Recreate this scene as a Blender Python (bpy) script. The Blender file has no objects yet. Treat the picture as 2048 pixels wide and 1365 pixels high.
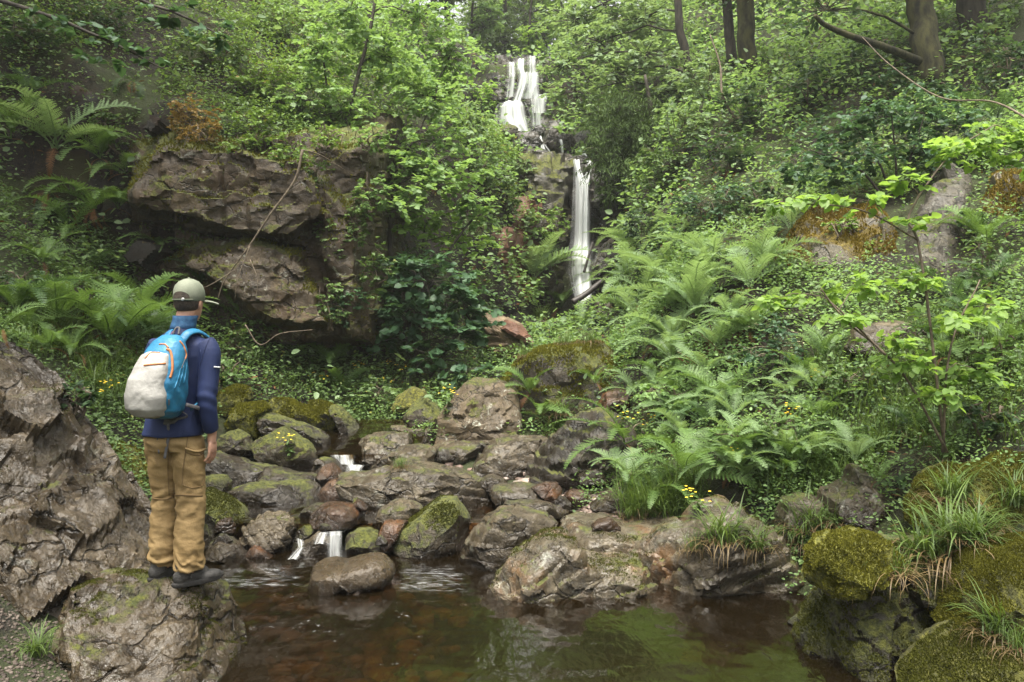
import bpy, bmesh, math, random
import numpy as np
from mathutils import Vector, Matrix
from mathutils.bvhtree import BVHTree

# ------------------------------------------------------------------ camera, sky, sun, exposure
scene = bpy.context.scene
COL = scene.collection
CAM_Z = 2.0
F = 1707.0                      # focal length in photo pixels (photo 2048 x 1365)
TILT = math.atan(72.5 / F)
cam_d = bpy.data.cameras.new("camera")
cam_d.sensor_width = 36.0
cam_d.lens = 36.0 * F / 2048.0
cam_d.clip_start = 0.05
cam_d.clip_end = 2000
cam = bpy.data.objects.new("camera", cam_d)
COL.objects.link(cam)
cam.location = (0, 0, CAM_Z)
cam.rotation_euler = (math.pi / 2 - TILT, 0, 0)
scene.camera = cam

SUN_EL, SUN_AZ = math.radians(76), math.radians(190)   # azimuth from +Y towards +X
world = bpy.data.worlds.new("World")
scene.world = world
world.use_nodes = True
wn = world.node_tree
bg = wn.nodes["Background"]
sky = wn.nodes.new("ShaderNodeTexSky")
sky.sky_type = 'NISHITA'
sky.sun_disc = False
sky.sun_elevation = SUN_EL
sky.sun_rotation = SUN_AZ
sky.dust_density = 6.0
sky.air_density = 1.0
sky.ozone_density = 0.6
hs = wn.nodes.new("ShaderNodeHueSaturation")
hs.inputs["Saturation"].default_value = 0.12
wn.links.new(sky.outputs[0], hs.inputs["Color"])
wn.links.new(hs.outputs[0], bg.inputs[0])
bg.inputs[1].default_value = 0.11
sun_d = bpy.data.lights.new("sun", 'SUN')
sun_d.energy = 2.6
sun_d.angle = math.radians(28)
sun_d.color = (1.0, 0.94, 0.82)
sun = bpy.data.objects.new("sun", sun_d)
COL.objects.link(sun)
sv = Vector((math.sin(SUN_AZ) * math.cos(SUN_EL), math.cos(SUN_AZ) * math.cos(SUN_EL), math.sin(SUN_EL)))
sun.rotation_euler = sv.to_track_quat('Z', 'Y').to_euler()
sun.location = (0, 0, 60)
scene.view_settings.view_transform = 'Standard'
scene.view_settings.look = 'None'
scene.view_settings.gamma = 1.0
scene.view_settings.use_curve_mapping = False
scene.view_settings.exposure = 1.80
scene.render.engine = 'CYCLES'
cy = scene.cycles
cy.max_bounces = 7
cy.diffuse_bounces = 3
cy.glossy_bounces = 2
cy.transmission_bounces = 3
cy.transparent_max_bounces = 10
cy.volume_bounces = 0
cy.use_denoising = True
cy.caustics_reflective = False
cy.caustics_refractive = False
cy.sample_clamp_indirect = 4.0
random.seed(7)
RNG = np.random.default_rng(7)

# ------------------------------------------------------------------ pixel <-> world
ct, st_ = math.cos(TILT), math.sin(TILT)
def ray(px, py):
    cx = (px - 1024.0) / F
    cyy = -(py - 682.5) / F
    # camera looks along +Y tilted down by TILT
    return np.array([cx, ct + cyy * st_, cyy * ct - st_])
def at(px, py, Y):
    d = ray(px, py)
    return np.array([0, 0, CAM_Z]) + d * (Y / d[1])
def project(P):
    P = np.atleast_2d(P)
    x, y, z = P[:, 0], P[:, 1], P[:, 2] - CAM_Z
    dep = y * ct - z * st_
    up = y * st_ + z * ct
    dep = np.where(dep < 0.05, 0.05, dep)
    return 1024 + F * x / dep, 682.5 - F * up / dep, dep

# ------------------------------------------------------------------ noise
def _hash(ix, iy, iz, seed):
    h = (ix.astype(np.int64) * 374761393 + iy.astype(np.int64) * 668265263 + iz.astype(np.int64) * 2147483647 + seed * 1274126177) & 0xFFFFFFFF
    h = ((h ^ (h >> 13)) * 1274126177) & 0xFFFFFFFF
    h = (h ^ (h >> 16)) & 0xFFFFFFFF
    h = (h * 2246822519) & 0xFFFFFFFF
    return ((h ^ (h >> 15)) & 0xFFFFFF) / float(0xFFFFFF)
def vnoise(P, seed=0):
    P = np.asarray(P, float)
    I = np.floor(P).astype(np.int64)
    f = P - I
    u = f * f * f * (f * (f * 6 - 15) + 10)
    out = 0
    for dx in (0, 1):
        wx = u[:, 0] if dx else 1 - u[:, 0]
        for dy in (0, 1):
            wy = u[:, 1] if dy else 1 - u[:, 1]
            for dz in (0, 1):
                wz = u[:, 2] if dz else 1 - u[:, 2]
                out = out + wx * wy * wz * _hash(I[:, 0] + dx, I[:, 1] + dy, I[:, 2] + dz, seed)
    return out * 2 - 1
def fbm(P, octv=4, seed=0, gain=0.5):
    a, s, t = 1.0, 0.0, 0.0
    Q = np.array(P, float)
    for o in range(octv):
        s = s + a * vnoise(Q, seed + o * 17)
        t += a
        a *= gain
        Q = Q * 2.03 + 11.3
    return s / t

# ------------------------------------------------------------------ mesh helpers
def mesh_data(name, V, faces, mat=None, smooth=True, uv=None):
    V = np.asarray(V, np.float32).reshape(-1, 3)
    me = bpy.data.meshes.new(name)
    if not isinstance(faces, (list, tuple)):
        faces = [faces]
    faces = [np.asarray(f, np.int32) for f in faces if len(f)]
    nl = sum(f.size for f in faces)
    npoly = sum(len(f) for f in faces)
    me.vertices.add(len(V))
    me.vertices.foreach_set("co", V.ravel())
    me.loops.add(nl)
    me.loops.foreach_set("vertex_index", np.concatenate([f.ravel() for f in faces]))
    me.polygons.add(npoly)
    tot = np.concatenate([np.full(len(f), f.shape[1], np.int32) for f in faces])
    start = np.concatenate([[0], np.cumsum(tot)[:-1]]).astype(np.int32)
    me.polygons.foreach_set("loop_start", start)
    me.polygons.foreach_set("loop_total", tot)
    if smooth:
        me.polygons.foreach_set("use_smooth", np.ones(npoly, bool))
    if uv is not None:
        l = me.uv_layers.new(name="UVMap")
        idx = np.concatenate([f.ravel() for f in faces])
        l.data.foreach_set("uv", np.asarray(uv, np.float32)[idx].ravel())
    me.update(calc_edges=True)
    me.validate()
    if mat is not None:
        me.materials.append(mat)
    return me
def link(o, parent=None):
    COL.objects.link(o)
    if parent is not None:
        o.parent = parent
    return o
def obj(name, V, faces, mat, parent=None, smooth=True, uv=None):
    return link(bpy.data.objects.new(name, mesh_data(name, V, faces, mat, smooth, uv)), parent)
def tag(o, label=None, cat=None, group=None, kind=None):
    if label: o["label"] = label
    if cat: o["category"] = cat
    if group: o["group"] = group
    if kind: o["kind"] = kind
    return o
def empty(name, loc, rz=0, label=None, cat=None, group=None):
    o = link(bpy.data.objects.new(name, None))
    o.location = loc
    o.rotation_euler = (0, 0, rz)
    o.empty_display_size = 0.1
    return tag(o, label, cat, group)
def join(parts):
    """[(V, [faces])] -> one V, faces list (quads and tris kept apart)."""
    Vs, by, off = [], {}, 0
    for V, fs in parts:
        V = np.asarray(V, float).reshape(-1, 3)
        Vs.append(V)
        for f in (fs if isinstance(fs, (list, tuple)) else [fs]):
            f = np.asarray(f, np.int64)
            if len(f):
                by.setdefault(f.shape[1], []).append(f + off)
        off += len(V)
    return np.concatenate(Vs), [np.concatenate(v) for v in by.values()]
def normals_of(V, faces):
    N = np.zeros_like(V)
    for f in faces:
        a, b, c = V[f[:, 0]], V[f[:, 1]], V[f[:, 2]]
        n = np.cross(b - a, c - a)
        if f.shape[1] == 4:
            n = n + np.cross(c - a, V[f[:, 3]] - a)
        for k in range(f.shape[1]):
            np.add.at(N, f[:, k], n)
    L = np.linalg.norm(N, axis=1, keepdims=True)
    return N / np.where(L < 1e-12, 1, L)
def grid_faces(nr, nc, closed=False):
    i = np.arange(nr - 1)[:, None]
    j = np.arange(nc if closed else nc - 1)[None, :]
    j2 = (j + 1) % nc
    return np.stack([i * nc + j, i * nc + j2, (i + 1) * nc + j2, (i + 1) * nc + j], -1).reshape(-1, 4)
def smooth_path(pts, n):
    pts = np.asarray(pts, float)
    if len(pts) == 2:
        t = np.linspace(0, 1, n)[:, None]
        return pts[0] * (1 - t) + pts[1] * t
    P = np.vstack([2 * pts[0] - pts[1], pts, 2 * pts[-1] - pts[-2]])
    out = []
    for s in np.linspace(0, len(pts) - 1 - 1e-6, n):
        i = int(s); t = s - i
        p0, p1, p2, p3 = P[i], P[i + 1], P[i + 2], P[i + 3]
        out.append(0.5 * (2 * p1 + (p2 - p0) * t + (2 * p0 - 5 * p1 + 4 * p2 - p3) * t * t + (3 * p1 - p0 - 3 * p2 + p3) * t ** 3))
    return np.array(out)
def tube(pts, rad, sides=6, cap=True, flat=1.0, up=(0, 0, 1)):
    pts = np.asarray(pts, float)
    n = len(pts)
    rad = np.broadcast_to(np.asarray(rad, float), (n,))
    T = np.gradient(pts, axis=0)
    T /= np.maximum(np.linalg.norm(T, axis=1, keepdims=True), 1e-9)
    ref = np.array(up, float)
    b0 = np.cross(T[0], ref)
    if np.linalg.norm(b0) < 0.2: b0 = np.cross(T[0], np.array([1.0, 0.13, 0]))
    B = np.zeros_like(T); B[0] = b0 / np.linalg.norm(b0)
    for i in range(1, n):                       # carry the frame along so the tube never twists
        b = B[i - 1] - T[i] * np.dot(B[i - 1], T[i])
        B[i] = b / max(np.linalg.norm(b), 1e-9)
    C = np.cross(B, T)
    a = np.linspace(0, 2 * np.pi, sides, endpoint=False)
    V = pts[:, None, :] + rad[:, None, None] * (np.cos(a)[None, :, None] * B[:, None, :] + flat * np.sin(a)[None, :, None] * C[:, None, :])
    V = V.reshape(-1, 3)
    fs = [grid_faces(n, sides, True)]
    if cap:
        V = np.vstack([V, pts[0], pts[-1]])
        j = np.arange(sides); j2 = (j + 1) % sides
        fs.append(np.vstack([np.stack([j2, j, np.full(sides, n * sides)], -1),
                             np.stack([(n - 1) * sides + j, (n - 1) * sides + j2, np.full(sides, n * sides + 1)], -1)]))
    return V, fs
def rings(rs, sides=24):
    """rs: list of (cx,cy,cz,rx,ry[,rot]) closed stack of ellipses -> V, faces."""
    a = np.linspace(0, 2 * np.pi, sides, endpoint=False)
    V = []
    for r in rs:
        cx, cyy, cz, rx, ry = r[:5]
        p = r[5] if len(r) > 5 else 2.0
        c, s = np.cos(a), np.sin(a)
        V.append(np.stack([cx + rx * np.sign(c) * np.abs(c) ** (2 / p), cyy + ry * np.sign(s) * np.abs(s) ** (2 / p), np.full(sides, cz)], -1))
    n = len(rs)
    V = np.concatenate(V)
    V = np.vstack([V, [rs[0][0], rs[0][1], rs[0][2]], [rs[-1][0], rs[-1][1], rs[-1][2]]])
    j = np.arange(sides); j2 = (j + 1) % sides
    return V, [grid_faces(n, sides, True), np.vstack([np.stack([j2, j, np.full(sides, n * sides)], -1),
               np.stack([(n - 1) * sides + j, (n - 1) * sides + j2, np.full(sides, n * sides + 1)], -1)])]

# ------------------------------------------------------------------ material helpers
class NT:
    def __init__(s, name):
        s.m = bpy.data.materials.new(name); s.m.use_nodes = True
        s.t = s.m.node_tree; s.t.nodes.clear()
        s.out = s.t.nodes.new("ShaderNodeOutputMaterial")
    def n(s, typ, **kw):
        nd = s.t.nodes.new("ShaderNode" + typ)
        for k, v in kw.items():
            if k in nd.inputs.keys(): s.set(nd.inputs[k], v)
            else: setattr(nd, k, v)
        return nd
    def set(s, sock, v):
        if hasattr(v, "is_output") or isinstance(v, bpy.types.NodeSocket): s.t.links.new(v, sock)
        else: sock.default_value = v
    def mixc(s, fac, a, b, mode='MIX'):
        nd = s.t.nodes.new("ShaderNodeMix"); nd.data_type = 'RGBA'; nd.blend_type = mode
        s.set(nd.inputs[0], fac); s.set(nd.inputs[6], a); s.set(nd.inputs[7], b)
        return nd.outputs[2]
    def math(s, op, a, b=0.0, c=0.0, clamp=False):
        nd = s.t.nodes.new("ShaderNodeMath"); nd.operation = op; nd.use_clamp = clamp
        s.set(nd.inputs[0], a); s.set(nd.inputs[1], b); s.set(nd.inputs[2], c)
        return nd.outputs[0]
    def ramp(s, fac, stops, interp='LINEAR'):
        nd = s.t.nodes.new("ShaderNodeValToRGB"); e = nd.color_ramp.elements
        nd.color_ramp.interpolation = interp
        while len(e) < len(stops): e.new(0.5)
        for el, (p, c) in zip(e, stops):
            el.position = p; el.color = c if len(c) == 4 else (*c, 1)
        s.set(nd.inputs[0], fac)
        return nd.outputs[0]
    def mapr(s, v, a, b, c=0.0, d=1.0, smooth=True):
        nd = s.t.nodes.new("ShaderNodeMapRange")
        if smooth: nd.interpolation_type = 'SMOOTHSTEP'
        s.set(nd.inputs[0], v)
        for i, q in enumerate((a, b, c, d)): s.set(nd.inputs[i + 1], q)
        return nd.outputs[0]
    def noise(s, vec, scale, detail=4, rough=0.55, dist=0.0):
        nd = s.n("TexNoise"); s.set(nd.inputs["Vector"], vec)
        nd.inputs["Scale"].default_value = scale; nd.inputs["Detail"].default_value = detail
        nd.inputs["Roughness"].default_value = rough; nd.inputs["Distortion"].default_value = dist
        return nd.outputs[0]
    def mapping(s, vec, scale=(1, 1, 1), rot=(0, 0, 0), loc=(0, 0, 0)):
        nd = s.n("Mapping"); s.set(nd.inputs[0], vec)
        nd.inputs[1].default_value = loc; nd.inputs[2].default_value = rot; nd.inputs[3].default_value = scale
        return nd.outputs[0]
    def done(s, shader):
        s.t.links.new(shader, s.out.inputs[0]); return s.m
def C4(c): return (c[0], c[1], c[2], 1.0)

def rock_mat(name, c1, c2, c3, moss=0.35, moss_c=((0.035, 0.042, 0.008), (0.11, 0.115, 0.018)), lichen=0.3, rough=0.5, wet_z=None, strata=0.0, bump=0.6, warm=None, sc=1.0):
    m = NT(name)
    geo = m.n("NewGeometry"); pos = geo.outputs["Position"]
    big = m.noise(pos, 1.6 * sc, 5, 0.6)
    mid = m.noise(pos, 7 * sc, 6, 0.65, 0.4)
    fine = m.noise(pos, 42 * sc, 4, 0.7)
    lay = m.noise(m.mapping(pos, (3 * sc, 3 * sc, 16 * sc), (0.25, 0.35, 0.4)), 1.0, 5, 0.6, 0.3)
    col = m.ramp(m.math('ADD', m.math('MULTIPLY', mid, 0.6), m.math('MULTIPLY', big, 0.4)), [(0.33, C4(c1)), (0.5, C4(c2)), (0.68, C4(c3))])
    col = m.mixc(m.mapr(lay, 0.38, 0.62, 0.0, 0.4), col, C4([v * 0.45 for v in c1]))
    col = m.mixc(m.mapr(fine, 0.45, 0.75, 0.0, 0.28), col, C4([min(1, v * 1.5) for v in c3]))
    col = m.mixc(m.mapr(m.noise(pos, 0.7 * sc, 3, 0.5), 0.35, 0.65, 0.45, 0.0), col, C4(c1))
    if warm is not None:
        col = m.mixc(m.mapr(m.noise(pos, 2.3 * sc, 4, 0.6, 0.5), 0.5, 0.66, 0, 0.8), col, C4(warm))
    wv = m.n("VectorMath", operation='ADD'); m.set(wv.inputs[0], m.mapping(pos, (1, 1, 1.7), (0.2, 0.4, 0.1)))
    wn_ = m.n("TexNoise"); m.set(wn_.inputs["Vector"], pos); wn_.inputs["Scale"].default_value = 3.5 * sc; wn_.inputs["Detail"].default_value = 4
    wm = m.n("VectorMath", operation='SCALE'); m.set(wm.inputs[0], wn_.outputs[1]); wm.inputs["Scale"].default_value = 0.42 / sc; m.set(wv.inputs[1], wm.outputs[0])
    vo = m.n("TexVoronoi", feature='DISTANCE_TO_EDGE'); m.set(vo.inputs["Vector"], wv.outputs[0]); vo.inputs["Scale"].default_value = 2.7 * sc
    vc = m.n("TexVoronoi", feature='F1'); m.set(vc.inputs["Vector"], wv.outputs[0]); vc.inputs["Scale"].default_value = 2.7 * sc
    plate = m.n("SeparateColor", Color=vc.outputs["Color"]).outputs[0]
    crack = m.math('MULTIPLY', m.mapr(vo.outputs[0], 0.0, 0.035, 1.0, 0.0), m.mapr(big, 0.42, 0.58))
    col = m.mixc(m.mapr(plate, 0.0, 1.0, 0.42, 0.0), col, C4(c1))
    col = m.mixc(m.math('MULTIPLY', crack, 0.75), col, C4([v * 0.25 for v in c1]))
    pit = m.mapr(m.noise(pos, 24 * sc, 6, 0.72), 0.36, 0.46, 1.0, 0.0)
    col = m.mixc(m.math('MULTIPLY', pit, 0.32), col, C4([v * 0.5 for v in c1]))
    col = m.mixc(1.0, col, C4((1.03, 0.93, 0.69)), 'MULTIPLY')
    if lichen > 0:
        li = m.math('MULTIPLY', m.mapr(m.noise(pos, 9 * sc, 5, 0.75, 0.8), 0.56, 0.66), m.mapr(m.noise(pos, 1.1, 2), 0.42, 0.6))
        col = m.mixc(m.math('MULTIPLY', li, lichen), col, C4((0.36, 0.37, 0.30)))
    nz = m.n("SeparateXYZ", Vector=geo.outputs["Normal"]).outputs[2]
    mm = m.math('ADD', m.math('MULTIPLY', nz, 0.45), m.math('ADD', m.math('MULTIPLY', m.noise(pos, 3.1 * sc, 6, 0.68, 0.3), 1.5), m.math('MULTIPLY', fine, 0.25)))
    thr = 1.75 - moss * 1.35
    mask = m.mapr(mm, thr - 0.09, thr + 0.09)
    mcol = m.mixc(m.mapr(m.noise(pos, 26, 5, 0.7), 0.35, 0.68), C4(moss_c[0]), C4(moss_c[1]))
    col = m.mixc(mask, col, mcol)
    rr = m.mapr(mid, 0.3, 0.7, rough - 0.14, rough + 0.12)
    if wet_z is not None:
        z = m.n("SeparateXYZ", Vector=pos).outputs[2]
        wl = m.n('Attribute', attribute_type='OBJECT', attribute_name='wet_level').outputs['Fac']
        wet = m.mapr(m.math('SUBTRACT', m.math('ADD', z, m.math('MULTIPLY', m.math('SUBTRACT', big, 0.5), -0.35)), wl), 0.0, 0.16, 1.0, 0.0)
        col = m.mixc(m.math('MULTIPLY', wet, 0.72), col, C4((0.016, 0.011, 0.007)))
        rr = m.math('SUBTRACT', rr, m.math('MULTIPLY', wet, rough * 0.55))
    rr = m.math('ADD', rr, m.math('MULTIPLY', mask, 0.95 - rough), clamp=True)
    b1 = m.n("Bump", Strength=bump, Distance=0.03); m.set(b1.inputs["Height"], m.math('ADD', m.math('ADD', mid, m.math('MULTIPLY', plate, 0.5)), m.math('MULTIPLY', crack, -0.9)))
    hf = m.math('ADD', m.math('ADD', fine, m.math('MULTIPLY', pit, -0.5)), m.math('MULTIPLY', mask, m.math('MULTIPLY', m.noise(pos, 85, 3, 0.7), 1.6)))
    b2 = m.n("Bump", Strength=0.8, Distance=0.014); m.set(b2.inputs["Height"], hf); m.set(b2.inputs["Normal"], b1.outputs[0])
    p = m.n("BsdfPrincipled"); m.set(p.inputs["Base Color"], col); m.set(p.inputs["Roughness"], rr); m.set(p.inputs["Normal"], b2.outputs[0])
    p.inputs["Specular IOR Level"].default_value = 0.5
    return m.done(p.outputs[0])

def leaf_mat(name, dark, light, trans=0.35, rough=0.52, spot=None, nscale=1.2, spec=0.35):
    m = NT(name)
    geo = m.n("NewGeometry")
    rnd = geo.outputs["Random Per Island"]
    ns = m.noise(geo.outputs["Position"], nscale, 3, 0.6)
    f = m.math('ADD', m.math('MULTIPLY', rnd, 0.55), m.mapr(ns, 0.3, 0.7, 0.0, 0.5), clamp=True)
    col = m.mixc(f, C4(dark), C4(light))
    if spot is not None:
        col = m.mixc(m.mapr(rnd, 1 - spot[1], 1 - spot[1] + 0.01), col, C4(spot[0]))
    p = m.n("BsdfPrincipled", Roughness=rough); m.set(p.inputs["Base Color"], col)
    p.inputs["Specular IOR Level"].default_value = spec
    tr = m.n("BsdfTranslucent"); m.set(tr.inputs[0], m.mixc(0.5, col, C4((light[0] * 1.5, light[1] * 1.5, light[2] * 0.6))))
    mx = m.n("MixShader"); mx.inputs[0].default_value = trans
    m.t.links.new(p.outputs[0], mx.inputs[1]); m.t.links.new(tr.outputs[0], mx.inputs[2])
    return m.done(mx.outputs[0])

def plain_mat(name, c1, c2=None, scale=6, rough=0.7, bump=0.0, bscale=60, spec=0.4, weave=0.0, stretch=(1, 1, 1)):
    m = NT(name)
    co = m.n("TexCoord").outputs["Object"]
    co = m.mapping(co, stretch)
    col = m.mixc(m.mapr(m.noise(co, scale, 5, 0.6), 0.3, 0.7), C4(c1), C4(c2 or c1))
    p = m.n("BsdfPrincipled", Roughness=rough); m.set(p.inputs["Base Color"], col)
    p.inputs["Specular IOR Level"].default_value = spec
    if bump:
        b = m.n("Bump", Strength=bump, Distance=0.01); m.set(b.inputs["Height"], m.noise(co, bscale, 4, 0.6)); m.set(p.inputs["Normal"], b.outputs[0])
    return m.done(p.outputs[0])
# ------------------------------------------------------------------ the ground: one lofted sheet of cross sections
ST = [
 (-60, [(-120,14),(-20,6),(-6,3),(-4,1.4),(-3,.9),(-1.5,.6),(1.2,.6),(2.0,.7),(3.0,1.2),(6,2.6),(20,7),(120,16)]),
 (-6, [(-120,14),(-9,4.0),(-6,2.4),(-4,1.3),(-2.5,.45),(-1.5,.35),(1.2,.35),(2.0,.4),(2.6,.7),(4.5,1.7),(9,4.2),(120,16)]),
 (3.0, [(-120,14),(-8,3.6),(-5,2.0),(-3.5,1.0),(-2.4,.3),(-1.5,.2),(1.2,.2),(2.2,-.2),(3.4,.2),(5.0,1.4),(9,4.0),(120,16)]),
 (3.7, [(-120,14),(-8,3.5),(-5,2.0),(-3.4,.9),(-2.1,.22),(-1.3,-.4),(1.4,-.4),(2.2,-.3),(3.2,.3),(4.6,1.4),(9,4.2),(120,17)]),
 (5.5, [(-120,14),(-8,3.4),(-5.0,2.1),(-3.6,1.2),(-2.3,.0),(-1.8,-.5),(.5,-.5),(1.9,-.4),(2.5,.2),(4.2,1.6),(9,4.6),(120,18)]),
 (6.6, [(-120,15),(-8,3.6),(-5.2,2.15),(-3.8,1.3),(-2.8,.15),(-2.3,-.3),(-.5,-.3),(.6,-.05),(1.9,.0),(3.0,.8),(9,4.5),(120,19)]),
 (7.3, [(-120,15),(-8.3,3.9),(-5.5,2.3),(-4.1,1.4),(-3.1,.35),(-2.5,.02),(-.7,.04),(.4,.22),(1.3,.38),(3.0,1.1),(9,4.5),(120,19)]),
 (8.5, [(-120,15),(-9,4.2),(-6,2.6),(-4.4,1.5),(-3.3,.5),(-2.5,.10),(-1.2,.12),(.6,.28),(1.2,.45),(2.6,1.25),(8,3.7),(120,19)]),
 (9.7, [(-120,16),(-9,4.6),(-6,2.9),(-4.4,1.8),(-3.3,.8),(-2.3,.32),(-1.5,.32),(.9,.5),(1.5,.8),(2.7,2.0),(8,4.2),(120,19)]),
 (11, [(-120,16),(-9,5.0),(-6,3.2),(-4.6,2.0),(-3.0,1.2),(-2.0,.7),(-1.0,.7),(1.0,.9),(1.7,1.3),(2.8,2.6),(8,4.7),(120,20)]),
 (11.9,[(-120,18),(-9,7.2),(-5.2,4.9),(-2.6,4.1),(-2.1,1.5),(-1.7,.95),(-.8,.95),(1.0,1.05),(1.8,1.5),(2.9,2.9),(8,4.9),(120,20)]),
 (14, [(-120,19),(-9,8.8),(-5.5,6.9),(-2.2,4.9),(-1.2,1.7),(-.8,1.2),(.3,1.2),(1.5,1.4),(2.2,2.6),(3.2,3.7),(8,5.5),(120,21)]),
 (17, [(-120,20),(-9,10.2),(-4.5,7.4),(-.8,5.0),(.1,1.8),(.5,1.5),(1.7,1.5),(2.1,1.9),(2.5,4.2),(4.2,5.8),(10,8),(120,22)]),
 (18.9,[(-120,21),(-9,11.2),(-4,7.8),(-.2,5.2),(.9,2.0),(1.1,1.75),(2.0,1.75),(2.35,2.2),(2.8,4.7),(4.4,6.4),(10.5,8.5),(120,23)]),
 (20.2,[(-120,21),(-9,11.6),(-4,8.1),(-.5,5.7),(.6,5.0),(1.2,4.9),(2.0,4.9),(2.4,5.4),(3.2,6.2),(4.8,7.2),(11,9),(120,23)]),
 (24, [(-120,23),(-10,12.7),(-4.5,9.5),(-1.6,7.0),(-.8,6.1),(0,5.9),(1.8,5.9),(2.2,6.5),(3.3,7.9),(6,9.2),(12,10.8),(120,24)]),
 (27.2,[(-120,24),(-10,13.7),(-5,10.8),(-2.0,8.6),(-1.2,7.4),(-.6,7.1),(1.4,7.1),(2.0,7.8),(3.2,9.2),(6,10.6),(12,12),(120,25)]),
 (29.0,[(-120,24),(-10,14.2),(-5,12),(-1.7,10.6),(-1.0,10.2),(-.6,10.05),(1.1,10.05),(1.6,10.5),(3.2,11.2),(6,12),(12,13.5),(120,26)]),
 (36, [(-120,26),(-10,16.5),(-5,14.5),(-1.6,12.0),(-1.0,11.4),(-.6,11.1),(1.1,11.1),(1.6,11.7),(3.2,13.0),(6,14.2),(12,16),(120,28)]),
 (55, [(-120,30),(-12,20),(-6,18),(-2,15.8),(-1.0,15.2),(-.6,15),(1.1,15),(1.8,15.5),(4,16.5),(8,18),(14,20),(120,31)]),
 (110,[(-120,36),(-14,29),(-8,28),(-4,27.2),(-1.0,27),(-.6,27),(1.1,27),(2,27),(5,27.5),(10,28),(16,29),(120,36)]),
]
SY = np.array([s[0] for s in ST], float)
SP = np.array([s[1] for s in ST], float)          # (station, point, 2)
def t_profile(y):
    i = np.clip(np.searchsorted(SY, y) - 1, 0, len(SY) - 2)
    t = (y - SY[i]) / (SY[i + 1] - SY[i])
    t = t * t * (3 - 2 * t) * 0.5 + t * 0.5
    return SP[i] * (1 - t) + SP[i + 1] * t
rows = np.concatenate([np.linspace(-60, 2, 16), np.linspace(2.2, 16, 150), np.linspace(16.1, 31, 120), np.linspace(31.5, 60, 40), np.linspace(62, 110, 16)])
seg = [7, 12, 16, 16, 14, 14, 14, 14, 16, 20, 8]
ucols = np.concatenate([np.linspace(k, k + 1, s, endpoint=False) for k, s in enumerate(seg)] + [[11.0]])
TV = np.zeros((len(rows), len(ucols), 3))
for r, y in enumerate(rows):
    p = t_profile(y)
    TV[r, :, 0] = np.interp(ucols, np.arange(12), p[:, 0])
    TV[r, :, 1] = y
    TV[r, :, 2] = np.interp(ucols, np.arange(12), p[:, 1])
TU = np.broadcast_to(ucols[None, :], TV.shape[:2]).reshape(-1).copy()
TV = TV.reshape(-1, 3)
TF = grid_faces(len(rows), len(ucols))
TN = normals_of(TV, [TF])
amp = np.clip((np.abs(TU - 5.5) - 0.3) / 1.4, 0.12, 1.0) * np.clip(TV[:, 1] / 14, 0.35, 1.3)
TV = TV + TN * (fbm(TV * 0.55, 4, 3) * 0.38 * amp)[:, None] + TN * (fbm(TV * 2.2, 4, 5) * 0.13 * amp)[:, None]
TN = normals_of(TV, [TF])

m = NT("soil")
geo = m.n("NewGeometry"); pos = geo.outputs["Position"]
n1 = m.noise(pos, 1.3, 5, 0.6); n2 = m.noise(pos, 11, 5, 0.7); n3 = m.noise(pos, 48, 5, 0.75)
nz = m.n("SeparateXYZ", Vector=geo.outputs["Normal"]).outputs[2]
col = m.ramp(n2, [(0.3, (0.010, 0.007, 0.004)), (0.5, (0.03, 0.019, 0.010)), (0.7, (0.065, 0.04, 0.022))])
gm = m.mapr(m.math('ADD', n1, m.math('MULTIPLY', nz, 0.25)), 0.55, 0.75)
col = m.mixc(m.mapr(n3, .42, .6, .8, 0), col, C4((0.004, 0.003, 0.002)))
col = m.mixc(gm, col, m.mixc(n3, C4((0.02, 0.03, 0.006)), C4((0.06, 0.075, 0.015))))
col = m.mixc(m.mapr(m.noise(pos, 0.9, 4, 0.6), 0.55, 0.68, 0, 0.5), col, C4((0.05, 0.03, 0.009)))
b = m.n("Bump", Strength=1.0, Distance=0.10); m.set(b.inputs["Height"], m.math('ADD', n2, m.math('MULTIPLY', n3, 0.5)))
p = m.n("BsdfPrincipled", Roughness=0.9); m.set(p.inputs["Base Color"], col); m.set(p.inputs["Normal"], b.outputs[0])
SOIL = m.done(p.outputs[0])
terrain = obj("terrain", TV, [TF], SOIL)
tag(terrain, "dark soil and moss of the steep sided woodland gorge", "terrain", kind="structure")
TBVH = BVHTree.FromPolygons([tuple(v) for v in TV], [tuple(f) for f in TF])
def hit(px, py, y0=2.5):
    d = Vector(ray(px, py)).normalized()
    o = Vector((0, 0, CAM_Z)) + d * (y0 / d.y)
    loc, nor, idx, dist = TBVH.ray_cast(o, d)
    if loc is None: return None, None
    return np.array(loc), np.array(nor if nor.z > 0 else -nor)
def drop(x, y):
    loc, nor, idx, dist = TBVH.ray_cast(Vector((x, y, 60)), Vector((0, 0, -1)))
    return loc.z if loc is not None else 0.0
# ------------------------------------------------------------------ rocks
ROCK_GREY = rock_mat("rock_grey", (0.021, 0.017, 0.012), (0.074, 0.062, 0.047), (0.18, 0.158, 0.126), moss=0.27, lichen=0.45, rough=0.42, wet_z=0.05)
ROCK_DARK = rock_mat("rock_dark", (0.010, 0.008, 0.006), (0.028, 0.023, 0.017), (0.075, 0.064, 0.050), moss=0.34, lichen=0.25, rough=0.40, wet_z=0.15)
ROCK_MOSSY = rock_mat("rock_mossy", (0.013, 0.010, 0.006), (0.042, 0.034, 0.023), (0.11, 0.095, 0.07), moss=0.52, lichen=0.45, rough=0.5, wet_z=0.08)
ROCK_MOSSIEST = rock_mat("rock_moss_covered", (0.012, 0.011, 0.009), (0.035, 0.032, 0.025), (0.09, 0.085, 0.065), moss=0.80, moss_c=((0.035, 0.038, 0.006), (0.155, 0.150, 0.018)), lichen=0.1, rough=0.6)
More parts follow.
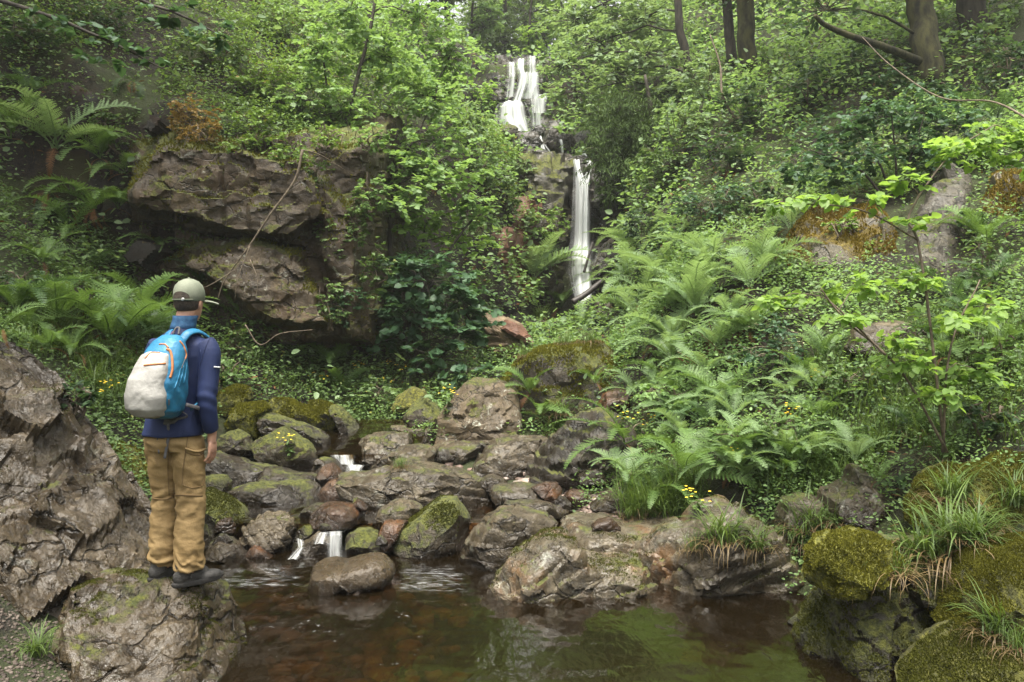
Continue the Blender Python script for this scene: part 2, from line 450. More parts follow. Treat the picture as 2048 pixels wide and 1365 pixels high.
ROCK_BROWN = rock_mat("rock_brown", (0.028, 0.014, 0.008), (0.075, 0.044, 0.027), (0.15, 0.10, 0.072), moss=0.12, lichen=0.15, rough=0.34, wet_z=0.18, warm=(0.16, 0.065, 0.02))
ROCK_SLAB = rock_mat("rock_slab_layered", (0.017, 0.013, 0.009), (0.058, 0.046, 0.034), (0.135, 0.113, 0.088), moss=0.27, lichen=0.25, rough=0.31, bump=0.9, wet_z=-0.1, sc=.8)
ROCK_SAND = rock_mat("rock_sandstone", (0.020, 0.014, 0.008), (0.062, 0.045, 0.027), (0.145, 0.115, 0.075), moss=0.46, lichen=0.7, rough=0.6, warm=(0.062, 0.040, 0.024), sc=0.8)
ROCK_RED = rock_mat("rock_red", (0.065, 0.030, 0.020), (0.125, 0.058, 0.040), (0.18, 0.105, 0.078), moss=0.12, lichen=0.15, rough=0.75, sc=0.7)
ROCK_FALL = rock_mat("rock_by_waterfall", (0.012, 0.012, 0.012), (0.045, 0.043, 0.042), (0.16, 0.15, 0.145), moss=0.22, lichen=0.25, rough=0.32, bump=1.0, sc=0.7)
ROCK_FALLM = rock_mat("rock_mossy_by_waterfall", (0.02, 0.02, 0.017), (0.07, 0.066, 0.056), (0.17, 0.16, 0.14), moss=0.5, lichen=0.6, rough=0.5, bump=1.0, sc=0.7)
ROCK_ORANGE = rock_mat("rock_orange_moss", (0.05, 0.045, 0.04), (0.13, 0.125, 0.115), (0.24, 0.23, 0.21), moss=0.5, moss_c=((0.06, 0.040, 0.008), (0.17, 0.13, 0.022)), lichen=0.2, rough=0.45)

def resample(poly, M):
    P = np.vstack([poly, poly[:1]])
    # light corner rounding
    L = np.concatenate([[0], np.cumsum(np.linalg.norm(np.diff(P, axis=0), axis=1))])
    s = np.linspace(0, L[-1], M, endpoint=False)
    Q = np.stack([np.interp(s, L, P[:, 0]), np.interp(s, L, P[:, 1])], -1)
    for _ in range(max(1, M // 60)):
        Q = 0.25 * np.roll(Q, 1, 0) + 0.5 * Q + 0.25 * np.roll(Q, -1, 0)
    return Q
def pillow(poly_px, Y, dy, seed=0, M=110, K=44, pw=2.6, rough=1.0, chops=7, cz=0.4, lean=0.0, strata=0.0, sdir=(0.3, 0.2, 1.0), sfreq=9.0, chis=0.75):
    """A rock from its outline: real distance Y, half depth dy."""
    W = np.array([at(px, py, Y) for px, py in poly_px])
    o = resample(W[:, [0, 2]], M)
    if np.sum(o[:, 0] * np.roll(o[:, 1], -1) - np.roll(o[:, 0], -1) * o[:, 1]) > 0:
        o = o[::-1]
    lo, hi = o.min(0), o.max(0)
    c = np.array([(lo[0] + hi[0]) / 2, lo[1] + cz * (hi[1] - lo[1])])
    size = (hi - lo).min()
    th = np.linspace(-np.pi / 2, np.pi / 2, K + 2)[1:-1]
    t = np.sign(th) * np.abs(np.sin(th)) ** 1.0
    s = (1 - np.abs(t) ** pw) ** (1 / pw)
    V = np.zeros((K, M, 3))
    V[:, :, 0] = c[0] + s[:, None] * (o[None, :, 0] - c[0])
    V[:, :, 2] = c[1] + s[:, None] * (o[None, :, 1] - c[1]) + lean * (t * dy)[:, None]
    V[:, :, 1] = Y + (t * dy)[:, None]
    V = V.reshape(-1, 3)
    V = np.vstack([V, [c[0], Y - dy, c[1] - lean * dy], [c[0], Y + dy, c[1] + lean * dy]])
    j = np.arange(M); j2 = (j + 1) % M
    fs = [grid_faces(K, M, True), np.vstack([np.stack([j2, j, np.full(M, K * M)], -1), np.stack([(K - 1) * M + j, (K - 1) * M + j2, np.full(M, K * M + 1)], -1)])]
    rs = np.random.default_rng(seed)
    ctr = np.array([c[0], Y, (lo[1] + hi[1]) / 2])
    for _ in range(chops):
        n = rs.normal(size=3); n[1] = -abs(n[1]) * 1.3; n[2] = n[2] * 0.8 + 0.25
        n /= np.linalg.norm(n)
        d = (V - ctr) @ n
        lim = d.max() * rs.uniform(0.7, 0.93)
        ex = np.maximum(0, d - lim)
        V = V - n[None, :] * (ex * 0.9)[:, None]
    for ax, (a, b) in ((0, (lo[0], hi[0])), (2, (lo[1], hi[1]))):
        a2, b2 = V[:, ax].min(), V[:, ax].max()
        V[:, ax] = a + (V[:, ax] - a2) * (b - a) / max(b2 - a2, 1e-6)
    N = normals_of(V, fs)
    q = V * (2.2 / max(size, 0.15)) ** 0.6 + seed * 3.7
    disp = fbm(q * 0.9, 5, seed) * 0.085 - np.abs(fbm(q * 1.9, 3, seed + 5)) * 0.06
    if strata:
        sd = np.array(sdir) / np.linalg.norm(sdir)
        qq = (V @ sd) * sfreq + fbm(V * 1.7, 3, seed + 9) * 1.1
        fr = qq - np.floor(qq)
        disp = disp + strata * (np.clip(fr / 0.75, 0, 1) - 0.5)
    w2 = V + N * (fbm(V * 3, 3, seed + 2) * .06)[:, None]
    disp = disp + chis * (chisel(w2 * (2.6 / max(size, .2)) * np.array([1, 1, 1.7]), seed) * .075 + chisel(w2 * (6.5 / max(size, .2)) * np.array([1, 1, 1.7]), seed + 3) * .022)
    V = V + N * (disp * rough * min(size, 0.9))[:, None]
    return V, fs
def chisel(P, seed=0):
    """broken faces: every cell of a jittered lattice is a little plane of its own."""
    I = np.floor(P).astype(np.int64)
    best = np.full(len(P), 1e9); out = np.zeros(len(P))
    for dx in (-1, 0, 1):
        for dy in (-1, 0, 1):
            for dz in (-1, 0, 1):
                J = I + np.array([dx, dy, dz])
                h = [_hash(J[:, 0], J[:, 1], J[:, 2], seed + k) for k in range(7)]
                C = J + np.stack(h[:3], -1)
                D = P - C
                d = (D * D).sum(1)
                v = D[:, 0] * (h[3] - .5) + D[:, 1] * (h[4] - .5) + D[:, 2] * (h[5] - .5) + (h[6] - .5) * .55
                k = d < best
                best[k] = d[k]; out[k] = v[k]
    return out
def c3(*p): return [(400 + u / 2.626, 720 + v / 2.626) for u, v in p]
def c4(*p): return [(900 + u / 2.238, 650 + v / 2.238) for u, v in p]
def c2(*p): return [(u / 1.883, 640 + v / 1.883) for u, v in p]
def c5(*p): return [(880 + u / 2.1325, 60 + v / 2.1325) for u, v in p]
def c6(*p): return [(1400 + u / 2.651, 850 + v / 2.651) for u, v in p]
def c7(*p): return [(u / 1.95, 100 + v / 1.95) for u, v in p]
ROCKS = {}
_rs = [100]
def rock(label, poly, Y, dy, mat, group=None, name="boulder", cat="boulder", extra=None, **kw):
    _rs[0] += 1
    kw.setdefault("seed", _rs[0])
    if name == 'boulder' and 6.8 < Y < 11:
        q = np.array(poly, float); cx, cyy = (q[:, 0].min() + q[:, 0].max()) / 2, q[:, 1].mean()
        q[:, 0] = cx + (q[:, 0] - cx) * 1.10
        q[:, 1] = np.where(q[:, 1] > cyy, cyy + (q[:, 1] - cyy) * 1.3, q[:, 1])
        poly = [tuple(v) for v in q]
    parts = [pillow(poly, Y, dy, **kw)]
    for e in (extra or []):
        _rs[0] += 1
        k2 = dict(kw); k2["seed"] = _rs[0]; k2.update(e[3] if len(e) > 3 else {})
        parts.append(pillow(e[0], e[1], e[2], **k2))
    V, fs = join(parts)
    o = obj(name, V, fs, mat)
    tag(o, label, cat, group)
    o["wet_level"] = float(V[:, 2].min() + (.12 if name == 'bedrock_shelf' else .34) * (V[:, 2].max() - V[:, 2].min())) if Y < 10 else -1.0
    ROCKS[label] = (o, V, fs)
    return o

# --- the pool and the stones standing in it
rock("smooth dark brown boulder with a pale split top standing alone in the pool", c3((565,1265),(562,1190),(600,1110),(640,1065),(700,1055),(770,1075),(850,1045),(920,1028),(975,1040),(1015,1085),(1025,1120),(990,1190),(960,1230),(890,1222),(885,1180),(850,1165),(780,1205),(720,1255),(640,1270)), 6.05, .26, rock_mat("rock_smooth_brown", (0.03,0.022,0.014), (0.075,0.058,0.04), (0.13,0.11,0.085), moss=0.02, lichen=0.0, rough=0.30, wet_z=-.05, bump=0.25), rough=.45, chis=.2, chops=5, cz=.62, seed=4)
rock("small pale wedge of stone tucked under the split boulder in the pool", c3((700,1262),(760,1215),(840,1175),(885,1185),(892,1256)), 5.9, .13, ROCK_BROWN, M=70, K=26)
rock("small flat stone just breaking the pool surface beside the bedrock shelf", c3((1150,1245),(1180,1210),(1245,1212),(1248,1245)), 5.95, .09, ROCK_BROWN, M=60, K=22)
rock("egg shaped standing boulder with green moss and pale lichen between stream and shelf", c3((1020,970),(1050,900),(1120,850),(1190,790),(1240,745),(1310,738),(1370,765),(1410,820),(1410,870),(1380,930),(1330,1020),(1260,1072),(1160,1078),(1090,1050),(1040,1000)), 6.95, .36, ROCK_MOSSY, chops=8, rough=.8)
rock("long low boulder with a grass tuft on top and a dark undercut below", c3((740,650),(800,620),(960,590),(1040,570),(1060,540),(1150,535),(1260,555),(1400,600),(1470,640),(1540,710),(1560,760),(1545,790),(1450,768),(1300,745),(1180,790),(1100,770),(980,800),(900,835),(860,830),(800,745),(760,695)), 7.85, .5, ROCK_GREY, M=150, chops=7, cz=.6, strata=.028, seed=12)
rock("long dark slab covered in thin moss left of the orange stone", c3((140,720),(180,680),(290,655),(450,635),(560,640),(610,680),(620,740),(560,778),(400,795),(250,795),(160,778)), 7.9, .35, ROCK_DARK, chops=6)
rock("flat grey slab lying just behind the long mossy slab", c3((270,650),(300,590),(350,570),(450,590),(560,600),(640,640),(650,690),(560,700),(400,680)), 8.35, .3, ROCK_DARK)
rock("rounded orange brown stone beside the small upper cascade", c3((618,745),(630,690),(670,640),(710,625),(750,650),(770,700),(768,748),(700,762)), 8.0, .2, ROCK_BROWN, M=80, K=30, rough=.5)
rock("pointed rust brown stone leaning below the white upper cascade", c3((618,610),(650,555),(690,540),(730,580),(758,625),(745,655),(650,660)), 8.35, .17, ROCK_BROWN, M=80, K=30, rough=.6)
rock("dark triangular rock splitting the white upper cascade", c3((578,610),(600,560),(640,515),(700,525),(752,585),(740,620),(690,600),(640,620)), 8.65, .2, ROCK_DARK, M=80, K=30)
rock("rounded brown boulder in the middle of the stream above the lower cascade", c3((583,850),(600,800),(650,760),(720,752),(790,765),(822,810),(817,855),(740,868),(650,866)), 7.15, .26, ROCK_BROWN, rough=.5, chops=4)
rock("low grey stone tucked against the rounded brown boulder", c3((515,825),(540,785),(600,760),(640,762),(600,825)), 7.3, .18, ROCK_GREY, M=70, K=26)
rock("ridged pale boulder with wavy stripes left of the lower cascade", c3((235,940),(260,860),(320,815),(400,815),(470,845),(490,880),(470,940),(430,988),(350,1000),(280,975)), 7.0, .28, rock_mat("rock_ridged", (0.05,0.042,0.034), (0.15,0.13,0.11), (0.27,0.25,0.215), moss=0.2, lichen=0.2, rough=0.3, bump=1.0, wet_z=0), strata=.07, sdir=(.75,.3,.55), sfreq=13, chops=3)
rock("dark boulder with a green mossy back behind the hiker's knees", c3((-30,760),(0,700),(40,690),(130,728),(190,780),(230,850),(250,910),(205,985),(100,990),(0,990),(-40,900)), 7.25, .42, ROCK_MOSSY, chops=5)
rock("small mossy block beside the hiker's right hand", c3((20,680),(30,620),(70,605),(130,605),(155,640),(140,725),(60,712)), 7.85, .2, ROCK_MOSSY, M=80, K=30)
rock("wet grey rock on the left lip of the lower cascade", c3((485,1040),(520,960),(580,910),(640,890),(690,920),(684,1000),(640,1050),(540,1055)), 6.9, .24, ROCK_GREY, M=90, K=34)
rock("mossy rock on the right lip of the lower cascade", c3((772,1010),(780,920),(820,885),(880,875),(930,910),(1000,1010),(965,1050),(850,1045)), 6.9, .24, ROCK_MOSSY, M=90, K=34)
rock("small green stone behind the left lip of the lower cascade", c3((450,970),(500,890),(560,850),(610,850),(622,895),(560,940),(500,990)), 7.05, .16, ROCK_MOSSY, M=70, K=26)
rock("flat mossy stone above the lower cascade", c3((612,875),(640,850),(720,845),(732,872),(640,886)), 6.98, .12, ROCK_MOSSY, M=60, K=24)
rock("blocky two humped grey boulder behind the standing mossy boulder", c3((905,890),(920,820),(960,780),(1040,740),(1100,740),(1160,780),(1145,830),(1040,840),(960,885)), 7.2, .24, ROCK_GREY, strata=.03)
rock("brown wet block wedged beside the standing mossy boulder", c3((942,860),(1000,838),(1090,850),(1060,900),(1015,985),(960,975)), 6.85, .2, ROCK_BROWN, M=80, K=30)
rock("narrow pointed stone under the left end of the long boulder", c3((798,740),(830,718),(850,740),(875,835),(850,850),(812,800)), 7.3, .1, ROCK_DARK, M=60, K=24)
rock("low wet slab with a mossy edge at the left margin of the pool", c3((30,1010),(40,970),(80,945),(140,945),(200,985),(245,1035),(242,1058),(160,1040),(90,1035)), 6.7, .22, ROCK_GREY, M=80, K=30)
rock("orange brown wedge by the pool margin under the striped boulder", c3((235,1030),(250,990),(290,970),(340,1000),(390,1045),(300,1058)), 6.75, .16, ROCK_BROWN, M=70, K=26)
# --- the pile of mossy rocks behind the hiker
PILE = "mossy rocks piled at the foot of the left bank"
rock("cushion of yellow moss on the topmost rock of the left pile", c3((85,250),(100,180),(170,140),(240,150),(255,210),(180,275),(110,285)), 9.6, .35, ROCK_MOSSIEST, PILE, rough=.8)
rock("tall rock with a thick yellow green moss coat beside the topmost one", c3((150,350),(180,270),(240,225),(310,225),(345,275),(310,310),(300,395),(250,405)), 9.25, .3, ROCK_MOSSIEST, PILE)
rock("sloping moss topped wedge in the middle of the left pile", c3((345,290),(400,205),(450,205),(560,260),(628,315),(600,355),(480,330),(400,310)), 9.75, .35, ROCK_MOSSIEST, PILE)
rock("leaning mossy block right of the sloping wedge", c3((568,260),(580,225),(620,218),(680,235),(722,325),(690,370),(640,340)), 9.9, .25, ROCK_MOSSIEST, PILE)
rock("slim tilted stone at the right end of the left pile", c3((683,250),(720,232),(770,270),(850,370),(835,405),(760,385),(720,330)), 9.85, .25, ROCK_MOSSY, PILE)
rock("long bare leaning plank of dark rock across the left pile", c3((298,310),(340,275),(420,290),(560,340),(660,400),(662,440),(620,465),(560,455),(480,375),(380,335),(310,360)), 9.3, .25, ROCK_DARK, PILE)
rock("big angular mossy boulder with a yellow flower growing in front", c3((283,440),(340,360),(400,335),(460,340),(530,390),(570,460),(605,545),(590,605),(520,600),(400,555),(310,490)), 9.0, .4, ROCK_MOSSY, PILE, chops=10)
rock("squat mossy rock at the hiker's right elbow", c3((110,430),(130,380),(190,365),(240,400),(272,465),(230,515),(140,505)), 8.85, .3, ROCK_MOSSY, PILE)
rock("dark bare slab sloping down behind the hiker's hand", c3((50,620),(60,490),(120,488),(250,530),(420,575),(330,620),(270,660),(160,675),(90,670)), 8.5, .35, ROCK_DARK, PILE)
rock("low mossy boulder left of the hiker's thigh", c2((330,500),(330,470),(400,460),(470,490),(480,560),(440,620),(380,580)), 7.4, .35, ROCK_MOSSIEST)
rock("mossy boulder half hidden behind the hiker's hip", c2((440,490),(520,500),(590,560),(600,640),(460,630)), 7.6, .35, ROCK_MOSSIEST)
# --- the middle distance
rock("grey rounded rock right of the upper cascade", c3((808,500),(830,430),(900,390),(980,380),(1060,390),(1100,430),(1070,480),(1000,520),(930,560),(850,565)), 9.3, .4, ROCK_GREY, strata=.028)
rock("dark rock in front of the rounded one by the upper cascade", c3((875,605),(930,545),(1000,480),(1080,450),(1190,455),(1225,485),(1200,555),(1060,580),(980,620)), 8.85, .35, ROCK_GREY, strata=.028)
rock("low grey slab between two larger rocks above the long boulder", c3((1190,530),(1220,460),(1350,430),(1530,425),(1510,480),(1420,500),(1350,550),(1230,560)), 9.4, .4, ROCK_GREY, strata=.03)
rock("broad flat topped grey rock with layered bands above the long boulder", c4((65,670),(120,590),(200,520),(330,497),(420,505),(455,545),(400,610),(350,670),(280,700),(130,685)), 8.85, .5, ROCK_GREY, strata=.035)
rock("grey ledge at the foot of the mossy mound", c3((995,380),(1020,340),(1130,350),(1240,370),(1235,460),(1130,450)), 9.9, .3, ROCK_GREY, strata=.028)
rock("moss covered boulder at the back edge of the left flower bed", c3((1005,270),(1040,190),(1120,145),(1170,165),(1185,205),(1120,230),(1060,280)), 10.6, .35, ROCK_MOSSIEST)
rock("dome shaped mossy boulder left of the mound", c3((1080,300),(1110,210),(1180,190),(1240,240),(1280,310),(1245,370),(1140,370)), 10.3, .35, ROCK_MOSSY)
rock("tall brownish rock face with white lichen spots under the mound", c3((1235,430),(1290,310),(1390,180),(1450,120),(1520,100),(1640,120),(1680,410),(1500,440),(1300,445)), 10.0, .45, rock_mat("rock_lichen_spotted", (0.045,0.036,0.026), (0.12,0.095,0.07), (0.21,0.175,0.135), moss=0.36, lichen=1.0, rough=0.6), chops=9)
rock("large mound of rock topped with moss, grass and ferns before the lower waterfall", c4((120,530),(160,400),(200,310),(240,240),(300,150),(380,100),(560,80),(700,80),(790,180),(790,300),(760,400),(650,480),(480,540),(300,535)), 10.9, 1.0, ROCK_MOSSY, name="rock_mound", chops=8, M=140, K=60)
rock("brown rock wedge at the right shoulder of the mound", c4((650,390),(690,310),(740,285),(790,290),(800,380),(700,410)), 9.9, .35, ROCK_BROWN)
rock("large dark sloping slab with moss streaks below the right bank ferns", c4((325,715),(400,600),(450,530),(560,430),(650,395),(760,390),(790,500),(770,620),(760,760),(640,790),(560,750),(480,760)), 8.35, .6, ROCK_DARK, strata=.035, sdir=(.4,.2,1), seed=31)
rock("small grey stone at the right end of the long boulder", c4((125,700),(190,670),(250,700),(245,735),(150,730)), 7.9, .2, ROCK_GREY, M=70, K=26)
rock("grey block between the long boulder and the gravel", c4((190,785),(210,730),(300,710),(400,720),(440,770),(425,805),(300,800),(220,805)), 7.6, .25, ROCK_GREY)
rock("reddish cube like stone on the gravel below the dark slab", c4((365,735),(430,700),(480,705),(498,740),(492,795),(450,790)), 7.5, .16, ROCK_BROWN, M=70, K=26, chops=9)
rock("thin flat pale stone lying on the gravel", c4((240,830),(260,790),(400,787),(450,800),(485,858),(420,855),(280,848)), 7.0, .16, ROCK_GREY, M=70, K=26)
rock("small flat stone at the end of the thin pale one", c4((435,808),(500,800),(532,820),(522,852),(470,850)), 7.2, .12, ROCK_GREY, M=60, K=24)
rock("pale peaked stone on the gravel by the dark slab", c4((495,800),(545,735),(600,745),(625,785),(560,805)), 7.5, .16, ROCK_BROWN, M=60, K=24)
rock("grey wedge at the foot of the right bank fern", c4((630,810),(680,770),(760,750),(805,775),(795,810),(700,822)), 7.3, .2, ROCK_GREY, M=60, K=24)
# --- the bedrock shelf across the pool and its neighbours
rock("pale wet bedrock shelf with a grass tuft running along the far side of the pool",
     c4((110,1250),(150,1190),(240,1100),(300,1000),(420,940),(500,930),(560,970),(600,1050),(700,1060),(790,1100),(800,1200),(780,1320),(580,1310),(400,1290),(200,1275)), 6.1, .5, rock_mat("rock_bedrock", (0.036,0.031,0.026), (0.105,0.094,0.080), (0.22,0.202,0.178), moss=0.30, lichen=0.4, rough=0.31, bump=0.8, wet_z=0.02, sc=.8, warm=(0.15,0.085,0.045)), name="bedrock_shelf", cat="bedrock", M=150, K=60, chops=6, strata=.04, sdir=(-.5,.4,1), seed=55,
     extra=[(c4((740,1320),(760,1180),(800,1090),(860,1010),(960,950),(1080,920),(1150,850),(1240,800),(1280,795),(1380,850),(1460,900),(1510,1000),(1610,1240),(1620,1330),(1200,1345),(900,1335)), 6.25, .6, dict(chops=8)),
            (c4((520,1330),(545,1150),(620,1060),(740,1040),(860,1060),(910,1160),(900,1345)), 6.1, .45, dict(chops=4)),
            (c4((480,920),(520,880),(700,870),(800,900),(1000,860),(1100,920),(1000,1000),(840,1060),(700,1100),(600,1090),(520,1000)), 6.9, .6, dict(chops=3, rough=.5))])
rock("mossy grey boulder at the left end of the bedrock shelf", c4((40,1110),(60,1040),(100,960),(160,880),(220,835),(330,830),(450,845),(500,900),(460,980),(360,1040),(260,1110),(120,1130)), 6.6, .42, ROCK_GREY, chops=8, strata=.028)
rock("rounded grey boulder with a white lichen dot right of the shelf's peak", c4((1465,1000),(1470,850),(1500,780),(1560,755),(1640,770),(1668,840),(1650,960),(1560,1010)), 6.5, .3, ROCK_GREY)
rock("pointed grey rock above the grass tufts right of the rounded boulder", c6((630,560),(640,380),(790,300),(830,220),(880,210),(905,300),(985,370),(1015,480),(990,600),(760,610)), 6.3, .35, ROCK_GREY, chops=9)
# --- right foreground
NEARMOSS = rock_mat("rock_near_moss", (0.006,0.005,0.004), (0.016,0.014,0.011), (0.045,0.04,0.032), moss=0.56, moss_c=((0.022,0.026,0.005), (0.085,0.088,0.014)), lichen=0.1, rough=0.4, wet_z=-.05)
YELMOSS = rock_mat("rock_yellow_moss", (0.02,0.018,0.012), (0.06,0.055,0.04), (0.12,0.11,0.09), moss=0.93, moss_c=((0.05,0.055,0.008), (0.17,0.165,0.022)), lichen=0.1, rough=0.5)
rock("dark overhanging rock draped with moss at the right edge of the pool", c6((510,1220),(530,1100),(600,900),(640,860),(760,850),(900,800),(1200,800),(1420,880),(1380,1000),(1250,1150),(1220,1420),(720,1420),(670,1270)), 5.0, .45, NEARMOSS, M=150, K=60, chops=5, rough=2.0, seed=71,
     extra=[(c6((900,680),(1000,630),(1200,630),(1400,640),(1480,740),(1400,900),(1100,900),(950,860)), 5.1, .5, dict(chops=2, rough=1.2)), (c6((720,1420),(700,1180),(740,960),(800,850),(900,840),(960,900),(940,1100),(900,1420)), 4.75, .35, dict(chops=2, rough=1.6))])
MIDMOSS = rock_mat("rock_mid_moss", (0.010,0.009,0.007), (0.03,0.027,0.02), (0.07,0.064,0.05), moss=0.80, moss_c=((0.028,0.030,0.005), (0.105,0.102,0.015)), lichen=0.1, rough=0.5)
rock("bulky moss covered boulder in the lower right corner", c6((1290,1100),(1370,1010),(1400,880),(1480,740),(1580,660),(1760,610),(1980,600),(2000,1150),(1500,1180)), 4.45, .5, MIDMOSS, M=140, K=56, chops=4, rough=1.0)
rock("low moss covered mass under the bulky boulder at the bottom right", c6((1080,1450),(1150,1330),(1300,1170),(1450,1110),(1700,1080),(1980,1060),(2000,1460)), 4.2, .45, MIDMOSS, M=130, K=50, chops=4, rough=1.2)
rock("rounded cap of bright yellow green moss on the overhanging rock by the pool", c6((575,850),(600,790),(640,700),(720,640),(850,592),(930,600),(1010,660),(1060,760),(1000,840),(860,800),(760,850),(660,870)), 4.74, .36, YELMOSS, M=120, K=50, chops=7, rough=2.4)
rock("long ridge of bright yellow green moss at the right edge above the grass tufts", c6((1120,560),(1160,450),(1230,280),(1380,205),(1500,220),(1720,160),(1950,140),(1950,480),(1700,600),(1400,620)), 5.6, .5, YELMOSS, M=140, K=56, chops=4, rough=1.1)
# --- left foreground
rock("big weathered foreground rock the hiker stands on", c2((90,1480),(95,1300),(130,1180),(200,1080),(260,1000),(380,950),(500,948),(620,965),(740,985),(800,1080),(825,1150),(840,1200),(880,1260),(950,1365),(980,1480)), 4.75, .62, ROCK_SLAB, name="standing_rock", M=170, K=70, chops=6, pw=3.0, strata=.028, sdir=(-.45,-.3,1), sfreq=8, seed=83)
rock("small rounded rock in the lower left corner by the gravel path", c2((-60,1250),(0,1170),(60,1140),(130,1150),(140,1230),(100,1290),(0,1300)), 4.5, .3, ROCK_SLAB)
nx, ny = 420, 330
xs, ys = np.linspace(-6.5, -1.55, nx), np.linspace(3.9, 7.2, ny)
X, Yg = np.meshgrid(xs, ys)
fx = np.interp(X, [-6.5,-5.2,-4.2,-3.6,-3.25,-2.95,-2.65,-2.36,-2.0,-1.75,-1.55], [2.3,2.25,2.05,1.88,1.70,1.36,.92,.55,.12,-.35,-.8])
Z = fx - np.where(Yg < 5.6, .50 * np.maximum(0, 5.6 - Yg) ** 1.25, 1.25 * (Yg - 5.6))
P = np.stack([X, Yg, Z], -1).reshape(-1, 3)
fsl = [grid_faces(ny, nx)]
N = normals_of(P, fsl)
sn = np.array([.56, -.32, .76])
def saw(q, k=.82): f = q - np.floor(q); return np.where(f < k, f / k, (1 - f) / (1 - k)) - .5
wq = P + (fbm(P * 1.3, 4, 31) * .09)[:, None]
q1 = wq @ sn * 4.2 + wq[:, 1] * .5
q2 = wq @ np.array([.75, .2, -.62]) * 2.3 + fbm(P * 1.1, 3, 33) * 1.3
q3 = wq @ sn * 13 + (wq @ np.array([.75, .2, -.62])) * 1.6
big = .5 + .9 * np.clip(fbm(P * .9, 3, 3) + .3, 0, 1)
dd = .07 * saw(q1, .9) * big + .02 * saw(q3, .9) + fbm(P * .9, 3, 41) * .10 + fbm(P * 7, 4, 43) * .018
dd = dd + chisel(np.stack([(wq @ np.array([.8, 0, -.6])) * 1.6, wq[:, 1] * 2.4, (wq @ sn) * 4.0], -1), 5) * .24
dd = dd + chisel(np.stack([(wq @ np.array([.8, 0, -.6])) * 4.5, wq[:, 1] * 6, (wq @ sn) * 13], -1), 6) * .055
P = P + (N * .35 + sn * .65) * dd[:, None]
o = obj("sloping_rock_slab", P, fsl, ROCK_SLAB)
tag(o, "huge layered brown rock slab sloping down from the left edge to the hiker", "rock slab")
ROCKS["slab"] = (o, P, fsl)
# --- sandstone cliff on the left
rock("pale broken scree slab on the slope below the red cliff", c5((180,1190),(260,1230),(340,1260),(400,1330),(380,1380),(240,1400),(170,1330)), 13.2, .5, rock_mat("rock_scree", (0.10,0.075,0.055), (0.20,0.16,0.125), (0.32,0.27,0.22), moss=0.1, lichen=0.3, rough=0.7), strata=.03)
rock("reddish angular block on the scree below the red cliff", c5((250,1270),(280,1235),(350,1255),(400,1310),(380,1345),(300,1310)), 12.9, .3, ROCK_RED, M=70, K=26, chops=9)
# --- rocks framing the two waterfalls
rock("black wet rock wall behind the lower waterfall", c5((520,1150),(530,640),(560,570),(660,560),(700,640),(690,1150)), 20.3, .7, ROCK_FALL, name="cliff_block", cat="cliff", chops=4, pw=4)
rock("dark rock at the right foot of the lower waterfall", c5((640,1010),(690,930),(755,890),(770,990),(700,1070),(650,1080)), 18.2, .5, ROCK_FALL, chops=9)
rock("grey boulder right of the driftwood below the lower waterfall", c5((650,1200),(665,1150),(730,1160),(745,1230),(700,1260)), 16.8, .4, ROCK_GREY, M=70, K=26)
rock("dark stone in the lip of the lower waterfall between its two strands", c5((592,625),(600,580),(640,575),(645,600),(615,635)), 19.6, .25, ROCK_FALL, M=70, K=26)
UP = "boulders jammed between the upper and lower waterfalls"
for lab, pl, Y in [
    ("big square boulder left of the thin trickle between the falls", ((300,480),(330,440),(420,440),(440,490),(400,540),(320,530)), 22.5),
    ("mossy hump under the foot of the upper waterfall", ((240,440),(270,400),(330,410),(340,450),(290,480)), 25.5),
    ("blocky brown boulder right of the thin trickle", ((430,480),(450,430),(500,430),(520,480),(500,530),(450,530)), 23),
    ("dark block at the right of the boulder jam", ((490,520),(500,450),(560,450),(590,500),(560,550)), 22.6),
    ("low slab across the front of the boulder jam", ((330,545),(380,500),(430,510),(500,540),(560,545),(540,575),(400,570)), 21.4),
    ("rounded dark stone above the lower waterfall lip", ((560,575),(570,540),(620,540),(650,570),(620,590)), 20.6),
    ("dark rock under the drooping conifer by the jam", ((560,520),(580,440),(640,430),(690,520),(640,560)), 23.5),
    ("angular stone right below the foot of the upper waterfall", ((380,440),(400,410),(450,415),(470,450),(420,460)), 25.0)]:
    rock(lab, c5(*pl), Y, .5, ROCK_FALLM if "moss" in lab else ROCK_FALL, UP, chops=9, M=90, K=36)
# --- rock with orange moss on the right bank
rock("grey stone edge poking out of the bank below the orange moss slab", [(1700,700),(1720,650),(1800,640),(1880,660),(1890,720),(1780,730)], 8.0, .3, ROCK_GREY)


